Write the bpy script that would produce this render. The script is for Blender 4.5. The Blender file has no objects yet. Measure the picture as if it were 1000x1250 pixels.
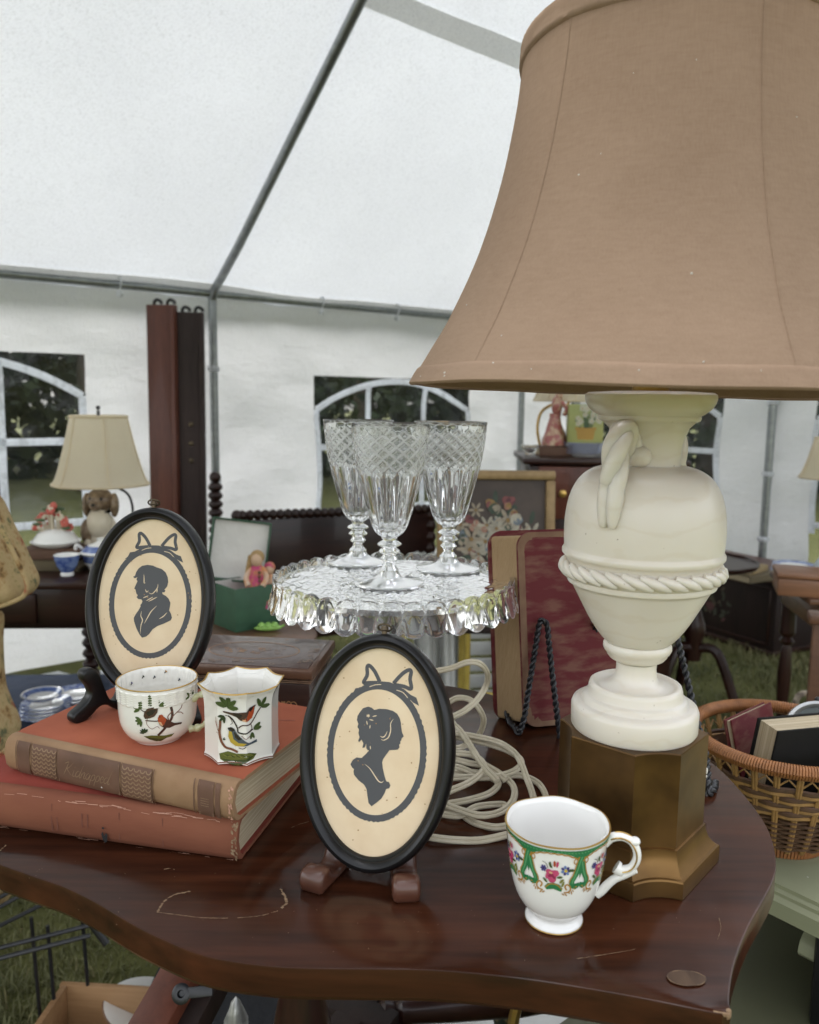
import bpy, bmesh, math, random
from math import sin, cos, pi, radians, sqrt, exp
from mathutils import Vector, Matrix, noise as mn
from mathutils.geometry import tessellate_polygon

sc = bpy.context.scene
col = sc.collection
rnd = random.Random(7)

# ------------------------------------------------------------------ camera
CAMZ, PITCH, ROLL = 1.15, radians(7.7), 0.013
FWD = Vector((0, cos(PITCH), -sin(PITCH)))
_u0 = Vector((0, sin(PITCH), cos(PITCH))); _r0 = Vector((1, 0, 0))
UP = _u0*cos(ROLL) - _r0*sin(ROLL); RT = _r0*cos(ROLL) + _u0*sin(ROLL)
CAM = Vector((0, 0, CAMZ))
cd = bpy.data.cameras.new('camera'); cam = bpy.data.objects.new('camera', cd); col.objects.link(cam)
B = -FWD
cam.matrix_world = Matrix(((RT.x, UP.x, B.x, 0), (RT.y, UP.y, B.y, 0), (RT.z, UP.z, B.z, CAMZ), (0, 0, 0, 1)))
cd.sensor_fit = 'HORIZONTAL'; cd.sensor_width = 36; cd.lens = 36
cd.clip_start = 0.02; cd.clip_end = 400
cd.dof.use_dof = True; cd.dof.focus_distance = 0.74; cd.dof.aperture_fstop = 11.0
sc.camera = cam

# ------------------------------------------------------------------ sky, sun, exposure
w = bpy.data.worlds.new('World'); sc.world = w; w.use_nodes = True
nt = w.node_tree; bg = nt.nodes['Background']
sky = nt.nodes.new('ShaderNodeTexSky'); sky.sky_type = 'NISHITA'; sky.sun_disc = False
SUN_EL, SUN_ROT = radians(52), radians(-36)
sky.sun_elevation = SUN_EL; sky.sun_rotation = SUN_ROT; sky.dust_density = 4.0; sky.air_density = 1.2
mixw = nt.nodes.new('ShaderNodeHueSaturation'); mixw.inputs['Saturation'].default_value = 0.22
nt.links.new(sky.outputs[0], mixw.inputs['Color']); nt.links.new(mixw.outputs[0], bg.inputs['Color'])
bg.inputs['Strength'].default_value = 0.15
sd = bpy.data.lights.new('sun', 'SUN'); so = bpy.data.objects.new('sun', sd); col.objects.link(so)
sd.energy = 0.8; sd.angle = radians(75); sd.color = (1, .975, .95)
sdir = Vector((sin(SUN_ROT)*cos(SUN_EL), cos(SUN_ROT)*cos(SUN_EL), sin(SUN_EL)))
so.rotation_euler = sdir.to_track_quat('Z', 'Y').to_euler()
sc.view_settings.view_transform = 'Standard'; sc.view_settings.look = 'None'
sc.view_settings.exposure = 1.95; sc.view_settings.gamma = 1.0
sc.view_settings.use_curve_mapping = False
sc.cycles.use_denoising = True
sc.cycles.max_bounces = 16; sc.cycles.transmission_bounces = 14; sc.cycles.diffuse_bounces = 6
sc.cycles.glossy_bounces = 6; sc.cycles.transparent_max_bounces = 12
sc.cycles.caustics_refractive = True; sc.cycles.sample_clamp_indirect = 6.0

GZ = -0.12        # ground level
T = 0.78          # top of the main table

def ray(x, y): return FWD + RT*((x-500)/1000) - UP*((y-625)/1000)
def onz(x, y, z):
    d = ray(x, y); return CAM + d*((z-CAMZ)/d.z)
def ony(x, y, Y):
    d = ray(x, y); return CAM + d*(Y/d.y)

# ------------------------------------------------------------------ object helpers
def thing(name, label, cat, loc=(0, 0, 0), rz=0, group=None):
    o = bpy.data.objects.new(name, None); col.objects.link(o)
    o.empty_display_size = .05
    o.location = loc; o.rotation_euler = (0, 0, rz); o['label'] = label; o['category'] = cat
    if group: o['group'] = group
    return o
def tag(o, label, cat, group=None):
    o['label'] = label; o['category'] = cat
    if group: o['group'] = group
    return o
def dup(root, loc=None, rz=None, label=None, scale=None):
    r = root.copy(); col.objects.link(r)
    if loc is not None: r.location = loc
    if rz is not None: r.rotation_euler = (0, 0, rz)
    if scale is not None: r.scale = (scale,)*3
    if label: r['label'] = label
    for ch in list(root.children):
        c = ch.copy(); col.objects.link(c); c.parent = r
        for g in list(ch.children):
            d = g.copy(); col.objects.link(d); d.parent = c
    return r

class MB:
    def __init__(s): s.v = []; s.f = []; s.m = []; s.M = Matrix(); s.mi = 0
    def add(s, vs, fs, mi=None):
        o = len(s.v); M = s.M
        s.v += [tuple(M @ Vector(p)) for p in vs]
        s.f += [tuple(i+o for i in f) for f in fs]
        if isinstance(mi, list): s.m += mi
        else: s.m += [s.mi if mi is None else mi]*len(fs)
        return s
    def box(s, c, size, rz=0, bev=0.0, R=None, seg=2, mi=None):
        bm = bmesh.new(); bmesh.ops.create_cube(bm, size=1)
        for v in bm.verts: v.co = Vector((v.co.x*size[0], v.co.y*size[1], v.co.z*size[2]))
        if bev: bmesh.ops.bevel(bm, geom=list(bm.edges), offset=min(bev, min(size)*.45), segments=seg, affect='EDGES', profile=.5)
        bm.verts.index_update()
        X = Matrix.Translation(Vector(c)) @ (R.to_4x4() if R else Matrix.Rotation(rz, 4, 'Z'))
        s.add([X @ v.co for v in bm.verts], [[v.index for v in f.verts] for f in bm.faces], mi)
        bm.free(); return s
    def lathe(s, prof, n=48, c=(0, 0, 0), fn=None, mi=None, caps=(False, False), mfn=None):
        vs = []; fs = []; ms = []
        for j, (r, z) in enumerate(prof):
            for i in range(n):
                a = 2*pi*i/n; rr = r; zz = z
                if fn: rr, zz = fn(a, r, z, j)
                vs.append((c[0]+rr*cos(a), c[1]+rr*sin(a), c[2]+zz))
        for j in range(len(prof)-1):
            for i in range(n):
                k = (i+1) % n
                fs.append((j*n+i, j*n+k, (j+1)*n+k, (j+1)*n+i))
                ms.append(mfn(2*pi*(i+.5)/n, j) if mfn else (s.mi if mi is None else mi))
        if caps[0]: fs.append(tuple(range(n))[::-1]); ms.append(s.mi if mi is None else mi)
        if caps[1]: fs.append(tuple((len(prof)-1)*n+i for i in range(n))); ms.append(s.mi if mi is None else mi)
        return s.add(vs, fs, ms)
    def turned(s, p0, p1, prof, n=16, mi=None):
        p0 = Vector(p0); p1 = Vector(p1); d = p1-p0
        q = d.to_track_quat('Z', 'Y').to_matrix().to_4x4()
        keep = s.M.copy(); s.M = keep @ Matrix.Translation(p0) @ q
        s.lathe([(r, t*d.length) for r, t in prof], n, mi=mi, caps=(True, True)); s.M = keep; return s
    def tube(s, pts, r, n=8, closed=False, mi=None, flat=1.0, upv=None):
        pts = [Vector(p) for p in pts]; m = len(pts); vs = []; fs = []
        prev = None
        for i, p in enumerate(pts):
            a = pts[(i-1) % m] if (closed or i > 0) else p
            b = pts[(i+1) % m] if (closed or i < m-1) else p
            t = (b-a).normalized()
            if prev is None:
                u = upv if upv else (Vector((0, 0, 1)) if abs(t.z) < .9 else Vector((1, 0, 0)))
            else: u = prev
            u = (u - t*u.dot(t)).normalized(); prev = u; w_ = t.cross(u)
            rr = r[i] if isinstance(r, (list, tuple)) else r
            for k in range(n):
                an = 2*pi*k/n; vs.append(p + (u*cos(an)*flat + w_*sin(an))*rr)
        for i in range(m if closed else m-1):
            j = (i+1) % m
            for k in range(n):
                l = (k+1) % n; fs.append((i*n+k, i*n+l, j*n+l, j*n+k))
        if not closed:
            fs.append(tuple(range(n))[::-1]); fs.append(tuple((m-1)*n+k for k in range(n)))
        return s.add(vs, fs, mi)
    def prism(s, poly, z0, z1, mi=None):
        n = len(poly); vs = [(x, y, z0) for x, y in poly]+[(x, y, z1) for x, y in poly]
        fs = [(i, (i+1) % n, (i+1) % n+n, i+n) for i in range(n)]
        t = tessellate_polygon([[Vector((x, y, 0)) for x, y in poly]])
        fs += [tuple(q[::-1]) for q in t]+[(a+n, b+n, c+n) for a, b, c in t]
        return s.add(vs, fs, mi)
    def ball(s, c, r, nu=12, nv=8, mi=None, fn=None):
        if not isinstance(r, (tuple, list)): r = (r, r, r)
        vs = []; fs = []
        for j in range(nv+1):
            ph = pi*j/nv
            for i in range(nu):
                a = 2*pi*i/nu; d = Vector((sin(ph)*cos(a), sin(ph)*sin(a), cos(ph)))
                k = fn(d) if fn else 1
                vs.append((c[0]+r[0]*d.x*k, c[1]+r[1]*d.y*k, c[2]+r[2]*d.z*k))
        for j in range(nv):
            for i in range(nu):
                k = (i+1) % nu; fs.append((j*nu+i, (j+1)*nu+i, (j+1)*nu+k, j*nu+k))
        return s.add(vs, fs, mi)
    def grid(s, nu, nv, fn, mi=None, mfn=None):
        vs = [fn(i/nu, j/nv) for j in range(nv+1) for i in range(nu+1)]
        fs = []; ms = []
        for j in range(nv):
            for i in range(nu):
                a = j*(nu+1)+i; fs.append((a, a+1, a+nu+2, a+nu+1))
                ms.append(mfn((i+.5)/nu, (j+.5)/nv) if mfn else (s.mi if mi is None else mi))
        return s.add(vs, fs, ms)
    def build(s, name, mats, parent=None, angle=40, smooth=True, weld=True):
        me = bpy.data.meshes.new(name); me.from_pydata(s.v, [], s.f)
        for m in (mats if isinstance(mats, (list, tuple)) else [mats]): me.materials.append(m)
        me.polygons.foreach_set('material_index', s.m)
        if weld:
            bm = bmesh.new(); bm.from_mesh(me)
            bmesh.ops.remove_doubles(bm, verts=bm.verts, dist=1e-6); bmesh.ops.dissolve_degenerate(bm, dist=1e-7, edges=bm.edges)
            bm.to_mesh(me); bm.free()
        if smooth:
            me.polygons.foreach_set('use_smooth', [True]*len(me.polygons)); me.set_sharp_from_angle(angle=radians(angle))
        me.update()
        o = bpy.data.objects.new(name, me); col.objects.link(o)
        if parent: o.parent = parent
        return o

def smooth_path(pts, k=8, closed=False):
    P = [Vector(p) for p in pts]; n = len(P); out = []
    for i in range(n if closed else n-1):
        p0 = P[(i-1) % n] if (closed or i) else P[0]; p1 = P[i]; p2 = P[(i+1) % n]
        p3 = P[(i+2) % n] if (closed or i < n-2) else P[-1]
        for j in range(k):
            t = j/k
            out.append(.5*((2*p1)+(p2-p0)*t+(2*p0-5*p1+4*p2-p3)*t*t+(3*p1-p0-3*p2+p3)*t**3))
    if not closed: out.append(P[-1])
    return out

# flat print laid on a surface: fmap(u, v, h) -> point
class Decal:
    def __init__(s, fmap, xf=lambda x, y: (x, y)): s.mb = MB(); s.fm = fmap; s.xf = xf; s.h = 0.0
    lim = None
    def tris(s, P, T3, mi):
        if not s.lim: s.mb.add([s.fm(q.x, q.y, s.h) for q in P], T3, mi); return
        P = [q.copy() for q in P]; work = list(T3)
        for _ in range(6):
            cache = {}; nxt = []; done = True
            def mid(a, b):
                k = (min(a, b), max(a, b))
                if k not in cache: P.append((P[a]+P[b])/2); cache[k] = len(P)-1
                return cache[k]
            for a, b, c in work:
                L = [(P[a]-P[b]).length > s.lim, (P[b]-P[c]).length > s.lim, (P[c]-P[a]).length > s.lim]
                if not any(L): nxt.append((a, b, c)); continue
                done = False; i = max(range(3), key=lambda k: ((P[a]-P[b]).length, (P[b]-P[c]).length, (P[c]-P[a]).length)[k])
                x, y, z = ((a, b, c), (b, c, a), (c, a, b))[i]
                m_ = mid(x, y); nxt += [(x, m_, z), (m_, y, z)]
            work = nxt
            if done: break
        s.mb.add([s.fm(q.x, q.y, s.h) for q in P], work, mi)
    def poly(s, pts, mi, dens=None, smooth=0):
        p = [Vector((*s.xf(*q), 0)) for q in pts]
        if smooth: p = smooth_path(p, smooth, True)
        t = tessellate_polygon([p]); s.h += 1.0
        s.tris(p, [tuple(x) for x in t], mi)
    def blob(s, x, y, rx, ry, mi, rot=0, n=10, jag=0):
        s.poly([(x+rx*cos(a)*cos(rot)*k-ry*sin(a)*sin(rot)*k, y+rx*cos(a)*sin(rot)*k+ry*sin(a)*cos(rot)*k)
                for a, k in ((2*pi*i/n, 1-jag*(i % 2)) for i in range(n))], mi)
    def stroke(s, pts, w, mi, smooth=4, closed=False, taper=False):
        p = [Vector((*s.xf(*q), 0)) for q in pts]
        if smooth: p = smooth_path(p, smooth, closed)
        n = len(p); vs = []; s.h += 1.0
        for i in range(n):
            a = p[(i-1) % n] if (closed or i) else p[i]; b = p[(i+1) % n] if (closed or i < n-1) else p[i]
            t = (b-a); t = t.normalized() if t.length else Vector((1, 0, 0)); nn = Vector((-t.y, t.x, 0))
            ww = w*.5*((sin(pi*min(1, max(0, i/(n-1))))*.85+.15) if taper else 1)
            vs += [s.fm(*(p[i]+nn*ww).xy, s.h), s.fm(*(p[i]-nn*ww).xy, s.h)]
        fs = [(2*i, 2*i+1, 2*((i+1) % n)+1, 2*((i+1) % n)) for i in range(n if closed else n-1)]
        s.mb.add(vs, fs, mi)
    def ring(s, cx, cy, rx, ry, w, mi, n=120, wave=0, k=0):
        s.h += 1.0; vs = []
        for i in range(n):
            a = 2*pi*i/n; e = w/2+wave*abs(sin(k*a))
            vs += [s.fm(cx+(rx+e)*cos(a), cy+(ry+e)*sin(a), s.h), s.fm(cx+(rx-w/2)*cos(a), cy+(ry-w/2)*sin(a), s.h)]
        s.mb.add(vs, [(2*i, 2*i+1, 2*((i+1) % n)+1, 2*((i+1) % n)) for i in range(n)], mi)
    def build(s, name, mats, parent): return s.mb.build(name, mats, parent, weld=False)

# ------------------------------------------------------------------ materials
def lin(c):
    return c/12.92 if c <= .04045 else ((c+.055)/1.055)**2.4
def hx(s, k=1.0):
    s = s.lstrip('#'); return tuple(min(1, lin(int(s[i:i+2], 16)/255)*k) for i in (0, 2, 4))
def base_mat(name):
    m = bpy.data.materials.new(name); m.use_nodes = True
    return m, m.node_tree, m.node_tree.nodes['Principled BSDF']
def N(nt_, t, **kw):
    n = nt_.nodes.new(t)
    for k, v in kw.items(): setattr(n, k, v)
    return n
def coords(nt_, scale=(1, 1, 1), kind='Object'):
    tc = N(nt_, 'ShaderNodeTexCoord'); mp = N(nt_, 'ShaderNodeMapping'); mp.inputs['Scale'].default_value = scale
    nt_.links.new(tc.outputs[kind], mp.inputs[0]); return mp.outputs[0]
def ramp(nt_, src, stops):
    r = N(nt_, 'ShaderNodeValToRGB'); e = r.color_ramp.elements
    while len(e) < len(stops): e.new(.5)
    for el, (p, c) in zip(e, stops): el.position = p; el.color = (*c, 1) if len(c) == 3 else c
    nt_.links.new(src, r.inputs[0]); return r.outputs[0]
def noise(nt_, vec, scale, detail=4, rough=.55):
    n = N(nt_, 'ShaderNodeTexNoise'); n.inputs['Scale'].default_value = scale
    n.inputs['Detail'].default_value = detail; n.inputs['Roughness'].default_value = rough
    nt_.links.new(vec, n.inputs['Vector']); return n.outputs['Fac']
def bump(nt_, bs, src, strength, dist=.001):
    b = N(nt_, 'ShaderNodeBump'); b.inputs['Strength'].default_value = strength; b.inputs['Distance'].default_value = dist
    nt_.links.new(src, b.inputs['Height']); nt_.links.new(b.outputs[0], bs.inputs['Normal']); return b
def pbr(name, c1, rough=.5, c2=None, nscale=8, stretch=(1, 1, 1), metal=0, spec=.5, coat=0, coat_rough=.1,
        bscale=None, bstr=.3, bdist=.001, bstretch=None, stops=(.3, .7), rvar=0, sss=0, sheen=0, emis=None):
    m, t, b = base_mat(name)
    b.inputs['Roughness'].default_value = rough; b.inputs['Metallic'].default_value = metal
    b.inputs['Specular IOR Level'].default_value = spec; b.inputs['Coat Weight'].default_value = coat
    b.inputs['Coat Roughness'].default_value = coat_rough
    v = coords(t, stretch)
    nz = noise(t, v, nscale)
    if c2 is None: c2 = tuple(x*.82 for x in c1)
    t.links.new(ramp(t, nz, [(stops[0], c2), (stops[1], c1)]), b.inputs['Base Color'])
    if rvar:
        mr = N(t, 'ShaderNodeMapRange'); mr.inputs['To Min'].default_value = max(0, rough-rvar); mr.inputs['To Max'].default_value = rough+rvar
        t.links.new(noise(t, v, nscale*2.3), mr.inputs['Value']); t.links.new(mr.outputs[0], b.inputs['Roughness'])
    if bscale:
        bump(t, b, noise(t, coords(t, bstretch or stretch), bscale, 3), bstr, bdist)
    if sss:
        b.inputs['Subsurface Weight'].default_value = sss; b.inputs['Subsurface Radius'].default_value = (.01, .008, .006)
        b.inputs['Subsurface Scale'].default_value = 1.0
    if sheen: b.inputs['Sheen Weight'].default_value = sheen
    return m
def wood(name, dark, light, axis='X', scale=14, rough=.35, coat=0.0, fine=120, coat_rough=.08, bstr=.15, spec=.5):
    m, t, b = base_mat(name)
    st = {'X': (.09, 1, 1), 'Y': (1, .09, 1), 'Z': (1, 1, .09)}[axis]
    v = coords(t, st)
    a = noise(t, v, scale, 6, .6); f = noise(t, v, fine, 3, .6)
    mx = N(t, 'ShaderNodeMath', operation='MULTIPLY_ADD'); mx.inputs[1].default_value = .45
    t.links.new(f, mx.inputs[0]); 
    sub = N(t, 'ShaderNodeMath', operation='ADD'); sub.inputs[1].default_value = -.22
    t.links.new(a, sub.inputs[0]); t.links.new(sub.outputs[0], mx.inputs[2])
    t.links.new(ramp(t, mx.outputs[0], [(.3, dark), (.52, tuple((x+y)/2 for x, y in zip(dark, light))), (.75, light)]), b.inputs['Base Color'])
    b.inputs['Roughness'].default_value = rough; b.inputs['Coat Weight'].default_value = coat; b.inputs['Coat Roughness'].default_value = coat_rough
    b.inputs['Specular IOR Level'].default_value = spec
    bump(t, b, f, bstr, .0004); return m
def glass(name, rough=0.0, tint=(1, 1, 1), ior=1.5):
    m, t, b = base_mat(name)
    b.inputs['Transmission Weight'].default_value = 1; b.inputs['Roughness'].default_value = rough
    b.inputs['IOR'].default_value = ior; b.inputs['Base Color'].default_value = (*tint, 1); return m

def tent_fabric(name, c1, c2, trans=.5, weave=260, dark=.80):
    m, t, b = base_mat(name); t.nodes.remove(b); out = t.nodes['Material Output']
    v = coords(t)
    cr = ramp(t, noise(t, v, 1.3, 5), [(.3, c2), (.7, c1)])
    d = N(t, 'ShaderNodeBsdfDiffuse'); tr = N(t, 'ShaderNodeBsdfTranslucent'); mx = N(t, 'ShaderNodeMixShader')
    gl = N(t, 'ShaderNodeBsdfGlossy'); gl.inputs['Roughness'].default_value = .45; gl.inputs['Color'].default_value = (.8, .8, .8, 1)
    mx2 = N(t, 'ShaderNodeMixShader'); mx2.inputs[0].default_value = .05
    mx.inputs[0].default_value = trans
    # threads and creases
    hx1 = noise(t, coords(t, (.06, 1, 1)), weave, 2); hx2 = noise(t, coords(t, (1, 1, .06)), weave, 2)
    ad = N(t, 'ShaderNodeMath', operation='ADD'); t.links.new(hx1, ad.inputs[0]); t.links.new(hx2, ad.inputs[1])
    wr = noise(t, coords(t, (1, 1, 2.0)), 2.2, 5, .55)
    ad2 = N(t, 'ShaderNodeMath', operation='MULTIPLY_ADD'); ad2.inputs[1].default_value = 9
    t.links.new(wr, ad2.inputs[0]); t.links.new(ad.outputs[0], ad2.inputs[2])
    bp = N(t, 'ShaderNodeBump'); bp.inputs['Strength'].default_value = .8; bp.inputs['Distance'].default_value = .006
    t.links.new(ad2.outputs[0], bp.inputs['Height'])
    # thread density changes how much light passes
    dn = ramp(t, ad.outputs[0], [(.75, (dark,)*3), (1.2, (1, 1, 1))])
    mul = N(t, 'ShaderNodeMix', data_type='RGBA', blend_type='MULTIPLY'); mul.inputs[0].default_value = 1
    t.links.new(cr, mul.inputs[6]); t.links.new(dn, mul.inputs[7])
    for s_ in (d, tr): t.links.new(mul.outputs[2], s_.inputs['Color']); t.links.new(bp.outputs[0], s_.inputs['Normal'])
    t.links.new(d.outputs[0], mx.inputs[1]); t.links.new(tr.outputs[0], mx.inputs[2])
    t.links.new(mx.outputs[0], mx2.inputs[1]); t.links.new(gl.outputs[0], mx2.inputs[2])
    t.links.new(mx2.outputs[0], out.inputs[0]); return m
def vinyl(name):
    m, t, b = base_mat(name); t.nodes.remove(b); out = t.nodes['Material Output']
    tp = N(t, 'ShaderNodeBsdfTransparent'); tp.inputs['Color'].default_value = (.68, .71, .73, 1)
    gl = N(t, 'ShaderNodeBsdfGlossy'); gl.inputs['Roughness'].default_value = .08
    df = N(t, 'ShaderNodeBsdfDiffuse'); df.inputs['Color'].default_value = (.6, .62, .62, 1)
    fr = N(t, 'ShaderNodeFresnel'); fr.inputs['IOR'].default_value = 1.4
    bp = N(t, 'ShaderNodeBump'); bp.inputs['Strength'].default_value = .6; bp.inputs['Distance'].default_value = .02
    t.links.new(noise(t, coords(t, (1, 1, 1)), 5, 4), bp.inputs['Height'])
    t.links.new(bp.outputs[0], gl.inputs['Normal']); t.links.new(bp.outputs[0], fr.inputs['Normal'])
    m1 = N(t, 'ShaderNodeMixShader'); t.links.new(ramp(t, noise(t, coords(t, (1.2, 1.2, .5)), 3.2, 4, .6), [(.45, (.02,)*3), (.60, (.055,)*3), (.66, (.025,)*3)]), m1.inputs[0])  # pale diffuse noise streaks painted in as glare on the plastic
    t.links.new(tp.outputs[0], m1.inputs[1]); t.links.new(df.outputs[0], m1.inputs[2])
    m2 = N(t, 'ShaderNodeMixShader'); t.links.new(fr.outputs[0], m2.inputs[0])
    t.links.new(m1.outputs[0], m2.inputs[1]); t.links.new(gl.outputs[0], m2.inputs[2])
    t.links.new(m2.outputs[0], out.inputs[0]); return m

MA = {}
MA['roof'] = tent_fabric('tent_roof_cloth', (.85, .885, .925), (.78, .812, .85), .205, 240, dark=.82)
MA['wall'] = tent_fabric('tent_wall_cloth', (.83, .845, .86), (.74, .755, .77), .275, dark=.93)
MA['strip'] = tent_fabric('tent_seam_cloth', (.84, .84, .81), (.78, .78, .75), .5)
MA['vinyl'] = vinyl('window_vinyl')
MA['tape'] = tent_fabric('white_tape', (.88, .90, .93), (.84, .86, .89), .5, 60)
MA['steel'] = pbr('galvanised_steel', (.36, .38, .39), .32, (.26, .28, .29), 30, metal=.85)
MA['grass'] = pbr('grass_blade', (.20, .19, .085), .6, (.105, .115, .048), 3, spec=.3)
MA['grassdry'] = pbr('grass_dry', (.22, .19, .08), .7)
MA['soil'] = pbr('lawn_ground', (.13, .13, .048), .95, (.075, .08, .03), 5, bscale=40, bstr=.5, bdist=.02, spec=.1)
MA['leaf'] = pbr('leaf', (.042, .058, .026), .6, (.016, .026, .013), .9, spec=.25)
MA['bark'] = pbr('bark', (.10, .075, .055), .9, (.05, .04, .03), 12)
MA['table'] = wood('mahogany_varnish', (.012, .0038, .0020), (.074, .0225, .0095), 'X', 9, .34, .62, 90, .08, spec=.03)
_t = MA['table'].node_tree; _b = _t.nodes['Principled BSDF']; _b.inputs['Coat IOR'].default_value = 1.45
_m = N(_t, 'ShaderNodeMapRange'); _m.inputs['From Min'].default_value = .35; _m.inputs['From Max'].default_value = .7; _m.inputs['To Min'].default_value = .09; _m.inputs['To Max'].default_value = .24
_t.links.new(noise(_t, coords(_t, (1, .6, 1)), 16, 6, .65), _m.inputs['Value']); _t.links.new(_m.outputs[0], _b.inputs['Coat Roughness'])
_cb = N(_t, 'ShaderNodeBump'); _cb.inputs['Strength'].default_value = .12; _cb.inputs['Distance'].default_value = .001
_t.links.new(noise(_t, coords(_t, (.4, 1.5, 1)), 30, 3), _cb.inputs['Height']); _t.links.new(_cb.outputs[0], _b.inputs['Coat Normal'])
MA['mahog'] = wood('dark_mahogany', (.011, .0042, .0034), (.038, .0125, .008), 'X', 10, .36, .2, spec=.3)
MA['mahogz'] = wood('dark_mahogany_upright', (.011, .0042, .0034), (.038, .0125, .008), 'Z', 10, .36, .2, spec=.3)
MA['redwood'] = wood('red_mahogany', (.065, .019, .011), (.145, .045, .026), 'Z', 7, .42, .15, spec=.3)
MA['oldwood'] = wood('rough_dark_wood', (.010, .006, .005), (.028, .015, .012), 'Z', 10, .6, spec=.25)
MA['pine'] = wood('pale_drawer_wood', (.26, .14, .06), (.42, .25, .12), 'X', 9, .55)
MA['brownwood'] = wood('brown_wood', (.07, .032, .016), (.17, .08, .042), 'X', 9, .45, .15)
MA['footwood'] = wood('stand_wood', (.045, .016, .009), (.10, .036, .020), 'X', 12, .38, .3)
MA['black'] = pbr('black_lacquer', (.006, .006, .0065), .36, (.004, .004, .0045), 20, spec=.35, coat=.1, bscale=60, bstr=.05)
MA['iron'] = pbr('black_iron', (.010, .011, .013), .34, (.02, .02, .022), 60, metal=.1)
MA['paper'] = pbr('aged_card', (.74, .60, .41), .75, (.64, .48, .30), 22, stops=(.25, .6), bscale=300, bstr=.1, bdist=.0002)
MA['cutout'] = pbr('grey_cut_paper', (.075, .077, .082), .6)
MA['porc'] = pbr('white_porcelain', (.83, .82, .79), .12, (.81, .80, .77), 6, coat=.5, coat_rough=.03)
MA['porc2'] = pbr('warm_porcelain', (.80, .78, .72), .12, (.78, .76, .70), 6, coat=.5, coat_rough=.03)
MA['gold'] = pbr('worn_gilt', (.62, .42, .14), .3, (.45, .27, .07), 40, metal=.8)
def alabaster():
    m = pbr('alabaster', (.78, .735, .655), .30, (.70, .645, .555), 6, sss=.3, coat=.15, coat_rough=.25, bscale=45, bstr=.06, bdist=.002)
    t = m.node_tree; b = t.nodes['Principled BSDF']; src = b.inputs['Base Color'].links[0].from_socket
    w_ = N(t, 'ShaderNodeTexWave'); w_.wave_type = 'BANDS'; w_.bands_direction = 'Z'; w_.inputs['Scale'].default_value = 9; w_.inputs['Distortion'].default_value = 9; w_.inputs['Detail'].default_value = 4; w_.inputs['Detail Scale'].default_value = 1.6
    t.links.new(coords(t, (1, 1, 1.6)), w_.inputs['Vector'])
    k = ramp(t, w_.outputs['Fac'], [(.0, (.965, .95, .925)), (.14, (1, 1, 1)), (1, (1, 1, 1))])
    pit = ramp(t, noise(t, coords(t), 260, 1), [(.19, (.55, .50, .44)), (.23, (1, 1, 1))])
    for q in (k, pit):
        mm = N(t, 'ShaderNodeMix', data_type='RGBA', blend_type='MULTIPLY'); mm.inputs[0].default_value = 1; t.links.new(src, mm.inputs[6]); t.links.new(q, mm.inputs[7]); src = mm.outputs[2]
    t.links.new(src, b.inputs['Base Color']); return m
MA['alab'] = alabaster()
MA['brass'] = pbr('antiqued_brass', (.205, .112, .036), .38, (.075, .039, .013), 11, stops=(.36, .66), metal=.75, rvar=.1, bscale=90, bstr=.08)
MA['shade'] = None
MA['cord'] = pbr('cream_cord', (.62, .56, .43), .45, (.52, .46, .33), 60)
def crystal(name, rough=0.0, white=.06, ior=1.52, col=(.9, .92, .92)):
    m = glass(name, rough, (.99, .995, .99), ior); t = m.node_tree; b = t.nodes['Principled BSDF']; out = t.nodes['Material Output']
    d = N(t, 'ShaderNodeBsdfDiffuse'); tr = N(t, 'ShaderNodeBsdfTranslucent'); a = N(t, 'ShaderNodeMixShader'); x = N(t, 'ShaderNodeMixShader')
    for q in (d, tr): q.inputs['Color'].default_value = (*col, 1)
    a.inputs[0].default_value = .5; x.inputs[0].default_value = white  # white share paints in crystal sparkle; on cut grooves also their frosting
    t.links.new(d.outputs[0], a.inputs[1]); t.links.new(tr.outputs[0], a.inputs[2]); t.links.new(b.outputs[0], x.inputs[1]); t.links.new(a.outputs[0], x.inputs[2])
    t.links.new(x.outputs[0], out.inputs[0]); return m
MA['clear'] = crystal('clear_crystal', 0.0, .012, 1.45)
MA['stemglass'] = crystal('stem_crystal', 0.0, .09, 1.45)
MA['frost'] = crystal('cut_crystal', .22, .58, 1.5, (.95, .96, .96))
MA['frost2'] = crystal('hatched_crystal', .08, .06, 1.5)
MA['press'] = crystal('pressed_glass', .02, .03, 1.36)
# ================================================================== GROUND
def struct(o): o['kind'] = 'structure'; return o
g = MB()
def gz(x, y): return GZ + .012*mn.noise(Vector((x*.9, y*.9, 0))) if abs(x) < 8 and y < 12 else GZ
g.grid(60, 60, lambda a, b: (-6+12*a, -3+12*b, gz(-6+12*a, -3+12*b)))
g.add([(-90, -60, GZ-.03), (90, -60, GZ-.03), (90, 110, GZ-.03), (-90, 110, GZ-.03)], [(0, 1, 2, 3)])
struct(g.build('lawn', MA['soil']))

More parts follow.
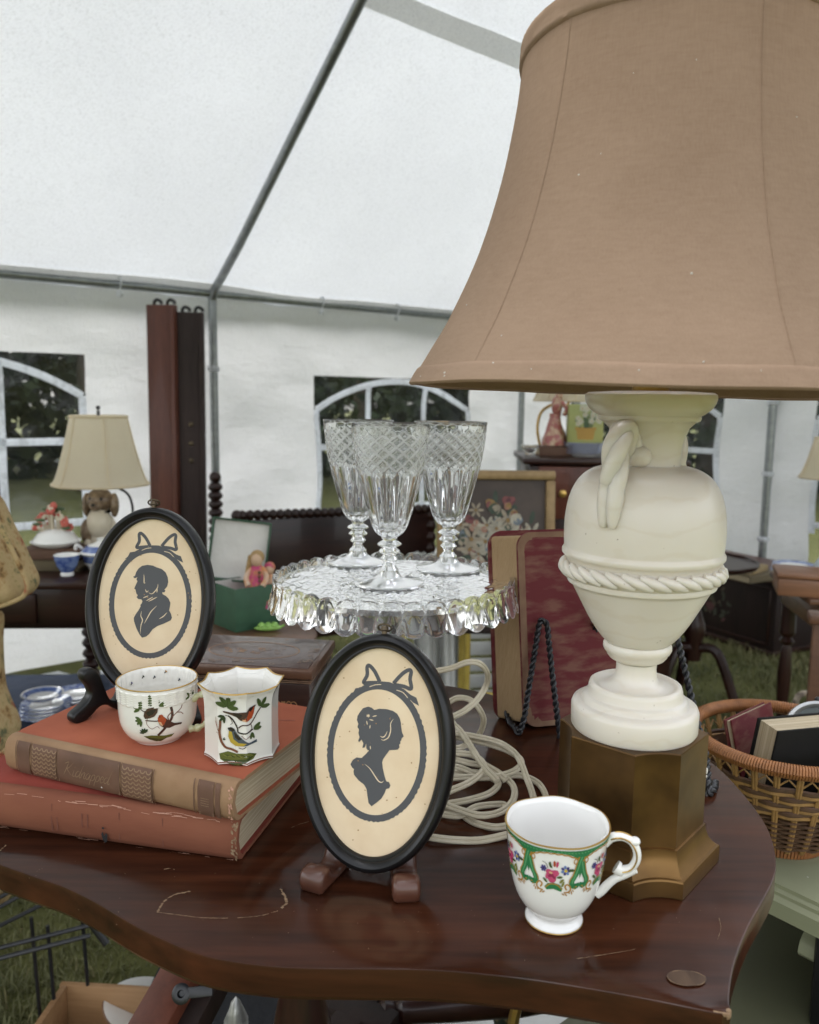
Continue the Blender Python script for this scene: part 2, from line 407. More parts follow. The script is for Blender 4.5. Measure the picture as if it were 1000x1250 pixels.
def blades(regions):
    V = []; F = []; Mi = []
    for (x0, x1, y0, y1, n, hh, ww) in regions:
        for _ in range(n):
            x = rnd.uniform(x0, x1); y = rnd.uniform(y0, y1)
            if x < -.95 and y > 2.75: continue
            k = mn.noise(Vector((x*3, y*3, 1.3)))
            if rnd.random() > .75+k*.8: continue
            a = rnd.uniform(0, 2*pi); h = hh*rnd.uniform(.4, 1.25)*(1+.6*k); w_ = ww*rnd.uniform(.6, 1.2); ln = rnd.uniform(.15, .95)*h
            dx, dy = cos(a), sin(a); px, py = -dy*w_, dx*w_; z = gz(x, y)-.004; o = len(V)
            V += [(x-px, y-py, z), (x+px, y+py, z), (x+dx*ln*.45+px*.7, y+dy*ln*.45+py*.7, z+h*.65),
                  (x+dx*ln*.45-px*.7, y+dy*ln*.45-py*.7, z+h*.65), (x+dx*ln, y+dy*ln, z+h*.85)]
            F += [(o, o+1, o+2, o+3), (o+3, o+2, o+4)]; m_ = 1 if rnd.random() < .07 else 0; Mi += [m_, m_]
    me = bpy.data.meshes.new('grass'); me.from_pydata(V, [], F); me.materials.append(MA['grass']); me.materials.append(MA['grassdry'])
    me.polygons.foreach_set('material_index', Mi)
    o = bpy.data.objects.new('grass', me); col.objects.link(o); o['kind'] = 'stuff'; return o
blades([(-1.6, .05, 1.15, 2.7, 34000, .042, .0022), (.3, 2.4, 2.6, 4.6, 20000, .04, .0028), (-2.6, .2, 2.6, 4.6, 9000, .04, .0035)])

# ================================================================== TREES BEYOND THE TENT
def leafcloud(mb, n, c, r, size, rg, clump=9):
    cl = [(rg.uniform(-1, 1), rg.uniform(-1, 1), rg.uniform(-1, 1)) for _ in range(clump)]
    for _ in range(n):
        q = cl[rg.randrange(clump)]; d = Vector((rg.gauss(0, 1), rg.gauss(0, 1), rg.gauss(0, 1))).normalized()*(.30+.30*rg.random())
        p = Vector(q)*.62 + d
        p = Vector((c[0]+p.x*r[0], c[1]+p.y*r[1], c[2]+p.z*r[2]))
        u = Vector((rg.gauss(0, 1), rg.gauss(0, 1), rg.gauss(0, 1))).normalized()
        v = u.cross(Vector((rg.gauss(0, 1), rg.gauss(0, 1), rg.gauss(0, 1)))).normalized(); s = size*rg.uniform(.5, 1.4)
        mb.add([p-u*s, p+v*s*.5, p+u*s, p-v*s*.5], [(0, 1, 2, 3)])
def make_tree(seed, label, loc, h, rx):
    rg = random.Random(seed)
    t = thing('tree', label, 'tree', loc)
    m = MB(); m.tube([(0, 0, 0), (.05, 0, h*.3), (-.04, .05, h*.6), (0, 0, h*.85)], [.16, .12, .08, .03], 10)
    for k in range(6):
        a = k*1.1; z = h*(.3+.07*k); m.tube([(0, 0, z), (cos(a)*rx*.4, sin(a)*rx*.4, z+.3), (cos(a)*rx*.7, sin(a)*rx*.7, z+.45)], [.06, .04, .015], 6)
    m.build('trunk', MA['bark'], t)
    c = MB(); leafcloud(c, 3600, (0, 0, h*.55), (rx, rx, h*.48), .085, rg, 16); c.build('crown', MA['leaf'], t, smooth=False, weld=False)
    return t
tA = make_tree(3, 'broad dark tree behind the arched window at far left', (-6.6, 9.6, GZ), 5.8, 1.5)
tB = make_tree(5, 'dark leafy tree behind the arched window above the goblets', (-.7, 11.6, GZ), 6.2, 1.6)
for src, loc, rz, sc_, lab in [(tA, (-4.4, 11.2, GZ), 1.2, 1.1, 'tree just right of the pale lamp, seen dark through left window'),
        (tB, (-9.6, 11.8, GZ), 2.2, 1.15, 'tree standing farthest left through the left window'),
        (tA, (1.6, 12.8, GZ), 2.9, 1.1, 'dark tree right of centre through the window above the goblets'),
        (tB, (4.4, 12.2, GZ), .6, 1.05, 'tree seen behind the neck of the alabaster lamp'),
        (tA, (7.6, 10.8, GZ), 4.0, 1.0, 'tree seen through the window at the right edge')]:
    dup(src, loc, rz, lab, sc_)
wb = MB(); rg = random.Random(11)
for k in range(26):
    a = -1.25+k*.1; R_ = rg.uniform(13, 17)
    leafcloud(wb, 800, (sin(a)*R_, cos(a)*R_, 2.2), (1.8, 1.5, 3.2), .21, rg, 10); leafcloud(wb, 900, (sin(a+.05)*(R_+3), cos(a+.05)*(R_+3), 4.4), (2.3, 1.6, 3.6), .26, rg, 12)
for o in (wb.build('distant_wood', MA['leaf'], smooth=False, weld=False),): o['kind'] = 'stuff'
for o in list(col.objects):
    if o.name.split('.')[0] == 'tree': o['group'] = 'trees beyond the tent'

# ================================================================== TENT
P1 = Vector((-1.0, 4.2, 0)); D1 = Vector((.7915, .6112, 0)); N1 = Vector((.6112, -.7915, 0)); KC = P1+D1*2.75
EAVE, SL, RIDGE = 1.67, .71, 1.65
tent = thing('party_tent', 'white party tent with steel frame and arched vinyl windows', 'tent', (0, 0, 0))
def wdisp(u, z, s):
    v = Vector((u*1.1+s*9, z*1.5, s)); a = mn.noise(v)*.05 + mn.noise(v*2.7+Vector((4, 1, 0)))*.022
    a += .020*mn.noise(Vector((u*2.6-z*3.2, z*1.0+u*.7, s*3))) + .012*mn.noise(Vector((u*7+z*3, z*5-u*2, s)))
    return a
def w1p(u, z, off=0): return P1 + D1*u + N1*(-.05-off+wdisp(u, z, 0)) + Vector((0, 0, z))
def w2p(u, z, off=0): return KC + N1*u + D1*(.05+off-wdisp(u, z, 2)) + Vector((0, 0, z))
def wall_mesh(fn, u0, u1, ztop, holes, step=.05, skirt=lambda u: .12):
    us = sorted(set([u0, u1]+[h[0] for h in holes]+[h[1] for h in holes])); m = MB()
    zs_all = sorted(set([GZ, EAVE]+[h[2] for h in holes]+[h[3] for h in holes]))
    for a, b in zip(us, us[1:]):
        for c, d in zip(zs_all, zs_all[1:]):
            if any(h[0] <= a and b <= h[1] and h[2] <= c and d <= h[3] for h in holes): continue
            m.grid(max(1, int((b-a)/step)), max(1, int((d-c)/step)), lambda p, q: fn(a+(b-a)*p, c+(d-c)*q))
    if ztop:
        m.grid(40, 16, lambda p, q: fn(u0+(u1-u0)*p, EAVE+(ztop(u0+(u1-u0)*p)-EAVE)*q))
    # skirt lying on the grass
    m.grid(int((u1-u0)/.06), 4, lambda p, q: fn(u0+(u1-u0)*p, GZ+.003+.05*abs(mn.noise(Vector((p*30, q*4, 2))))*q, -skirt(u0+(u1-u0)*p)*q))
    return m
WIN1 = [(-1.76, -.62, .30, 1.345), (.62, 1.78, .22, 1.285)]
WIN2 = [(.12, 1.12, .22, 1.27), (1.69, 2.85, .22, 1.27)]
def roofz(r): return EAVE + .02 + SL*(r if r < RIDGE else 2*RIDGE-r)
wall_mesh(w1p, -4.2, 2.75, None, WIN1, skirt=lambda u: .10+.65*max(0, min(1, (-.1-u)/.5))).build('side_wall', MA['wall'], tent)
wall_mesh(w2p, 0.0, 3.25, lambda s: roofz(s)-.02, WIN2).build('gable_wall', MA['wall'], tent)
def window(fn, h):
    u0, u1, z0, z1 = h; c = (u0+u1)/2; W = (u1-u0)/2
    pane = MB().grid(26, 26, lambda p, q: fn(u0+(u1-u0)*p, z0+(z1-z0)*q, .002)).build('window', MA['vinyl'], tent)
    def bar(path, wd=.034):
        m = MB(); vs = []; n = len(path)
        for i, (a, b) in enumerate(path):
            p, q = path[max(0, i-1)], path[min(n-1, i+1)]; t = Vector((q[0]-p[0], q[1]-p[1])).normalized(); nx, nz = -t.y*wd/2, t.x*wd/2
            for off in (-.004, .0005):
                vs += [fn(a+nx, b+nz, off), fn(a-nx, b-nz, off)]
        fs = []
        for i in range(n-1):
            a, b = 4*i, 4*i+4
            fs += [(a, a+1, b+1, b), (a+2, b+2, b+3, a+3), (a, b, b+2, a+2), (a+1, a+3, b+3, b+1)]
        m.add(vs, fs); m.build('window_bar', MA['tape'], pane)
    zs = z1-.19; wi = W-.015
    arch = [(c+wi*cos(a), zs+(z1-.02-zs)*sin(a)**2) for a in [pi*i/30 for i in range(31)]]
    seg = lambda a, b, n=14: [(a[0]+(b[0]-a[0])*i/n, a[1]+(b[1]-a[1])*i/n) for i in range(n+1)]
    bar(arch)
    zb = max(z0+.06, z1-.78); zarch = lambda du: zs+(z1-.02-zs)*max(0, 1-(du/wi)**2)
    for sgn in (-1, 1):
        bar(seg((c+sgn*wi, zs), (c+sgn*wi, zb-.05)))
        bar(seg((c+sgn*W*.36, zarch(W*.36)-.01), (c+sgn*W*.36, zb)))
    bar(seg((c-wi, z1-.40), (c+wi, z1-.40))); bar(seg((c-wi, zb), (c+wi, zb)))
for h in WIN1: window(w1p, h)
for h in WIN2: window(w2p, h)
# roof
def rp(u, r, off=0):
    sag = .035*sin(pi*((u % 2.2)/2.2))*sin(pi*min(1, r/RIDGE)) if r < RIDGE else 0
    d = .009*mn.noise(Vector((u*.7+r*.4, r*8, 1)))+.026*mn.noise(Vector((u*1.0, r*1.6, 7)))+.009*mn.noise(Vector((u*2.3+r*1.2, r*4, 3)))
    return P1 + D1*u + N1*r + Vector((0, 0, roofz(r)-sag+d+off))
m = MB(); m.grid(110, 36, lambda p, q: rp(-4.2+7.05*p, -.12+(RIDGE+.12)*q)); m.grid(60, 24, lambda p, q: rp(-4.2+7.05*p, RIDGE+(RIDGE+.05)*q))
m.build('roof', MA['roof'], tent)
m = MB(); m.grid(100, 2, lambda p, q: rp(-4.2+6.95*p, .0+.055*q, -.012-.01*q)+Vector((0, 0, 0))).build('eave_flap', MA['strip'], tent)
m = MB(); m.grid(80, 1, lambda p, q: rp(-.0+2.7*p, 1.27+.075*q, -.012)).build('roof_seam', MA['strip'], tent)
def pole(p0, p1, r=.021, name='pole', parent=tent): return MB().tube([p0, p1], r, 14).build(name, MA['steel'], parent)
def tie(p, r=.03, h=.03):
    m = MB(); m.lathe([(r*.8, -h/2), (r, -h/4), (r, h/4), (r*.8, h/2)], 14, p); m.build('tie_band', MA['tape'], tent)
for u in (-4.1, -2.2, 0, 2.2):
    b = P1+D1*u; pole(b+Vector((0, 0, GZ)), b+Vector((0, 0, EAVE-.02)))
    ra = [b+N1*r+Vector((0, 0, z)) for r, z in [(0, EAVE-.09), (0.0, EAVE-.03), (.03, EAVE+.02), (.10, EAVE+.06)]]+[b+N1*r+Vector((0, 0, roofz(r)-.045)) for r in (.3, .8, 1.2, 1.45, RIDGE)]
    MB().tube(ra, .021, 14).build('rafter', MA['steel'], tent)
    rb = [b+N1*r+Vector((0, 0, roofz(r)-.045)) for r in (RIDGE, 2.2, 2.8, 3.25)]
    MB().tube(rb, .021, 12).build('rafter', MA['steel'], tent)
for z in (1.30, .73): tie(P1+Vector((0, 0, z)))
pole(P1+D1*-4.2+Vector((0, 0, EAVE-.0)), KC+Vector((0, 0, EAVE-.0)), .020, 'eave_rail')
pole(KC+Vector((0, 0, GZ)), KC+Vector((0, 0, EAVE-.03)))
pole(P1+D1*-4.2+N1*RIDGE+Vector((0, 0, roofz(RIDGE)-.07)), KC+N1*RIDGE+Vector((0, 0, roofz(RIDGE)-.07)), .021, 'ridge_rail')
b = KC+N1*1.46; pole(b+Vector((0, 0, GZ)), b+Vector((0, 0, roofz(1.46)-.05)), .023)
for z in (1.17, .76, .38): tie(b+Vector((0, 0, z)), .034, .03)
for u in (-.47, .62, 1.13, 1.6):
    p = P1+D1*u+N1*.03+Vector((0, 0, EAVE))
    m = MB(); m.ball(p+Vector((0, 0, -.045)), .016, 12, 8); m.ball(p+Vector((0, 0, .03)), .013, 10, 6)
    m.tube([p+N1*.02+Vector((0, 0, .03)), p+N1*.024, p+Vector((0, 0, -.03))], .004, 6); m.build('bungee_ball', MA['tape'], tent)
# ================================================================== MAIN TABLE
tbl = thing('table', 'serpentine dark mahogany table with scratched glossy top in the foreground', 'table', (0, 0, 0))
OUT = [(-.3223, .608), (-.2893, .5928), (-.2578, .5783), (-.2254, .5585), (-.1937, .5363), (-.1653, .5191), (-.1394, .5061), (-.1158, .4992),
       (-.0824, .4942), (-.0499, .4933), (-.015, .4935), (.0201, .493), (.0568, .4891), (.0927, .4829), (.1386, .4727), (.1765, .4621), (.1960, .4570)]
OUT2 = [(.2030, .4610), (.2053, .4696), (.215, .4905), (.2258, .5098), (.2466, .5416), (.2706, .5732), (.2894, .5991), (.3022, .6224), (.3134, .6524),
        (.3212, .6851), (.3244, .7209), (.3246, .765), (.3215, .8037), (.311, .850), (.288, .900), (.250, .945), (.195, .975), (.121, .9985),
        (.102, 1.0114), (.0547, 1.0371), (.0, 1.052), (-.06, 1.056), (-.13, 1.05), (-.20, 1.03), (-.27, 1.0), (-.33, .96), (-.375, .91), (-.405, .86),
        (-.414, .815), (-.412, .765), (-.400, .715), (-.375, .662), (-.350, .628)]
def sm2(p, k): return [(q.x, q.y) for q in smooth_path([(*a, 0) for a in p], k)]
outline = sm2(OUT, 5) + sm2(OUT2+[OUT[0]], 5)[:-1]
def inset(poly, d):
    n = len(poly); out = []
    for i in range(n):
        a, b = poly[i-1], poly[(i+1) % n]; t = Vector((b[0]-a[0], b[1]-a[1])).normalized()
        out.append((poly[i][0]-t.y*d, poly[i][1]+t.x*d))
    return out
mb = MB(); n = len(outline)
rings = [(.0016, 0), (.0005, -.0004), (0, -.0016), (.0004, -.012), (0, -.021), (.002, -.0245), (.006, -.026)]
vs = []; fs = []
for d, z in rings: vs += [(x, y, T+z) for x, y in inset(outline, d)]
for j in range(len(rings)-1):
    for i in range(n):
        k = (i+1) % n; fs.append((j*n+i, (j+1)*n+i, (j+1)*n+k, j*n+k))
mb.add(vs, fs)
tp = tessellate_polygon([[Vector((x, y, 0)) for x, y in inset(outline, .0016)]])
mb.add([(x, y, T) for x, y in inset(outline, .0016)], [tuple(t) for t in tp])
mb.add([(x, y, T-.026) for x, y in inset(outline, .006)], [tuple(t[::-1]) for t in tp])
mb.build('tabletop', MA['table'], tbl, 30)
m = MB(); m.lathe([(.0, -.78), (.034, -.78), (.036, -.5), (.022, -.46), (.028, -.38), (.033, -.30), (.022, -.24), (.02, -.2), (.029, -.16), (.033, -.12), (.022, -.09), (.026, -.06), (.04, -.04)], 32, (-.107, .79, T))
m.build('column', MA['mahogz'], tbl)
for k in range(4):
    a = radians(45+90*k); c = Vector((-.107, .79, 0)); d = Vector((cos(a), sin(a), 0))
    MB().tube(smooth_path([c+d*.03+Vector((0, 0, .10)), c+d*.12+Vector((0, 0, .09)), c+d*.22+Vector((0, 0, .0)), c+d*.33+Vector((0, 0, GZ+.03))], 5), .022, 10).build('leg', MA['mahog'], tbl)
MB().box((-.075, .79, T-.045), (.30, .24, .035), 0, .004).build('underframe', MA['mahog'], tbl)
# scratches, chips and the round plug: marks of wear on the top
MA['scratch'] = pbr('bare_wood_scratch', (.30, .205, .12), .8, (.16, .09, .045), 400)
MA['plug'] = pbr('bare_wood_plug', (.105, .062, .034), .6, (.045, .022, .011), 90, stretch=(1, .3, 1))
sd_ = Decal(lambda u, v, h: (u, v, T+.00012+h*.000006))
def P2(x, y): q = onz(x, y, T); return (q.x, q.y)
def worn(pts, w0, mi=0, k=6):
    pts = smooth_path([(*P2(*p), 0) for p in pts], k)
    for a, b in zip(pts, pts[1:]):
        if rnd.random() < .85:
            w_ = w0*rnd.uniform(.35, 1.5); sd_.stroke([(a.x, a.y), ((a.x+b.x)/2+rnd.uniform(-1, 1)*w0*.5, (a.y+b.y)/2+rnd.uniform(-1, 1)*w0*.5), (b.x+(b.x-a.x)*.15, b.y+(b.y-a.y)*.15)], w_, mi, smooth=0)
worn([(232, 1088), (212, 1093), (200, 1101), (194, 1110), (192, 1114)], .0012)
worn([(192, 1114), (215, 1117), (250, 1121), (290, 1121), (320, 1118), (338, 1113)], .0005)
worn([(338, 1113), (346, 1107), (350, 1101), (347, 1094), (343, 1086)], .0016)
worn([(200, 1062), (208, 1061), (214, 1063)], .0007); worn([(700, 1172), (740, 1166), (775, 1160)], .0003); worn([(356, 1011), (366, 1007), (377, 1004)], .0003)
worn([(876, 1148), (880, 1135), (878, 1122)], .0003); worn([(0, 1040), (4, 1036), (7, 1033)], .0010)
for _ in range(80):
    x = rnd.uniform(20, 880); y = rnd.uniform(1050, 1195); q = P2(x, y)
    if q[1] > .5: sd_.blob(q[0], q[1], rnd.uniform(.00012, .00045), rnd.uniform(.0001, .0003), 0, rnd.random()*3, 6)
q = P2(838, 1196); sd_.poly([(q[0]+.0126*cos(a)*(1+.02*sin(3*a+1)+rnd.uniform(-.012, .012)), q[1]+.0074*sin(a)*(1+.02*cos(3*a)+rnd.uniform(-.015, .015))) for a in [2*pi*k/40 for k in range(40)]], 1)
for a0_, a1_ in ((.1, 1.2), (1.6, 2.3), (2.9, 4.6), (5.0, 5.9)): sd_.stroke([(q[0]+.0124*cos(a0_+(a1_-a0_)*k/9)*(1+rnd.uniform(-.02, .02)), q[1]+.0072*sin(a0_+(a1_-a0_)*k/9)) for k in range(10)], .0005, 0, 3, taper=True)
sd_.build('scratch', [MA['scratch'], MA['plug']], tbl)['kind'] = 'stuff'
m = MB(); m.box((.2010, .4608, T-.0030), (.0042, .0030, .0065), .5, .0012); m.box((.1960, .4585, T-.0012), (.010, .0016, .0026), -.25, .0006)
m.build('chip', MA['scratch'], tbl)

# ================================================================== BOOKS UNDER THE BIRD CUPS
MA['pages'] = pbr('page_edges', (.50, .42, .29), .9, (.33, .26, .16), 130, stretch=(.05, .05, 6), bscale=500, bstr=.5, bdist=.0004, stops=(.35, .6))
MA['pagesv'] = pbr('page_edges_upright', (.40, .275, .145), .9, (.29, .185, .09), 130, stretch=(3, 16, .04), bscale=400, bstr=.5, bdist=.0006, stops=(.3, .7))
MA['clothO'] = pbr('orange_book_cloth', (.40, .118, .062), .8, (.30, .082, .045), 14, bscale=900, bstr=.35, bdist=.0003, bstretch=(.2, 1, 1), spec=.2)
MA['clothR'] = pbr('red_book_cloth', (.27, .052, .036), .8, (.20, .042, .030), 12, bscale=900, bstr=.35, bdist=.0003, bstretch=(.2, 1, 1), spec=.2)
MA['clothSp'] = pbr('faded_spine_cloth', (.25, .098, .055), .85, (.17, .058, .034), 16, spec=.2, stretch=(.4, 1, 1), bscale=900, bstr=.4, bdist=.0003, bstretch=(.2, 1, 1))
MA['tan'] = pbr('tan_spine_cloth', (.33, .205, .11), .8, (.24, .135, .068), 22, bscale=900, bstr=.4, bdist=.0003)
MA['brownband'] = pbr('brown_spine_band', (.15, .075, .045), .7, (.10, .05, .03), 30, bscale=700, bstr=.3, bdist=.0002)
MA['ink'] = pbr('black_ink', (.02, .018, .018), .8)
def book(label, loc, rz, L, d, t, mats, worn_ends=False, name='book', group=None):
    o = thing(name, label, 'book', loc, rz, group)
    bl = .006
    sec = [(d, t), (.016, t), (.0125, t-.0010), (.009, t-.0002), (.004, t), (.0005, t-.0018), (-.003, t*.8), (-.0045, t*.5), (-.003, t*.2), (.0005, .0018), (.004, 0),
           (.009, .0002), (.0125, .0010), (.016, 0), (d, 0), (d, .0032), (.006, .0032), (.002, .006), (-.001, t*.5), (.002, t-.006), (.006, t-.0032), (d, t-.0032)]
    ns = len(sec); xs = [-L, -L+.0015, -.0015, 0]; vs = []
    for i, x in enumerate(xs):
        for (y, z) in sec:
            k = .0006 if i in (0, 3) else 0
            vs.append((x, y-(k if y > d-.001 else 0), z-(k if z > t/2 else -k)*(1 if .001 < z < t else 1)))
    fs = []; mi = []
    for i in range(3):
        for j in range(ns):
            k = (j+1) % ns; fs.append((i*ns+j, i*ns+k, (i+1)*ns+k, (i+1)*ns+j)); mi.append(1 if 3 <= j <= 9 else 0)
    tt = tessellate_polygon([[Vector((y, z, 0)) for y, z in sec]])
    fs += [tuple(a) for a in tt]+[tuple(x+3*ns for x in a[::-1]) for a in tt]; mi += [1]*2*len(tt)
    m = MB(); m.add(vs, fs, mi); m.build('cover', mats, o, 35)
    m = MB(); m.box((-L/2, (d-.004+.003)/2, t/2), (L-.009, d-.010, t-.0066)); m.build('pages', MA['pages'], o)
    def spine(u, v, h):   # u along the spine from the left end, v up
        v = min(max(v, .0012), t-.0012); k = (v/t-.5)*2
        y = -.0045+.0049*k**4*.9+.0003*(abs(k) > .9)
        return (-L+u, y-.00012-h*.000012, v)
    return o, spine
b1, sp1 = book('thick red cloth book with worn faded spine, bottom of the pair', (-.1331, .6160, T+.0002), radians(-12.5), .262, .185, .0372, [MA['clothR'], MA['clothSp']], group='old books under the bird cups')
L1 = .262
dc = Decal(sp1)
for f_ in (.085, .36, .60, .75): dc.stroke([(L1*f_, .006), (L1*f_, .031)], .0006, 1, 0)
for cx_, cy_ in ((.36, .014), (.47, .020)):
    for dx in (0, .02): dc.stroke([(L1*(cx_+dx), cy_-.006), (L1*(cx_+dx), cy_+.006)], .0009, 1, 0)
for k in range(60):
    u = rnd.uniform(.02, .98)*L1; v = rnd.choice([rnd.gauss(.0348, .0006), rnd.gauss(.0345, .0008), rnd.gauss(.0025, .0006)]); dc.stroke([(u, v), (u+rnd.uniform(.002, .012), v+rnd.uniform(-.0006, .0006))], rnd.uniform(.0002, .0005), 2, 0)
for k in range(30): dc.blob(L1-rnd.uniform(0, .004), rnd.uniform(.002, .035), rnd.uniform(.0004, .0014), rnd.uniform(.0006, .002), 3, rnd.random(), 7)
dc.poly([(L1*.545, .002), (L1*.556, .004), (L1*.562, .011), (L1*.556, .0125), (L1*.55, .0095), (L1*.545, .0135), (L1*.54, .011), (L1*.542, .006)], 0)
dc.blob(L1*.547, .0165, .0012, .001, 0)
MA['fade'] = pbr('rubbed_cloth', (.50, .27, .19), .85); MA['darkstamp'] = pbr('dull_stamping', (.16, .055, .035), .8)
dc.build('spine_wear', [MA['ink'], MA['darkstamp'], MA['fade'], MA['scratch']], b1)['kind'] = 'stuff'

b2, sp2 = book('coral cloth book with tan and brown banded spine, upper of the pair', (-.1338, .6085, T+.0378), radians(-21.5), .238, .165, .0332, [MA['clothO'], MA['tan']], group='old books under the bird cups')
L2, t2 = .238, .0332
dc = Decal(sp2)
def band(a, b, mi, pad=.0018): dc.h += 1; n_ = 12; h = dc.h; dc.mb.add([sp2(L2*f_, pad+(t2-2*pad)*j/n_, h) for j in range(n_+1) for f_ in (a, b)], [(2*j, 2*j+1, 2*j+3, 2*j+2) for j in range(n_)], mi)
for a, b in ((.055, .058), (.062, .122), (.128, .131), (.253, .535), (.540, .543), (.677, .680), (.845, .849), (.862, .925), (.931, .950)): band(a, b, 0)
for (a, b) in ((.134, .250), (.546, .674)):
    band(a, b, 0)
    nc = 5
    for c_ in range(nc):
        u0 = L2*(a+(b-a)*(c_+.5)/nc); w_ = L2*(b-a)/nc*.42
        for r_ in range(7):
            v = .004+.0262*(r_+.2)/7
            dc.stroke([(u0-w_, v+.0022), (u0-w_*.6, v+.0006), (u0, v), (u0+w_*.6, v+.0006), (u0+w_, v+.0022)], .0009, 1, 3)
    for f_ in (a+.002, b-.002): dc.stroke([(L2*f_, .003), (L2*f_, .030)], .0005, 1, 0)
for f_ in (.258, .530, .868, .92): dc.stroke([(L2*f_, .003), (L2*f_, .030)], .0004, 1, 0)
# title in script: Kidnapped
LET = {'K': [[(0, 1), (-.1, .5), (-.25, 0)], [(.45, 1.05), (.1, .6), (-.05, .5), (.2, .25), (.5, 0)], [(-.35, .85), (-.1, 1.0), (.05, 1.02)]], 'i': [[(0, .5), (-.05, .1), (.05, 0), (.2, .12)], [(.02, .72), (.04, .75)]],
       'd': [[(.3, .42), (.1, .48), (-.05, .25), (0, .03), (.15, .05), (.3, .3), (.5, 1.05)], [(.4, .6), (.3, .1), (.38, 0), (.5, .1)]],
       'n': [[(0, .5), (-.06, 0)], [(-.03, .2), (.15, .48), (.25, .42), (.2, .1), (.28, 0), (.4, .12)]], 'a': [[(.3, .42), (.1, .48), (-.05, .25), (0, .03), (.15, .05), (.3, .4), (.25, .08), (.32, 0), (.45, .12)]],
       'p': [[(.06, .5), (-.12, -.45)], [(0, .2), (.12, .46), (.28, .42), (.27, .15), (.12, 0), (0, .08)]], 'e': [[(0, .22), (.2, .3), (.2, .45), (.06, .46), (-.03, .2), (.05, 0), (.2, .03), (.32, .15)]]}
adv = {'K': .62, 'i': .26, 'd': .5, 'n': .44, 'a': .44, 'p': .42, 'e': .36}
x0 = L2*.300
for ch in 'Kidnapped':
    for st in LET[ch]: dc.stroke([(x0+(x+.28*y)*.0118, .0115+y*.0118) for x, y in st], .0005, 1, 4, taper=True)
    x0 += adv[ch]*.0118
for k in range(4): dc.stroke([(L2*.878, .012+.002*k), (L2*.910, .012+.002*k)], .0004, 1, 0)
for k in range(26): dc.blob(L2-rnd.uniform(0, .003), rnd.uniform(.002, .031), rnd.uniform(.0003, .001), rnd.uniform(.0005, .0016), 2, rnd.random(), 7)
dc.blob(L2*.46, .0075, .0006, .0008, 3, .6, 6)
MA['tanlt'] = pbr('tan_stamping', (.30, .19, .11), .7)
dc.build('spine_bands', [MA['brownband'], MA['tanlt'], MA['fade'], MA['porc']], b2)['kind'] = 'stuff'
# pale dent line across the cover
dc = Decal(lambda u, v, h: (u, v, t2+.00015)); MA['dent'] = pbr('rubbed_cover_line', (.25, .085, .06), .85)
dc.stroke([(-.175, .10), (-.12, .085), (-.06, .115), (-.02, .13)], .0012, 0, 5); dc.stroke([(-.20, .105), (-.16, .112), (-.12, .125)], .0008, 0, 5)
dc.build('cover_crease', MA['dent'], b2)

# ================================================================== OVAL SILHOUETTE FRAMES
MA['dullbrass'] = pbr('dull_brass', (.16, .12, .07), .4, (.06, .045, .03), 60, metal=.7)
RX, RY, IX, IY = .0625, .0918, .0505, .0800
def oval_frame(label, base, yaw, tilt, shapes, loops):
    f = Vector((sin(yaw), -cos(yaw), 0)); r = Vector((cos(yaw), sin(yaw), 0)); up = Vector((0, 0, 1))
    ax = up*cos(tilt)-f*sin(tilt); nn = f*cos(tilt)+up*sin(tilt)
    o = thing('oval_portrait_frame', label, 'framed silhouette', group='oval framed silhouettes')
    o.matrix_world = Matrix(((r.x, ax.x, nn.x, base[0]), (r.y, ax.y, nn.y, base[1]), (r.z, ax.z, nn.z, base[2]), (0, 0, 0, 1)))
    prof = [(-.06, -.004), (0, -.003), (0, .0005), (.10, .0018), (.20, .0018), (.26, .0032), (.40, .0052), (.58, .0064), (.76, .0058), (.90, .0036), (1, -.001), (1, -.008), (.9, -.0095), (.3, -.0095)]
    n_ = 128; vs = []; fs = []
    for (t_, h) in prof:
        for i in range(n_):
            a = 2*pi*i/n_; vs.append(((IX+(RX-IX)*t_)*cos(a), RY+(IY+(RY-IY)*t_)*sin(a), h))
    for j in range(len(prof)-1):
        for i in range(n_):
            k = (i+1) % n_; fs.append((j*n_+i, j*n_+k, (j+1)*n_+k, (j+1)*n_+i))
    MB().add(vs, fs).build('frame', MA['black'], o, 45)
    m = MB(); m.add([((IX+.0008)*cos(2*pi*i/96), RY+(IY+.0008)*sin(2*pi*i/96), -.0026) for i in range(96)], [tuple(range(96))]); m.build('backing_card', MA['paper'], o)
    m = MB(); m.add([((RX-.004)*cos(2*pi*i/64), RY+(RY-.004)*sin(2*pi*i/64), -.0092) for i in range(64)], [tuple(range(64))[::-1]]); m.build('back_board', MA['oldwood'], o)
    m = MB(); m.turned((0, 2*RY-.002, -.002), (0, 2*RY+.006, -.002), [(.0022, 0), (.0022, .5), (.0034, .6), (.0026, 1)], 12)
    m.tube([(.0056*cos(a), 2*RY+.0045+.0052*sin(a)*.55, -.002+.002*sin(a)) for a in [2*pi*k/24 for k in range(24)]], .0008, 6, True); m.build('hanger', MA['dullbrass'], o)
    d = Decal(lambda u, v, h: (u, v+RY, -.00245+h*.000004)); d.ring(0, -.0005, .0375, .0505, .0046, 0, 140, .0009, 38)
    shapes(d); d.build('silhouette', [MA['cutout'], MA['paper']], o)
    sp = Decal(lambda u, v, h: (u, v+RY, -.0022+h*.000004)); rg = random.Random(len(label))
    for _ in range(34):
        a = rg.uniform(0, 2*pi); q = sqrt(rg.random())*.95; k = rg.uniform(.0002, .0007); sp.blob(IX*q*cos(a), IY*q*sin(a), k, k*.8, 0, 0, 7)
    sp.build('foxing', MA['fox'], o)['kind'] = 'stuff'
    return o
MA['fox'] = pbr('foxing_stain', (.36, .21, .10), .8)
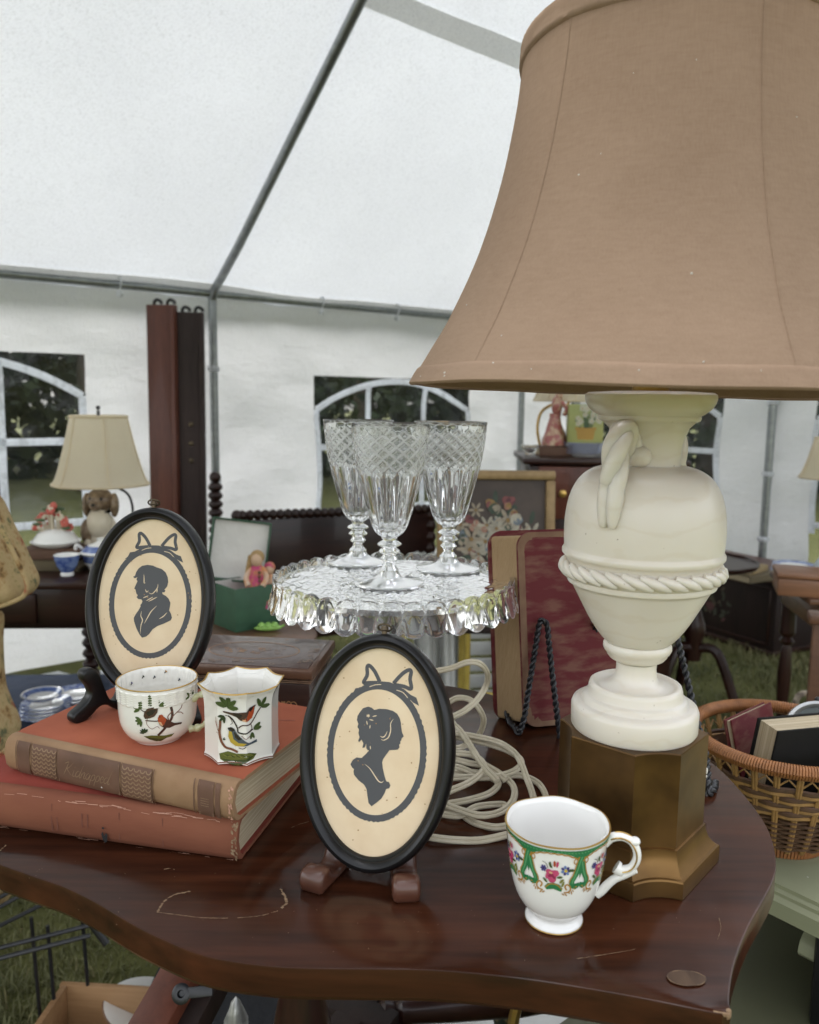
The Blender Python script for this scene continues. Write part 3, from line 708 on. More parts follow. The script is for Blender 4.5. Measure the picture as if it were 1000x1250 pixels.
BOW = [([(230, 192), (190, 120), (150, 80), (133, 92), (137, 150), (116, 206), (160, 203), (215, 197)], 17, 0), ([(325, 192), (380, 120), (425, 86), (442, 98), (438, 150), (450, 218), (400, 207), (330, 200)], 17, 0)]
TAIL = [[(240, 212), (150, 215), (100, 245), (62, 252), (45, 290), (18, 315), (60, 305), (100, 275), (150, 245), (240, 228)], [(330, 205), (400, 225), (450, 262), (490, 278), (512, 335), (470, 315), (440, 290), (400, 255), (330, 228)], [(215, 200), (245, 185), (300, 185), (345, 200), (335, 232), (285, 240), (225, 232)]]
def bow(d, X):
    keep = d.xf; d.xf = X
    for p, w_, _ in BOW: d.stroke(p, .0030, 0, 5)
    for p in TAIL: d.poly(p, 0)
    d.stroke([(160, 232), (200, 214), (240, 208)], .0006, 1, 3); d.stroke([(350, 238), (395, 250), (430, 285)], .0006, 1, 3); d.blob(252, 222, .9, .9, 1) if False else None
    d.xf = keep
wx = lambda x, y: ((x/5.955-40)*.000695, -(y/5.955-115)*.000645)
def woman(d):
    bow(d, wx); d.xf = wx
    d.poly([(205, 395), (240, 382), (290, 380), (335, 388), (365, 405), (385, 435), (395, 465), (400, 500), (408, 535), (421, 560), (408, 575), (405, 590), (399, 600), (402, 612), (393, 622), (397, 640), (385, 658), (360, 663), (330, 668),
            (310, 700), (290, 735), (285, 760), (292, 800), (305, 845), (318, 880), (325, 890), (340, 890), (352, 915), (345, 935), (325, 942), (315, 975), (295, 1015), (260, 1050), (233, 1075), (210, 1055), (200, 1010), (190, 960), (170, 930), (130, 905),
            (95, 870), (90, 845), (93, 830), (78, 820), (65, 798), (80, 765), (105, 745), (140, 745), (175, 705), (182, 690), (168, 672), (165, 640), (155, 670), (140, 672), (145, 640), (130, 615), (115, 635), (107, 625), (115, 600), (105, 570), (108, 545), (95, 530), (100, 505), (88, 480),
            (90, 450), (105, 420), (125, 390), (160, 375), (185, 380)], 0)
    d.stroke([(343, 443), (325, 480), (328, 530), (315, 580), (285, 602), (265, 598)], .00085, 1, 5, taper=True); d.stroke([(306, 535), (292, 570), (275, 582), (258, 575)], .0008, 1, 5, taper=True)
    d.stroke([(165, 785), (205, 815), (240, 860), (268, 893), (290, 900), (303, 888)], .00085, 1, 5, taper=True)
    for x, y, a, l in ((165, 440, .3, 14), (165, 440, 1.4, 14), (165, 440, 2.5, 14), (210, 438, -.3, 16), (190, 468, .1, 15), (160, 492, 1.3, 15), (183, 518, 1.6, 13), (196, 665, 1.4, 13), (180, 692, -.8, 9)):
        d.stroke([(x-cos(a)*l, y-sin(a)*l), (x, y), (x+cos(a)*l, y+sin(a)*l)], .0008, 1, 3, taper=True)
mx_ = lambda x, y: ((x/5.88-80)*.00078, -(y/5.88-124)*.00078)
def man(d):
    bow(d, lambda x, y: (wx(x, y)[0]-.0012, wx(x, y)[1]+.0008)); d.xf = mx_
    d.poly([(350, 540), (338, 545), (342, 556), (356, 556), (368, 548), (362, 565), (370, 580), (360, 602), (348, 632), (358, 640), (362, 655), (366, 670), (376, 680), (368, 695), (380, 708), (403, 710), (412, 722), (408, 738), (398, 750), (400, 762), (385, 790), (365, 820), (353, 845), (356, 870),
            (375, 920), (400, 965), (420, 987), (450, 978), (470, 960), (495, 925), (530, 900), (580, 880), (625, 857), (634, 838), (626, 810), (611, 785), (615, 765), (619, 732), (605, 702), (585, 682), (558, 668), (556, 655), (572, 655), (579, 642), (570, 636), (578, 628), (590, 612), (597, 580), (592, 545), (575, 510), (545, 486), (510, 476), (480, 463), (440, 458), (400, 466), (375, 485), (358, 512)], 0)
    for p in ([(415, 525), (418, 560), (420, 590), (430, 588)], [(430, 635), (440, 655), (455, 645)], [(455, 660), (480, 668), (505, 645), (520, 620), (522, 595)], [(518, 630), (516, 660)], [(415, 700), (455, 682)], [(440, 720), (490, 690)], [(455, 725), (520, 690)],
              [(518, 755), (480, 795), (455, 840), (432, 885)], [(408, 795), (405, 830), (418, 860), (408, 900), (405, 960)], [(540, 848), (570, 830), (597, 800)]):
        d.stroke(p, .0009, 1, 5, taper=True)
bz = onz(448, 1066, T+.0085)
fr2 = oval_frame('black oval frame with silhouette of a woman facing right, in front', bz, radians(-13), radians(14), woman, None)
fr1 = oval_frame('black oval frame with silhouette of a man facing left, on the books', ony(178, 853, .752), radians(-2), radians(11), man, None)
# stands
JP = [(-.030, .002), (-.0325, .010), (-.030, .017), (-.024, .020), (-.015, .019), (-.008, .012), (.002, .0085), (.010, .011), (.020, .03), (.038, .068), (.045, .068), (.030, .03), (.022, .004), (.014, 0), (-.024, 0)]
def jleg(parent, loc, rz, mat, k=1.0, wd=.0135, name='leg', prof=JP, rd=.002):
    p = [(q.x, q.y) for q in smooth_path([(a*k, b*k, 0) for a, b in prof], 3, True)]
    if sum(p[i-1][0]*p[i][1]-p[i][0]*p[i-1][1] for i in range(len(p))) < 0: p = p[::-1]
    m = MB(); m.M = Matrix.Translation(Vector(loc)) @ Matrix.Rotation(rz, 4, 'Z') @ Matrix(((0, 0, 1, 0), (1, 0, 0, 0), (0, 1, 0, 0), (0, 0, 0, 1)))
    n_ = len(p); vs = []
    q2 = inset(p, rd); q3 = inset(p, rd*.3)
    LV = ((q2, -wd/2), (q3, -wd/2+rd*.35), (p, -wd/2+rd), (p, wd/2-rd), (q3, wd/2-rd*.35), (q2, wd/2))
    for pl, z in LV: vs += [(x, y, z) for x, y in pl]
    fs = [(j*n_+i, j*n_+(i+1) % n_, (j+1)*n_+(i+1) % n_, (j+1)*n_+i) for j in range(5) for i in range(n_)]
    tt = tessellate_polygon([[Vector((x, y, 0)) for x, y in q2]]); fs += [tuple(t[::-1]) for t in tt]+[tuple(x+5*n_ for x in t) for t in tt]
    m.add(vs, fs); return m.build(name, mat, parent, 50)
st2 = thing('plate_stand', 'small brown wooden stand holding the front oval frame', 'plate stand', (bz.x, bz.y, T))
jleg(st2, (-.031, .010, 0), radians(-24), MA['footwood'], .88, .021, rd=.0036); jleg(st2, (.029, .001, 0), radians(4), MA['footwood'], .88, .021, rd=.0036)
m = MB(); m.box((.0, .030, .045), (.050, .006, .010), 0, .002); m.box((0, .052, .028), (.012, .006, .062), 0, .002, R=Matrix.Rotation(-.5, 3, 'X')); m.build('crossbar', MA['footwood'], st2)
q1 = ony(178, 853, .752)
st1 = thing('plate_stand', 'black lacquered stand holding the rear oval frame on the books', 'plate stand', (q1.x, q1.y, T+.0711))
JP1 = [(-.040, .000), (-.044, .004), (-.043, .010), (-.036, .014), (-.028, .019), (-.023, .027), (-.026, .036), (-.031, .044), (-.030, .051), (-.023, .053), (-.015, .049), (-.009, .034), (-.002, .015), (.008, .013), (.018, .04), (.028, .082), (.036, .082), (.027, .03), (.020, .004), (.008, .0), (-.004, .009), (-.014, .010), (-.024, .003), (-.032, .0)]
jleg(st1, (-.036, .002, 0), radians(-38), MA['black'], .92, .012, prof=JP1); jleg(st1, (.036, .002, 0), radians(30), MA['black'], .92, .012, prof=JP1)
m = MB(); m.box((0, .022, .055), (.075, .007, .012), 0, .002); m.build('crossbar', MA['black'], st1)
# ================================================================== INLAID BOX
ZB = T+.0711   # top of the upper book
MA['inlaid'] = wood('dark_inlaid_wood', (.028, .012, .009), (.075, .034, .024), 'X', 12, .4, .3)
MA['inlaidtop'] = wood('grey_brown_box_lid', (.085, .05, .042), (.16, .095, .075), 'X', 14, .38, .4)
MA['edging'] = wood('box_edge_banding', (.10, .045, .025), (.19, .09, .05), 'X', 20, .4, .2)
MA['inlay'] = pbr('pale_inlay', (.50, .27, .12), .45, (.32, .15, .07), 80); MA['inlay2'] = pbr('dull_inlay', (.30, .19, .12), .45, (.2, .11, .07), 90)
bx = thing('inlaid_box', 'dark wooden box with oval marquetry lid behind the bird cups', 'wooden box', (-.185, .955, T), radians(-7))
W_, D_, H_ = .165, .115, .072
m = MB(); m.box((0, 0, .027), (W_, D_, .050), 0, .0015); m.box((0, 0, .002), (W_+.006, D_+.006, .004), 0, .001); m.build('box_body', MA['inlaid'], bx)
lid = MB().box((0, 0, .064), (W_+.008, D_+.008, .011), 0, .002).build('lid', MA['edging'], bx)
m = MB()
for z in (.0538, .0560): m.box((0, 0, z), (W_+.003, D_+.003, .0011))
m.build('stringing', MA['inlay2'], bx)
top = MB().box((0, 0, .0698), (W_-.004, D_-.004, .0014), 0, .0005).build('lid_panel', MA['inlaidtop'], bx)
d = Decal(lambda u, v, h: (u, v, .07065+h*.000008)); rg = random.Random(4)
d.ring(0, 0, .055, .033, .0014, 0); d.ring(0, 0, .052, .030, .0005, 1)
def scrolls(d, cx, cy, sx, sy, n, mi=1):
    for k in range(n):
        x = cx+rg.uniform(-1, 1)*sx; y = cy+rg.uniform(-1, 1)*sy; a = rg.uniform(0, 6); r = rg.uniform(.003, .006)
        d.stroke([(x+r*cos(a+t)*(1-t*.12), y+r*sin(a+t)*(1-t*.12)) for t in [i*.6 for i in range(8)]], .0011, mi, 2, taper=True)
        d.blob(x, y, .0016, .0011, mi, a, 7)
scrolls(d, -.012, 0, .024, .012, 15, 0); scrolls(d, .022, 0, .012, .012, 6, 1)
for sx in (-1, 1): scrolls(d, sx*.069, 0, .007, .040, 14, 1)
for sy in (-1, 1): scrolls(d, 0, sy*.046, .05, .004, 10, 1)
d.build('marquetry', [MA['inlay'], MA['inlay2']], bx)
d = Decal(lambda u, v, h: (u, -D_/2-.0003-h*.000008, v)); rg = random.Random(9)
for cx_ in (.052, -.05, 0):
    for sg in (-1, 1):
        d.stroke([(cx_+sg*(.002+.010*t), .026+.007*sin(t*3.0)-.004*t) for t in [i/8 for i in range(9)]], .0016, 0, 2, taper=True)
        d.stroke([(cx_+sg*(.012+.004*cos(t)), .026+.005*sin(t)) for t in [i*.5 for i in range(10)]], .0012, 0, 2)
    d.blob(cx_, .027, .004, .005, 0, 0, 12, .25); d.blob(cx_, .02, .003, .003, 0, 0, 10, .3)
d.build('front_marquetry', [MA['inlay']], bx)

# ================================================================== BIRD CUPS
PC = {}
for k, c in dict(leaf='#4c5c33', leafd='#2f3d26', brown='#4a332b', dark='#2a2422', red='#a84a2a', pale='#d9a882', moss='#5f6630', mossd='#3a4526', yel='#b39b3c', blue='#4a545c', twig='#7a4d3c',
                 green='#2f7a4c', greenl='#5f9e6c', goldp='#b0813a', pink='#c04a72', pinkd='#8e2a50', violet='#4c4680', sky_='#6f86b8', sun='#d8b93e', sage='#7d7f42').items():
    PC[k] = pbr('enamel_'+k, hx(c), .25, hx(c, .85), 60, coat=.3)
PK = list(PC); PI = {k: i for i, k in enumerate(PK)}; PMATS = [PC[k] for k in PK]
def leaf3(d, x, y, r, a0, k='leaf', n=3, sp=.75):
    for i in range(n):
        a = a0+(i-(n-1)/2)*sp; cx_, cy_ = x+cos(a)*r*.55, y-sin(a)*r*.55
        d.blob(cx_, cy_, r*.55, r*.24, PI[k], -a, 9, .12); d.stroke([(x, y), (x+cos(a)*r, y-sin(a)*r)], d.w1, PI['leafd'], 0)
def twig(d, pts, w, k='twig'): d.stroke(pts, w, PI[k], 4, taper=False)
def surf(R, th0, rm, zf=lambda v: v, z0=0):   # fmap on a surface of revolution-like body; u along the girth, v up
    def f(u, v, h):
        th = th0+u/rm; z = zf(v)+z0; r = R(th, z)+.00035+h*.000008
        return (r*cos(th), r*sin(th), z)
    return f
# ---- round cup
def prof_interp(P):
    def f(z):
        for (r0, z0), (r1, z1) in zip(P, P[1:]):
            if z0 <= z <= z1: return r0+(r1-r0)*(z-z0)/(z1-z0+1e-9)
        return P[-1][0] if z > P[-1][1] else P[0][0]
    return f
def sm_prof(P, k=5): return [(max(0, q.x), q.y) for q in smooth_path([(r, z, 0) for r, z in P], k)]
cpos = onz(194, 899, ZB)
c1 = thing('bird_cup', 'round white cup painted with robin, green twig handle, gold rim', 'cup', (cpos.x, cpos.y, ZB), 0, 'porcelain bird cups on the book')
o1 = sm_prof([(.0205, .0005), (.022, .0022), (.0275, .0075), (.0318, .016), (.0335, .027), (.0337, .038), (.0338, .044), (.0345, .0535)])
R1f = prof_interp(o1)
def basket(a, r, z, j):
    if .0385 < z < .0512:
        q = sin(a*26+(1 if int((z-.0385)/.0021) % 2 else -1)*1.57)*sin((z-.0385)/.0021*pi)
        return r+.0006+.00045*q, z
    return r, z
fine = [(R1f(.0385+.0128*i/24), .0385+.0128*i/24) for i in range(25)]
oo = [p for p in o1 if p[1] < .0384]+fine+[p for p in o1 if p[1] > .0514]
inn = [(.0343, .0541), (.0337, .0540), (.0330, .0530)]+[(r-.0022, z) for r, z in reversed(o1) if .006 < z < .052]+[(.018, .0045), (0.0, .0042)]
m = MB(); m.lathe([(0, .0012), (.0185, .0012), (.0195, .0003)]+oo+inn, 208, fn=basket); m.build('cup_body', MA['porc2'], c1, 60)
m = MB(); m.lathe([(.0346, .0533), (.0349, .0539), (.0344, .0544), (.0338, .0543), (.0335, .0536)], 96); m.build('gilt_rim', MA['gold'], c1)
MA['twighandle'] = pbr('green_twig_handle', (.42, .43, .20), .2, (.62, .60, .42), 60, coat=.5)
ha = radians(-8)
def radial(path, a, off=0): return [(r*cos(a)-off*sin(a), r*sin(a)+off*cos(a), z) for r, z in path]
hp = smooth_path(radial([(.0325, .037), (.040, .0415), (.047, .040), (.0505, .033), (.050, .024), (.045, .016), (.036, .0105), (.0295, .0095)], ha), 6)
m = MB(); m.tube(hp, [.0026+.0006*sin(i*1.1)+.0008*(1-min(1, i/8))+.0006*(i > len(hp)-9) for i in range(len(hp))], 10); m.build('handle', MA['twighandle'], c1)
thc = math.atan2(-cpos.y, -cpos.x)   # the side turned to the viewer's standing place
d = Decal(surf(lambda t, z: R1f(z), thc+.02, .033, lambda v: v, .0), lambda x, y: ((x-400)*.0000925, .0275-(y-650)*.0000985)); d.w1 = .0003; d.lim = .0016
d.poly([(245, 795), (330, 785), (460, 800), (545, 795), (520, 825), (470, 830), (415, 860), (370, 858), (300, 830)], PI['moss']); d.poly([(260, 805), (330, 812), (420, 835), (470, 828), (415, 862), (360, 856), (300, 832)], PI['mossd'])
twig(d, [(385, 790), (430, 745), (470, 700), (510, 640), (515, 590), (505, 540)], .0022, 'brown'); twig(d, [(515, 630), (560, 600), (600, 575), (615, 545)], .0007); twig(d, [(560, 600), (600, 610), (625, 635)], .0006); twig(d, [(490, 670), (475, 620), (520, 580)], .0008)
twig(d, [(280, 640), (330, 645), (380, 650), (400, 640)], .0010, 'brown'); twig(d, [(300, 620), (290, 670), (330, 720), (380, 700), (400, 720)], .0004, 'twig'); twig(d, [(240, 540), (280, 560), (330, 510), (430, 510)], .0007, 'brown')
leaf3(d, 325, 505, 88, 1.57, 'leaf', 5, .62); leaf3(d, 235, 540, 62, 2.3, 'leaf', 5, .65); leaf3(d, 245, 640, 58, 3.6, 'leaf', 4, .6); leaf3(d, 265, 760, 45, 2.0, 'leafd', 5, .55); leaf3(d, 400, 515, 60, .3, 'leaf', 2, .5); leaf3(d, 705, 495, 50, 2.3, 'leaf', 3, 1.1); leaf3(d, 735, 490, 40, .4, 'leafd', 2, .6)
d.poly([(275, 560), (310, 530), (360, 520), (392, 535), (385, 570), (360, 605), (320, 618), (280, 625), (268, 600)], PI['brown']); d.poly([(290, 570), (340, 540), (378, 545), (350, 585), (310, 600)], PI['dark'])
d.poly([(388, 620), (400, 595), (425, 592), (440, 615), (465, 640), (500, 670), (530, 690), (610, 705), (605, 720), (540, 715), (490, 728), (440, 720), (405, 690), (390, 655)], PI['brown'])
d.poly([(388, 620), (400, 595), (425, 592), (440, 615), (462, 645), (440, 690), (410, 690), (390, 655)], PI['red']); d.poly([(392, 655), (415, 660), (432, 700), (410, 692)], PI['pale']); d.blob(405, 612, 6, 6, PI['dark'])
d.build('painted_robin', PMATS, c1)
d = Decal(surf(lambda t, z: R1f(z)-.0030, thc+pi, .031), lambda x, y: (x, y))
def dbl(u, v, h, _f=surf(lambda t, z: R1f(z)-.0031, thc+pi, .031)): return _f(u, v, h)
d = Decal(lambda u, v, h: (lambda th, r: (r*cos(th), r*sin(th), v))(thc+pi+u/.031, R1f(v)-.0026-h*.00001)); d.w1 = .0003; d.lim = .0016
for u, v, k in ((-.021, .043, 'blue'), (.024, .044, 'violet'), (.012, .047, 'leafd'), (.002, .045, 'blue'), (-.008, .0495, 'goldp')):
    d.blob(u, v, .0013, .0006, PI[k], 1.0, 7); d.blob(u+.0009, v-.001, .0011, .0005, PI['dark'], 2.2, 7)
d.build('painted_insects', PMATS, c1)
# ---- octagonal cup
opos = onz(296, 917, ZB)
c2 = thing('bird_cup', 'octagonal white cup painted with two birds, wavy flared rim', 'cup', (opos.x, opos.y, ZB), 0, 'porcelain bird cups on the book')
tho = math.atan2(-opos.y, -opos.x)
o2 = [(.0285, .0003), (.0308, .0010), (.0308, .0030), (.0302, .0045), (.0299, .010), (.0298, .025), (.0299, .042), (.0303, .050), (.0318, .0570), (.0344, .0622), (.0350, .0635)]
o2s = sm_prof(o2, 3); R2f = prof_interp(o2s)
def octr(th, z):
    q = ((th-tho+radians(16)+pi/8) % (pi/4))-pi/8
    flare = max(0, min(1, (z-.048)/.014))
    k = (1/cos(q))*cos(pi/8)*1.035
    dent = .022*flare*(1-(abs(q)/(pi/8))**1.5)
    return k*(1-dent)
def oct_fn(a, r, z, j):
    q = ((a-tho+radians(16)+pi/8) % (pi/4))-pi/8
    return r*octr(a, z), z - (.0018*(1-(abs(q)/(pi/8))**2) if z > .060 else (.0012*(1-(abs(q)/(pi/8))**2) if z < .0035 and r > .02 else 0))*(-1 if z < .0035 else 1)
in2 = [(.0344, .0640), (.0336, .0632)]+[(r-.0024, z) for r, z in reversed(o2s) if .006 < z < .061]+[(.020, .0045), (0, .0042)]
NO = 128
m = MB(); m.M = Matrix.Rotation(tho-radians(16)-pi/8, 4, 'Z')
rel = tho-radians(16)-pi/8
m.lathe([(0, .001), (.027, .001)]+o2s+in2, NO, fn=lambda a, r, z, j: oct_fn(a+rel, r, z, j)); m.build('cup_body', MA['porc2'], c2, 24)
m = MB(); m.M = Matrix.Rotation(rel, 4, 'Z'); m.lathe([(.0346, .0630), (.0353, .0636), (.0351, .0643), (.0342, .0644), (.0337, .0637)], NO, fn=lambda a, r, z, j: oct_fn(a+rel, r, z, j)); m.build('gilt_rim', MA['gold'], c2)
MA['gilt_line'] = pbr('red_brown_line', hx('#7a4a3a'), .3)
m = MB(); m.M = Matrix.Rotation(rel, 4, 'Z'); m.lathe([(.03105, .0019), (.03115, .0024), (.03105, .0029)], NO, fn=lambda a, r, z, j: oct_fn(a+rel, r, z, j)); m.build('painted_line', MA['gilt_line'], c2)
d = Decal(surf(lambda t, z: R2f(z)*octr(t, z)+.0001, tho-.10, .031), lambda x, y: ((x-400)*.0000870, .0300-(y-720)*.0000935)); d.w1 = .0003; d.lim = .0016
d.poly([(205, 930), (290, 905), (380, 925), (500, 920), (580, 945), (540, 985), (470, 1000), (390, 1035), (340, 1025), (250, 1000), (215, 980)], PI['moss']); d.poly([(220, 975), (330, 985), (450, 975), (560, 950), (470, 1003), (385, 1035), (300, 1015)], PI['mossd'])
for k in range(9): d.stroke([(320+k*14, 1010), (318+k*15+rnd.uniform(-8, 8), 1050+rnd.uniform(-15, 25))], .0005, PI['leafd'], 0)
for k in range(12): x = 240+k*26; d.stroke([(x, 945+rnd.uniform(-10, 10)), (x+40, 955+rnd.uniform(-12, 20))], .0005, PI['leafd'] if k % 2 else PI['sage'], 0)
twig(d, [(390, 910), (330, 885), (270, 870), (230, 820), (212, 740), (218, 680), (222, 620)], .0020, 'twig'); twig(d, [(212, 740), (185, 690), (155, 640)], .0007); twig(d, [(190, 690), (160, 605)], .0005); twig(d, [(195, 745), (170, 740)], .0005)
twig(d, [(300, 580), (350, 620), (390, 690), (400, 730), (470, 740), (540, 710)], .0012, 'dark'); twig(d, [(400, 690), (440, 665), (510, 660), (560, 610), (590, 570), (630, 530)], .0010, 'brown'); twig(d, [(270, 575), (310, 590), (340, 640), (320, 660)], .0005, 'brown'); twig(d, [(430, 760), (470, 790), (520, 760)], .0005); twig(d, [(400, 870), (440, 880), (470, 860)], .0006, 'dark'); twig(d, [(520, 660), (530, 700), (500, 730)], .0006, 'brown')
leaf3(d, 290, 500, 105, 1.3, 'leaf', 5, .72); leaf3(d, 630, 525, 92, 1.0, 'leaf', 3, 1.0); leaf3(d, 545, 710, 85, .25, 'leaf', 2, .5); leaf3(d, 530, 735, 60, -1.5, 'leaf', 2, .6); leaf3(d, 265, 585, 60, 3.9, 'leafd', 3, .7); leaf3(d, 245, 800, 25, .5, 'leafd', 2, .7)
d.poly([(250, 535), (340, 550), (400, 550), (480, 540), (510, 505), (545, 495), (578, 490), (560, 510), (552, 560), (530, 605), (480, 630), (420, 620), (385, 590), (330, 570), (255, 550)], PI['brown'])
d.poly([(500, 545), (520, 510), (555, 505), (552, 560), (530, 605), (480, 632), (440, 622), (480, 590)], PI['red']); d.poly([(440, 610), (480, 612), (478, 632), (440, 624)], PI['pale']); d.poly([(340, 552), (400, 555), (440, 570), (420, 600), (380, 588)], PI['dark']); d.poly([(500, 530), (520, 505), (545, 495), (540, 520), (520, 545)], PI['dark'])
d.poly([(292, 690), (325, 680), (360, 695), (385, 740), (440, 790), (500, 830), (580, 810), (585, 835), (510, 845), (450, 855), (370, 852), (320, 820), (298, 770), (308, 720)], PI['blue'])
d.poly([(305, 715), (335, 725), (350, 790), (400, 825), (480, 830), (440, 856), (370, 852), (320, 820), (298, 770)], PI['yel']); d.poly([(292, 690), (325, 680), (355, 692), (365, 715), (335, 722), (310, 705)], PI['dark'])
d.poly([(355, 720), (390, 750), (430, 790), (400, 800), (365, 775)], PI['dark'])
d.build('painted_birds', PMATS, c2)

# ================================================================== CAKE STAND
cc = CAM+ray(481, 706)*.954
PZ = cc.z
cs = thing('cake_stand', 'pressed glass cake stand with scalloped skirt holding three goblets', 'cake stand', (cc.x, cc.y, T))
RP, NL = .1395, 38; H0 = PZ-T
NS = NL*14
m = MB()
def plate_fn(a, r, z, j): return r, z + (.0011*sin(r*420+2.2*sin(a*19))*(.7+.3*sin(a*38+3*sin(r*90))) if .012 < r < RP-.012 else 0)
rr_ = [(.0, 0)]+[(.012+(RP-.016)*i/44, 0) for i in range(45)]
m.lathe([(r, H0-.004) for r, z in rr_], 220, fn=plate_fn)
m.lathe([(RP-.004, H0-.004), (RP-.003, H0-.0095), (.1, H0-.0095), (.03, H0-.011), (.020, H0-.013)], 220)
m.build('plate', MA['press'], cs, 60)
m = MB()
def skirt(outer):
    def f(p, v):
        th = 2*pi*p; ph = (p*NL) % 1-.5
        top = H0-.001+.0065*sqrt(max(0, 1-(2*abs(ph))**2)); bot = H0-.0245-.0060*cos(pi*ph)**.8
        z = top+(bot-top)*v
        if v < .42: hw = .5*sqrt(max(0, 1-((.42-v)/.42)**2))
        else: hw = .5*(1-((v-.42)/.58)*.36)
        dd = abs(ph)-hw; rib = max(exp(-(dd/.06)**2), .8*exp(-((1-v)/.09)**2), .7*exp(-(v/.10)**2))
        eye = exp(-((ph/.17)**2+((v-.27)/.12)**2)*1.5)-.8*exp(-((ph/.09)**2+((v-.27)/.06)**2)*2)
        body = .0010*max(0, 1-(2*ph)**2)
        r = RP-.002+.004*v+.004*v*v*.5
        r = r+.0015*rib+.0010*eye+body if outer else r-.0032
        return (r*cos(th), r*sin(th), z)
    return f
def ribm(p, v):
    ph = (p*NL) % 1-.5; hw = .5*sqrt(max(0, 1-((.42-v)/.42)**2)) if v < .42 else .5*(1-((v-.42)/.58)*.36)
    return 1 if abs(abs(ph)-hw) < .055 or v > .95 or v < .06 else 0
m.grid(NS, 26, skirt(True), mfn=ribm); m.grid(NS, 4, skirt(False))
fo, fi = skirt(True), skirt(False)
m.grid(NS, 1, lambda p, q: Vector(fo(p, 0)).lerp(Vector(fi(p, 0)), q)); m.grid(NS, 1, lambda p, q: Vector(fo(p, 1)).lerp(Vector(fi(p, 1)), q))
m.build('scalloped_skirt', [MA['press'], crystal('pressed_rib_glint', .03, .20, 1.36)], cs, 75)  # whiter rib faces: the bright lines ribs catch from light, put into the colour
m = MB(); fac = lambda a, r, z, j: (r*(1-.05*(abs(((a*8/(2*pi)) % 1)-.5)*2)), z)
m.lathe([(.018, H0-.0135), (.024, H0-.020), (.0195, H0-.035), (.0165, H0-.06), (.0175, H0-.085), (.024, .072), (.022, .064), (.030, .045), (.045, .022), (.058, .010), (.060, .004), (.058, .0005), (.05, .0005), (.03, .02), (.0, .03)], 64, fn=fac); m.build('pedestal', MA['press'], cs, 50)

# ================================================================== GOBLETS
def goblet(label, loc, rz):
    o = thing('goblet', label, 'goblet', loc, rz, 'cut crystal goblets on the cake stand')
    ND, Z0, Z1 = 17, .1310, .1710
    out = sm_prof([(.0095, .0545), (.0150, .0585), (.0200, .0660), (.0238, .0770), (.0288, .0950), (.0330, .1110), (.0365, .1250), (.0392, .1370), (.0425, .1600), (.0446, .1820)], 6)
    Rf = prof_interp(out)
    zs = [z for r, z in out if z < Z0-.001]+[Z0+(Z1-Z0)*i/40 for i in range(41)]+[z for r, z in out if z > Z1+.001]+[.1824]
    zs = sorted(zs); NA = ND*14
    def dia(a, z):
        u = a*ND/(2*pi); v = (z-Z0)/(Z1-Z0)*3
        p, q = (u+v) % 1, (u-v) % 1
        return min(p, 1-p), min(q, 1-q)
    def fn(a, r, z, j):
        if Z0-.0005 <= z <= Z1+.0005:
            p, q = dia(a, z); g_ = max(0, 1-min(p, q)/.11); r -= .0008*g_
        elif z < Z0:
            k = min(1, max(0, (z-.056)/.012)); fl = abs(sin(a*8)); top_ = min(1, max(0, (Z0-.001-z)/.004+fl*1.5-.6))
            r -= .0024*(1-fl)**1.0*k*top_*(.5+.5*min(1, r/.03))
        return r, z
    def mf(a, j):
        z = (zs[j]+zs[min(j+1, len(zs)-1)])/2
        if Z0 <= z <= Z1:
            p, q = dia(a, z)
            if min(p, q) < .085: return 1
            v = (z-Z0)/(Z1-Z0)*2.5; u = a*ND/(2*pi)
            return 2
        return 0
    m = MB(); m.lathe([(Rf(z), z) for z in zs], NA, fn=fn, mfn=mf)
    inn = [(.0447, .1830), (.0442, .1833), (.0437, .1828)]+[(max(0, Rf(z)-.0014-.0022*max(0, 1-(z-.06)/.06)), z+.0035*max(0, 1-(z-.06)/.03)) for z in [.178, .165, .15, .135, .12, .105, .092, .08, .072, .066, .0625]]+[(.008, .0635), (0, .0625)]
    m2 = MB(); m.lathe([(Rf(.1824), .1824)]+inn, 96)
    m.build('bowl', [MA['clear'], MA['frost'], MA['frost2']], o, 55)
    st = [(.0095, .0545), (.0085, .0520), (.0075, .0508), (.0080, .0500), (.0120, .0478), (.0138, .0462), (.0138, .0452), (.0115, .0438), (.0086, .0428), (.0084, .0415), (.0105, .0395), (.0122, .0378), (.0122, .0370), (.0100, .0355), (.0078, .0343), (.0078, .0325),
          (.0092, .0305), (.0103, .0290), (.0103, .0283), (.0085, .0268), (.0068, .0255), (.0066, .0215), (.0085, .0190), (.0110, .0165)]
    m = MB(); m.lathe(st, 48); m.build('stem', MA['stemglass'], o, 35)
    ft = [(.0110, .0165), (.0115, .0130), (.0140, .0092), (.0190, .0064), (.0280, .0044), (.0385, .0028), (.0402, .0020), (.0402, .0008), (.0390, 0), (.0300, .0004), (.0150, .0016), (0, .0020)]
    fs_ = sm_prof(ft, 3)
    def ff(a, r, z, j):
        if .014 < r < .039 and z < .004 and j > len(fs_)*.55: return r, z+.0022*(abs(sin(a*12+r*30)))*min(1, (r-.014)/.006)*min(1, (.0395-r)/.006)
        return r, z
    m = MB(); m.lathe(fs_, 240, fn=ff); m.build('foot', MA['stemglass'], o, 60)
    return o
gz_ = PZ-.004+.0014
gp = [onz(x, y, gz_) for x, y in ((475, 712), (437, 686), (547, 694))]
g0 = goblet('cut crystal goblet standing nearest the front edge of the stand', gp[0], .1)
dup(g0, gp[1], .55, 'cut crystal goblet half hidden behind the front one, leftmost')
dup(g0, gp[2], 1.3, 'cut crystal goblet standing alone on the right of the stand')

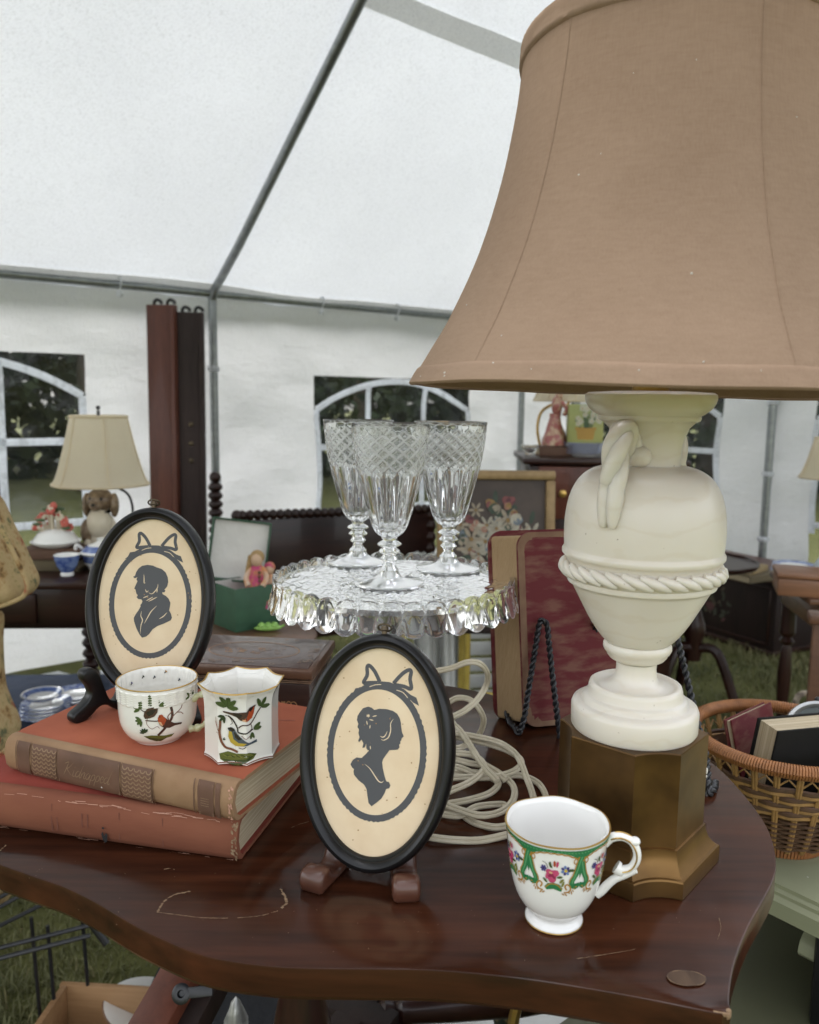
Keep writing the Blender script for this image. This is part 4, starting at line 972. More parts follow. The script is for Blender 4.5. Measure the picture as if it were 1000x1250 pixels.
# ================================================================== CORD
def zc(x, y): return 520+x/4.81, 800+y/4.81
LO = [([(20, 90), (60, 92), (150, 75), (250, 40), (320, 52), (362, 110), (352, 180), (300, 262), (220, 330), (130, 372)], ('y', .80)),
      ([(90, 300), (130, 278), (190, 250), (260, 262), (312, 312), (340, 385), (310, 470), (250, 520), (150, 560)], ('y', .83)),
      ([(100, 440), (160, 455), (300, 478), (430, 512), (520, 572), (562, 640), (592, 720), (622, 800), (632, 860), (600, 930)], ('z', .020)),
      ([(90, 462), (160, 475), (330, 512), (460, 552), (545, 600), (558, 642), (500, 688), (380, 716), (250, 716), (150, 722), (90, 735)], ('z', .014)),
      ([(100, 575), (160, 575), (260, 582), (325, 618), (338, 675), (262, 742), (150, 792), (90, 812)], ('z', .018)),
      ([(440, 735), (500, 706), (580, 712), (660, 752), (702, 822), (688, 870), (640, 930)], ('z', .005)),
      ([(140, 370), (250, 520), (320, 622), (430, 692), (512, 765), (512, 850), (440, 918), (320, 940), (200, 908), (90, 868)], ('z', .010)),
      ([(60, 885), (130, 872), (250, 850), (370, 812), (425, 760), (395, 725), (300, 690), (150, 690)], ('z', .007)),
      ([(60, 890), (110, 898), (180, 912), (280, 980), (400, 1010), (490, 1000)], ('z', .004)),
      ([(-10, 1055), (40, 1070), (180, 1085), (330, 1085), (490, 1050)], ('z', .004)),
      ([(90, 610), (150, 608), (250, 632), (350, 652), (430, 700), (470, 730)], ('z', .012)),
      ([(150, 400), (200, 440), (280, 560), (330, 640), (420, 740)], ('z', .022)),
      ([(80, 640), (200, 660), (300, 700), (330, 680)], ('z', .009)), ([(80, 930), (200, 940), (300, 890), (440, 875), (470, 890)], ('z', .004)),
      ([(100, 500), (180, 545), (250, 520)], ('z', .016))]
m = MB()
for pts, (k, val) in LO:
    P = [ony(*zc(*p), val+.012*sin(i*1.3)) if k == 'y' else onz(*zc(*p), T+val+.0015*sin(i*1.7)) for i, p in enumerate(pts)]
    P = smooth_path(P, 7); n_ = len(P)
    for sg in (-1, 1):
        Q = []
        for i, p in enumerate(P):
            t = (P[min(n_-1, i+1)]-P[max(0, i-1)]).normalized()
            sd2 = t.cross(Vector((0, -.83, .55))); sd2 = sd2.normalized() if sd2.length > 1e-4 else Vector((1, 0, 0))
            Q.append(p+sd2*sg*.00145)
        m.tube(Q, .00175, 8)
tag(m.build('power_cord', MA['cord']), 'cream twin flex cord coiled on the table beside the lamp', 'cord')

# ================================================================== RED BOOK ON IRON EASEL
MA['leather'] = pbr('worn_red_leather', (.105, .013, .016), .62, (.155, .062, .045), 60, stretch=(.5, 1, 1.6), stops=(.34, .56), spec=.25, bscale=200, bstr=.3, bdist=.0004)
MA['leatheredge'] = pbr('rubbed_tan_leather', (.20, .12, .065), .75, (.13, .06, .035), 40)
rb = thing('red_book', 'old red leather book with rounded corners propped on an iron easel', 'book', (.1335, .889, T+.004), radians(15))
R0 = Matrix.Rotation(radians(-10), 4, 'X')
BW, BH, BT = .165, .222, .045
def rrect(w_, h_, r): 
    pts = []
    for cx_, cz_, a0 in ((w_-r, r, -pi/2), (w_-r, h_-r, 0), (r, h_-r, pi/2), (r, r, pi)):
        pts += [(cx_+r*cos(a0+pi/2*i/8), cz_+r*sin(a0+pi/2*i/8)) for i in range(9)]
    return pts
XZ = Matrix(((1, 0, 0, 0), (0, 0, 1, 0), (0, 1, 0, 0), (0, 0, 0, 1)))
def slab(w_, h_, r, y0, y1, sh=0, mi=0, ins=0, n_=1, wav=0):
    m.M = R0; P = rrect(w_, h_, r); k = len(P); vs = []
    for j in range(n_+1):
        y = y0+(y1-y0)*j/n_; e = ins+wav*(j % 2)
        vs += [(min(max(x, e), w_-e)+sh*y/BT, y, min(max(z, e), h_-e)) for x, z in P]
    fs = [(j*k+i, j*k+(i+1) % k, (j+1)*k+(i+1) % k, (j+1)*k+i) for j in range(n_) for i in range(k)]
    fs += [tuple(range(k))[::-1], tuple(n_*k+i for i in range(k))]
    m.add(vs, fs, mi)
SH = -.020
m = MB(); slab(BW, BH, .017, 0, .0022, SH); m.build('front_cover', MA['leather'], rb, 30)
m = MB(); slab(BW+.001, BH+.003, .018, BT-.002, BT, SH); m.build('back_cover', MA['leather'], rb, 30)
m = MB(); slab(BW, BH, .016, .0024, BT-.0022, SH, ins=.0035, n_=22, wav=.0009); m.build('pages', MA['pagesv'], rb, 60)
m = MB(); m.M = R0; P = rrect(BW, BH, .017); k = len(P); cx_, cz_ = BW/2, BH/2; rg = random.Random(3)
vs = [(x, -.00025, z) for x, z in P]+[(x+(cx_-x)*(.055+.05*rg.random()), -.00025, z+(cz_-z)*(.045+.05*rg.random())) for x, z in P]
m.add(vs, [(i, (i+1) % k, (i+1) % k+k, i+k) for i in range(k)]); m.build('rubbed_edge', MA['leatheredge'], rb)
def twisted(mb, path, r, tw=420, k=2):
    P = smooth_path(path, 10); L = 0; n_ = len(P); prev = None; S = [[] for _ in range(k)]
    for i in range(n_):
        if i: L += (P[i]-P[i-1]).length
        t = (P[min(n_-1, i+1)]-P[max(0, i-1)]).normalized()
        u = (prev if prev else Vector((.3, .9, .1))); u = (u-t*u.dot(t)).normalized(); prev = u; v = t.cross(u)
        for q in range(k):
            a = L*tw+q*2*pi/k; S[q].append(P[i]+(u*cos(a)+v*sin(a))*r*.55)
    for s_ in S: mb.tube(s_, r*.62, 7)
def dense(pts, step=.0022):
    out = []
    for a, b in zip(pts, pts[1:]):
        a, b = Vector(a), Vector(b); n_ = max(1, int((b-a).length/step/6)); out += [a.lerp(b, i/n_) for i in range(n_)]
    return out+[Vector(pts[-1])]
ez = thing('iron_easel', 'black twisted iron easel holding the red book', 'easel', (0, 0, 0))
bY = .872
def ez_y(x, y, Y): return ony(x, y, Y)
apex = ony(662, 757, .905)
m = MB(); twisted(m, dense([ony(617, 866, .925), ony(622, 880, .905), onz(634, 894, T+.004), ony(640, 876, .880), ony(649, 820, .892), ony(658, 764, .905), apex, ony(668, 764, .905), ony(674, 820, .89), ony(681, 880, .875), ony(684, 905, .87)]), .0032)
m.build('arm', MA['iron'], ez)
m = MB(); twisted(m, dense([ony(812, 735, .86), ony(826, 775, .845), ony(845, 855, .81), ony(862, 925, .77), onz(866, 967, T+.004), onz(872, 962, T+.004), ony(873, 955, .77)]), .0034)
m.build('arm', MA['iron'], ez)
m = MB(); twisted(m, dense([ony(684, 905, .87), (.23, .88, T+.006), (.27, .80, T+.006), onz(862, 965, T+.004)]), .003); m.build('cross_rail', MA['iron'], ez)
m = MB(); twisted(m, dense([(.20, .90, T+.16), (.23, .95, T+.08), (.245, .955, T+.003)]), .003); m.build('back_leg', MA['iron'], ez)

# ================================================================== ALABASTER LAMP
lp = thing('table_lamp', 'large alabaster urn lamp with taupe bell shade on brass plinth', 'lamp', (.1850, .6400, T))
def octo(side, cut, dep, k=8):
    h = side/2; pts = []
    for q in range(4):
        a = pi/2*q; c_, s_ = cos(a), sin(a)
        p0 = Vector((h, h-cut)); p1 = Vector((h-cut, h)); mid = (p0+p1)/2; nrm = Vector((-1, -1)).normalized()
        for i in range(k+1):
            t = i/k; p = p0.lerp(p1, t)+nrm*dep*4*t*(1-t); pts.append((p.x*c_-p.y*s_, p.x*s_+p.y*c_))
    return pts
def octstack(levels, name, mat, rot):
    m = MB(); m.M = Matrix.Rotation(rot, 4, 'Z'); k = 36; vs = []; fs = []
    for (side, cut, dep, z) in levels: vs += [(x, y, z) for x, y in octo(side, cut, dep)]
    for j in range(len(levels)-1):
        fs += [(j*k+i, j*k+(i+1) % k, (j+1)*k+(i+1) % k, (j+1)*k+i) for i in range(k)]
    tt = tessellate_polygon([[Vector((x, y, 0)) for x, y in octo(*levels[-1][:3])]]); o_ = (len(levels)-1)*k
    fs += [tuple(i+o_ for i in t) for t in tt]
    m.add(vs, fs); return m.build(name, mat, lp, 22)
rot = radians(49)
octstack([(.122, .027, .0045, .0), (.1255, .027, .005, .0), (.1265, .027, .005, .0012), (.1265, .027, .005, .0135), (.1255, .027, .005, .0148), (.122, .0265, .005, .0152), (.1205, .0265, .005, .0160), (.1165, .0262, .0048, .0185), (.1115, .026, .0045, .0225), (.1085, .0255, .0042, .0275), (.1072, .0255, .004, .0310), (.1072, .0255, .004, .0330), (.1040, .025, .004, .0335)], 'plinth', MA['brass'], rot)
octstack([(.1040, .025, .004, .0330), (.1040, .025, .004, .1085), (.1030, .025, .004, .1095)], 'pedestal', MA['brass'], rot)
def P_(l): return [(r*.955, z-.78) for r, z in l]
m = MB(); m.lathe(P_([(0, .8893), (.0510, .8893), (.0525, .8915), (.0527, .9065), (.0515, .9095), (.0480, .9108), (.0448, .9112), (.0440, .9118), (.0432, .9150), (.0415, .9165), (.0400, .9168), (.0393, .9180), (.0388, .9225), (.0378, .9258), (.0358, .9268), (.0338, .9262), (.0318, .9245), (.029, .9242), (.024, .9252), (.0195, .9280), (.0172, .9325), (.0165, .9390), (.0167, .9440), (.0167, .9445)]), 96)
m.build('socle', MA['alab'], lp, 50)
m = MB(); m.lathe(P_([(.0150, .9448), (.0188, .9455), (.0225, .9475), (.0248, .9502), (.0252, .9520), (.0268, .9532), (.0282, .9560), (.0280, .9590), (.0265, .9608), (.0240, .9612)]), 72); m.build('collar', MA['alab'], lp, 40)
body = [(.0245, .9605), (.0262, .9612), (.0300, .9645), (.0350, .9705), (.0408, .9790), (.0470, .9900), (.0525, 1.0000), (.0560, 1.0065)]
b2_ = [(.0615, 1.0268), (.0628, 1.0300), (.0640, 1.0308), (.0655, 1.0325), (.0656, 1.0350), (.0642, 1.0372)]
b3_ = [(.0640, 1.0380), (.0644, 1.0450), (.0645, 1.0540), (.0638, 1.0640), (.0618, 1.0750), (.0580, 1.0850), (.0520, 1.0935), (.0440, 1.0990), (.0360, 1.1018), (.0290, 1.1030), (.0268, 1.1032)]
m = MB(); m.lathe(P_(sm_prof(body, 4)+[(.0575, 1.0085), (.0600, 1.0095), (.0607, 1.0115), (.0600, 1.0135), (.0612, 1.0150), (.0612, 1.0268)]+b2_+sm_prof(b3_, 4)), 128); m.build('urn_body', MA['alab'], lp, 38)
nk = [(.0265, 1.1030), (.0266, 1.1100), (.0272, 1.1170), (.0288, 1.1250), (.0318, 1.1320), (.0365, 1.1365), (.0398, 1.1378), (.0405, 1.1395), (.0402, 1.1412), (.0425, 1.1425), (.0480, 1.1465), (.0508, 1.1510), (.0518, 1.1545), (.0515, 1.1575), (.0490, 1.1590), (.0300, 1.1600), (0, 1.1600)]
m = MB(); m.lathe(P_(nk), 96); m.build('urn_neck', MA['alab'], lp, 34)
m = MB(); NR = 30
for k in range(NR):   # carved rope round the belly
    a0 = 2*pi*k/NR; pts = []
    for i in range(9):
        t = i/8-.5; a = a0+t*.36; r = .0596+.0018*cos(t*pi*.9); pts.append((r*cos(a), r*sin(a), .2408+t*-.0085))
    m.tube(smooth_path(pts, 2), [.0018+.0021*cos((i/16-.5)*2.6) for i in range(17)], 8)
m.build('rope_band', MA['alab'], lp, 50)
for sg in (0, 1):
    a = math.atan2(-.76, -.62)+pi*sg
    path = smooth_path([(.027, 0, .332), (.033, 0, .345), (.0415, 0, .3515), (.0500, 0, .348), (.0555, 0, .337), (.0575, 0, .322), (.0585, 0, .308), (.0605, 0, .294), (.0625, 0, .280)], 10); n_ = len(path)
    m = MB(); m.M = Matrix.Rotation(a, 4, 'Z')
    for q in range(3):
        S = []; rad = []
        for i, p in enumerate(path):
            t = (path[min(n_-1, i+1)]-path[max(0, i-1)]).normalized(); u = Vector((0, 1, 0)); v = t.cross(u); f = i/(n_-1)
            an = min(f, .74)*9.5+q*2*pi/3; am = .0041*(1 if f < .8 else 1-(f-.8)*.6)
            S.append(p+u*cos(an)*am*(1+.5*max(0, f-.6))+v*sin(an)*am*(.9 if f < .7 else .6)); rad.append(.0051*(.75+.5*min(1, f*2))*(1 if f < .8 else max(.35, 1-((f-.8)/.2)**2*.65)))
        m.tube(S, rad, 12)
    m.ball((.027, .006, .331), (.007, .009, .008), 14, 10)
    m.build('handle', MA['alab'], lp, 60)
m = MB(); m.lathe([(.014, .380), (.014, .384), (.008, .388), (.008, .405), (.015, .410), (.0165, .43), (.0165, .455), (.012, .46), (0, .46)], 24); m.build('socket', MA['gold'], lp)
# shade
def shade_mat(name, c1, c2, tr=.3):
    m, t, b = base_mat(name); t.nodes.remove(b); out = t.nodes['Material Output']
    a = noise(t, coords(t, (1, 1, .03)), 900, 2); b2m = noise(t, coords(t, (.25, .25, 1)), 420, 2)
    ad = N(t, 'ShaderNodeMath', operation='ADD'); t.links.new(a, ad.inputs[0]); t.links.new(b2m, ad.inputs[1])
    big = noise(t, coords(t), 5, 4)
    ad3 = N(t, 'ShaderNodeMath', operation='MULTIPLY_ADD'); ad3.inputs[1].default_value = .35; t.links.new(ad.outputs[0], ad3.inputs[0]); t.links.new(big, ad3.inputs[2])
    cr = ramp(t, ad3.outputs[0], [(.62, c2), (1.0, c1)])
    df = N(t, 'ShaderNodeBsdfDiffuse'); tl = N(t, 'ShaderNodeBsdfTranslucent'); sh = N(t, 'ShaderNodeBsdfSheen'); sh.inputs['Roughness'].default_value = .4; sh.inputs['Color'].default_value = (.5, .45, .4, 1)
    bp = N(t, 'ShaderNodeBump'); bp.inputs['Strength'].default_value = .3; bp.inputs['Distance'].default_value = .0004; t.links.new(ad.outputs[0], bp.inputs['Height'])
    for s_ in (df, tl): t.links.new(cr, s_.inputs['Color']); t.links.new(bp.outputs[0], s_.inputs['Normal'])
    mx = N(t, 'ShaderNodeMixShader'); mx.inputs[0].default_value = tr; t.links.new(df.outputs[0], mx.inputs[1]); t.links.new(tl.outputs[0], mx.inputs[2])
    m2 = N(t, 'ShaderNodeMixShader'); m2.inputs[0].default_value = .10; t.links.new(mx.outputs[0], m2.inputs[1]); t.links.new(sh.outputs[0], m2.inputs[2])
    t.links.new(m2.outputs[0], out.inputs[0]); return m
MA['shade'] = shade_mat('taupe_shade_silk', (.425, .302, .212), (.345, .238, .163), .30)
MA['shadec'] = shade_mat('cream_shade_cloth', (.95, .87, .69), (.90, .80, .62), .5)
shp = sm_prof([(.1925, .3825), (.1775, .408), (.1630, .434), (.1430, .481), (.1280, .534), (.1190, .586), (.1160, .620), (.1155, .634)], 7)
Rs = prof_interp(shp)
TILT = Matrix.Rotation(radians(-.0), 4, 'X') @ Matrix.Rotation(radians(1.3), 4, 'Y')
SC = Matrix.Translation((.003, 0, .378)) @ TILT @ Matrix.Translation((0, 0, -.38))
seam0 = radians(-143)
def shf(a, r, z, j):
    q = (((a-seam0) % (pi/3))/(pi/3)-.5)*2
    k = 1-.022*(1-q*q)
    return r*k, z+.0012*mn.noise(Vector((a*3, z*20, 0)))*(z < .40)
m = MB(); m.M = SC; m.lathe(shp, 144, fn=shf); m.lathe([(r-.0012, z) for r, z in shp][::-1], 144, fn=shf); m.build('lamp_shade', MA['shade'], lp, 60)
def hem(z0, z1, name, bul=.0016):
    pts = [(Rs(z0)+.0002, z0-.0015), (Rs(z0)+bul, z0)]+[(Rs(z0+(z1-z0)*i/6)+bul, z0+(z1-z0)*i/6) for i in range(1, 6)]+[(Rs(z1)+bul*.8, z1), (Rs(z1)+.0001, z1+.0006)]
    def hf(a, r, z, j):
        r2, z2 = shf(a, r, z, j); return r2+.0007*mn.noise(Vector((a*9, z*90, 5)))+.0004*mn.noise(Vector((a*30+z*300, z*60, 5))), z2
    m = MB(); m.M = SC; m.lathe(pts, 216, fn=hf); m.build(name, MA['shade'], lp, 60)
hem(.3822, .3935, 'bottom_trim'); hem(.6195, .6345, 'top_trim', .0022)
m = MB(); m.M = SC
for k in range(6):
    a = seam0+k*pi/3; m.tube([(shf(a, r, z, 0)[0]*cos(a), shf(a, r, z, 0)[0]*sin(a), z) for r, z in shp], .0005, 6)
m.build('shade_seam', MA['shade'], lp)
m = MB(); m.M = SC; rg = random.Random(31); MA['lint'] = pbr('white_lint', (.7, .68, .62), .9)
for _ in range(26):
    a = rg.uniform(-2.9, -.6); z = rg.choice([rg.uniform(.384, .40), rg.uniform(.384, .61)]); r, z2 = shf(a, Rs(z), z, 0); m.ball(((r+.0019*(z < .395))*cos(a), (r+.0019*(z < .395))*sin(a), z2), rg.uniform(.0003, .0007), 6, 4)
m.build('lint', MA['lint'], lp)['kind'] = 'stuff'
m = MB(); m.M = Matrix.Rotation(rot, 4, 'Z')
q_ = octo(.1040, .025, .004)
m.ball((q_[27][0], q_[27][1], .078), (.0012, .0012, .0028), 7, 5); m.ball((q_[27][0], q_[27][1], .0735), (.0009, .0009, .0012), 7, 5); m.build('chip', MA['lint'], lp)['kind'] = 'stuff'
MA['dkwire'] = MA['iron']
m = MB(); m.M = SC
for k in range(3):
    a = seam0+.3+k*2*pi/3; m.tube([(.01*cos(a), .01*sin(a), .60), (.1125*cos(a), .1125*sin(a), .632)], .0015, 6)
m.tube([(0, 0, .46), (.035, 0, .49), (.045, 0, .54), (.02, 0, .595), (0, 0, .60), (-.02, 0, .595), (-.045, 0, .54), (-.035, 0, .49), (0, 0, .46)], .0016, 6)
m.ball((0, 0, .50), (.028, .028, .036), 16, 12); m.build('harp_and_bulb', MA['steel'], lp)

# ================================================================== FLORAL MUG
mp = onz(676, 1121, T)
mg = thing('mug', 'white footed bone china mug with green swag border and flowers', 'mug', (mp.x, mp.y, T))
thm = math.atan2(-mp.y, -mp.x)
KZ = .885
ou = [(r*.975, z*KZ) for r, z in sm_prof([(.0205, .0006), (.0212, .0022), (.0206, .0042), (.0188, .0066), (.0184, .0092), (.0204, .0124), (.0254, .0190), (.0298, .0290), (.0328, .0420), (.0347, .0560), (.0360, .0700), (.0373, .0805), (.0380, .0842)], 4)]
Rm = prof_interp(ou)
def mugf(a, r, z, j):
    k = max(0, (z/KZ-.03)/.055); return r*(1+.006*k*cos(6*(a-thm))), z+.0009*max(0, k-.6)*cos(6*(a-thm))
inn = [(.0378*.975, .0849*KZ), (.0372*.975, .0848*KZ)]+[(r-.0021, z) for r, z in reversed(ou) if .016 < z < .083*KZ]+[(.012, .0125), (0, .0118)]
m = MB(); m.lathe([(0, .0030), (.0165, .0022), (.0185, .0003)]+ou+inn, 144, fn=mugf); m.build('mug_body', MA['porc'], mg, 50)
m = MB(); m.lathe([(r*.975, z*KZ) for r, z in [(.03795, .0838), (.0384, .0843), (.0383, .0849), (.0377, .0851), (.0371, .0849)]], 144, fn=mugf); m.build('gilt_rim', MA['gold'], mg)
m = MB(); m.lathe([(.0209, .0010), (.0211, .0015), (.0209, .0021)], 72); m.build('gilt_foot_line', MA['gold'], mg)
hm = thm+radians(82)
HP = [(.0340, .0735), (.0385, .0790), (.0455, .0815), (.0520, .0790), (.0558, .0720), (.0560, .0640), (.0525, .0565), (.0465, .0535), (.0425, .0555)]
HL = [(.0550, .0560), (.0480, .0500), (.0420, .0455), (.0375, .0400), (.0330, .0330), (.0295, .0290)]
def hr(l, w0): return w0
m = MB()
HP = [(r-.0007, z*KZ) for r, z in HP]; HL = [(r, z*KZ) for r, z in HL]
p1 = smooth_path(radial(HP, hm), 6); m.tube(p1, [.0036-.0007*sin(pi*i/len(p1))+(.0012 if i > len(p1)-8 else 0) for i in range(len(p1))], 12, flat=1.0)
p2 = smooth_path(radial(HL, hm), 6); m.tube(p2, [.0026+.0008*(i/len(p2)) for i in range(len(p2))], 12)
m.ball(radial([(.0535, .0795*KZ)], hm)[0], (.004, .004, .003), 12, 8); m.build('handle', MA['porc'], mg, 60)
m = MB(); m.tube([Vector(p)+Vector((-sin(hm), cos(hm), 0))*-.0031 for p in p1[6:44]], .0006, 5); m.tube([Vector(p)+Vector((0, 0, .0028)) for p in p1[8:22]], .0008, 5); m.build('handle_gilding', MA['gold'], mg)
def rimy(x): return 368-62*((x-370)/340)**2
def msurf(off):
    def f(u, v, h):
        th = thm+off+u/.0365; z = .0838*KZ-v; r, z2 = mugf(th, Rm(z), z, 0); r += .00032+h*.000005
        return (r*cos(th), r*sin(th), z2)
    return f
for pk in range(6):
    X = lambda x, y: ((x-372)*.000098, (y-rimy(x))*.000112)
    d = Decal(msurf(pk*pi/3-.03), X); d.w1 = .0003; d.lim = .0016
    # green border with gilt scallops
    e = 372-195; f_ = 372+195
    xs = [e+(f_-e)*i/16 for i in range(17)]
    d.poly([(x, rimy(x)+8) for x in xs]+[(x, rimy(x)+27+56*abs((x-372)/195)**3) for x in xs[::-1]], PI['green'])
    for sg in (-1, 1): d.poly([(372+sg*110, rimy(372+sg*110)+20), (372+sg*195, rimy(372+sg*195)+12), (372+sg*196, rimy(372+sg*195)+205), (372+sg*182, rimy(372+sg*182)+150), (372+sg*166, rimy(372+sg*166)+80)], PI['green'])
    for x in xs[::1]: d.blob(x, rimy(x)+18+8*abs((x-372)/195), 8, 4, PI['greenl'], .6, 6)
    d.stroke([(x, rimy(x)+31+58*abs((x-372)/195)**3+5*(i % 2)) for i, x in enumerate(xs)], .0010, PI['goldp'], 3)
    for sg in (-1, 1):
        S = lambda p: [(372+sg*x, y) for x, y in p]
        d.stroke(S([(205, 385), (185, 430), (178, 470), (165, 520), (140, 565), (135, 592), (155, 610), (175, 602), (172, 585)]), .0038, PI['green'], 5)
        d.stroke(S([(200, 400), (186, 440), (176, 480), (160, 530), (142, 570), (140, 590)]), .0009, PI['greenl'], 5)
        d.stroke(S([(178, 400), (165, 440), (155, 480), (140, 530), (120, 565), (115, 590)]), .0008, PI['goldp'], 5)
        d.stroke(S([(170, 410), (150, 418), (140, 440), (152, 455), (165, 440)]), .0007, PI['goldp'], 4)
        d.stroke(S([(100, 640), (85, 615), (105, 600), (128, 620), (120, 650), (80, 660)]), .0011, PI['goldp'], 4)
        for q in range(4): d.blob(372+sg*(75+q*22), 672-q*9+(q % 2)*10, 13, 5, PI['goldp'], sg*(.5+q*.3), 7)
        for q in range(3): d.blob(372+sg*(150+q*10), 640-q*16, 11, 4, PI['goldp'], sg*(.9-q*.6), 7)
    d.poly([(305, 630), (330, 605), (372, 598), (414, 605), (440, 632), (430, 655), (372, 640), (320, 652)], PI['green']); d.stroke([(310, 640), (340, 612), (372, 606), (405, 612), (436, 640)], .0008, PI['goldp'], 4)
    for (x, y, r) in ((355, 545, 42), (335, 525, 22), (385, 530, 26), (360, 575, 30), (330, 560, 20)): d.blob(x, y, r, r*.85, PI['pink'], 0, 12, .1)
    for (x, y, r) in ((355, 545, 20), (375, 560, 16), (340, 555, 12)): d.blob(x, y, r, r*.6, PI['pinkd'], .5, 9, .1)
    d.blob(350, 530, 14, 8, PI['pale'], .2, 8)
    for q in range(7): a = q*.9; d.blob(455+cos(a)*24, 505+sin(a)*22, 13, 10, PI['sky_'] if q % 2 else PI['violet'], a, 7)
    d.blob(456, 507, 11, 10, PI['sun'], 0, 8)
    for q in range(6): a = q*1.05; d.blob(297+cos(a)*14, 505+sin(a)*14, 10, 8, PI['violet'], a, 7)
    d.blob(297, 505, 6, 6, PI['dark'], 0, 7)
    for (x, y, a, k) in ((430, 580, .8, 'sage'), (415, 555, .2, 'leaf'), (310, 585, 2.4, 'leaf'), (395, 470, 1.4, 'pink'), (375, 468, 1.6, 'red'), (345, 478, 1.9, 'leaf'), (500, 500, .2, 'leaf'), (440, 600, 1.2, 'sage')): d.blob(x, y, 22, 9, PI[k], -a, 8)
    for p in ([(330, 500), (315, 470), (290, 458)], [(360, 500), (350, 470), (345, 455)], [(470, 500), (500, 490), (515, 495)]): d.stroke(p, .0004, PI['leafd'], 3)
    d.build('painted_panel', PMATS, mg)
# ================================================================== THINGS FURTHER BACK IN THE TENT
def cbox(name, label, cat, loc, rz, parts, group=None):
    """a thing made of plain joinery: parts = [(name, material, [(centre, size, bevel)])]"""
    o = thing(name, label, cat, loc, rz, group)
    for nm, mt, bs in parts:
        m = MB()
        for c, s_, bv in bs: m.box(c, s_, 0, bv)
        m.build(nm, mt, o)
    return o
def spool(L, pitch, r0, r1):
    out = []; n_ = max(2, int(L/pitch))
    for k in range(n_):
        for q in range(6):
            t = (k+q/6)/n_; out.append((r0+(r1-r0)*abs(sin(pi*q/6)), t))
    return out+[(r0, 1)]
def turned_leg(parent, x, y, z0, z1, r, mat, name='leg'):
    m = MB(); h = z1-z0
    m.turned((x, y, z0), (x, y, z1), [(r*.45, 0), (r*.6, .03), (r*.4, .06), (r*.55, .12), (r*.8, .3), (r*.95, .5), (r*.7, .66), (r*.55, .7), (r*1.05, .73), (r*.6, .76), (r*1.1, .79), (r*1.1, .8), (r*.95, 1)], 14)
    return m.build(name, mat, parent)
MA['blue'] = pbr('blue_transfer', (.05, .09, .30), .15, (.22, .30, .52), 45, stops=(.35, .62), coat=.4)
MA['bluerim'] = pbr('blue_rim', (.06, .10, .32), .15, (.35, .42, .6), 70, coat=.4, stops=(.4, .6))
MA['navy'] = pbr('navy_cloth', (.012, .025, .055), .9, (.008, .016, .04), 9, bscale=30, bstr=.5, bdist=.01)
MA['olive'] = pbr('olive_book', (.13, .10, .055), .8); MA['brownbook'] = pbr('brown_book', (.12, .06, .035), .7)
MA['redflower'] = pbr('red_petal', (.45, .06, .04), .4, (.6, .16, .12), 60); MA['cream'] = pbr('cream_glaze', (.70, .62, .48), .3)
MA['greenglaze'] = pbr('green_glaze', (.08, .13, .05), .4, (.04, .07, .03), 40); MA['dogbrown'] = pbr('brown_glaze', (.13, .085, .05), .35, (.3, .22, .14), 40, stops=(.35, .6))
# left side table
lt = thing('side_table', 'dark mahogany table with drawer standing under the left window', 'table', (-1.31, 2.46, 0), radians(3))
m = MB(); m.box((0, 0, .631), (1.16, .54, .018), 0, .005); m.build('tabletop', MA['mahog'], lt)
m = MB(); m.box((0, 0, .562), (1.10, .48, .118), 0, .003); m.build('apron', MA['mahog'], lt)
dr = MB().box((-.05, -.246, .562), (.62, .014, .085), 0, .004).build('drawer', MA['mahog'], lt)
m = MB()
for x in (-.21, .11): m.turned((x, -.250, .562), (x, -.285, .562), [(.006, 0), (.006, .3), (.016, .5), (.017, .8), (.008, 1)], 12)
m.build('knob', MA['redwood'], dr)
for x in (-.52, .52):
    for y in (-.21, .21): MB().box((x, y, (GZ+.5)/2), (.042, .042, .5-GZ), 0, .003).build('leg', MA['mahogz'], lt)
zt = .640
def flat_book(label, loc, rz, L, d, t, mat):
    o = thing('book', label, 'book', loc, rz)
    m = MB(); m.box((0, 0, t-.002), (L, d, .004), 0, .001); m.box((0, 0, .002), (L, d, .004), 0, .001); m.box((0, -d/2+.002, t/2), (L, .004, t), 0, .0015); m.build('cover', mat, o)
    MB().box((0, .002, t/2), (L-.008, d-.010, t-.006)).build('pages', MA['pages'], o); return o
pb = onz(58, 698, zt)
flat_book('olive cloth book lying under the brown one on left table', (pb.x, pb.y+.07, zt+.001), .05, .17, .14, .032, MA['olive'])
flat_book('brown book lying directly under the flower dish', (pb.x+.005, pb.y+.075, zt+.034), -.05, .185, .145, .030, MA['brownbook'])
fd = thing('flower_dish', 'white lidded porcelain dish heaped with red modelled flowers', 'dish', (pb.x-.002, pb.y+.07, zt+.0645))
m = MB(); m.lathe([(0, .0), (.05, .0), (.056, .004), (.072, .014), (.073, .017), (.066, .018), (.060, .026), (.050, .040), (.03, .05), (0, .054)], 40); m.build('dish', MA['porc'], fd)
rg = random.Random(5)
fl = MB(); lf = MB(); st_ = MB()
for k in range(26):
    a = rg.uniform(0, 2*pi); q = rg.uniform(0, 1); r = .054*sqrt(q); z = .042+.060*(1-q)*rg.uniform(.6, 1.25)+.01
    c = Vector((r*cos(a)-.008, r*sin(a)*.8, z))
    if k % 3:
        for p in range(6):
            b = p*1.047; fl.ball(c+Vector((cos(b)*.0075, sin(b)*.004, sin(b)*.0065)), (.0062, .004, .0058), 7, 5, mi=rg.choice((0, 0, 1)))
    else:
        lf.ball(c, (.015, .006, .006), 8, 5)
    st_.tube([c*1, Vector((c.x*.5, c.y*.5, .04))], .0035, 6)
fl.ball((-.002, 0, .122), (.011, .01, .012), 8, 6, mi=0)
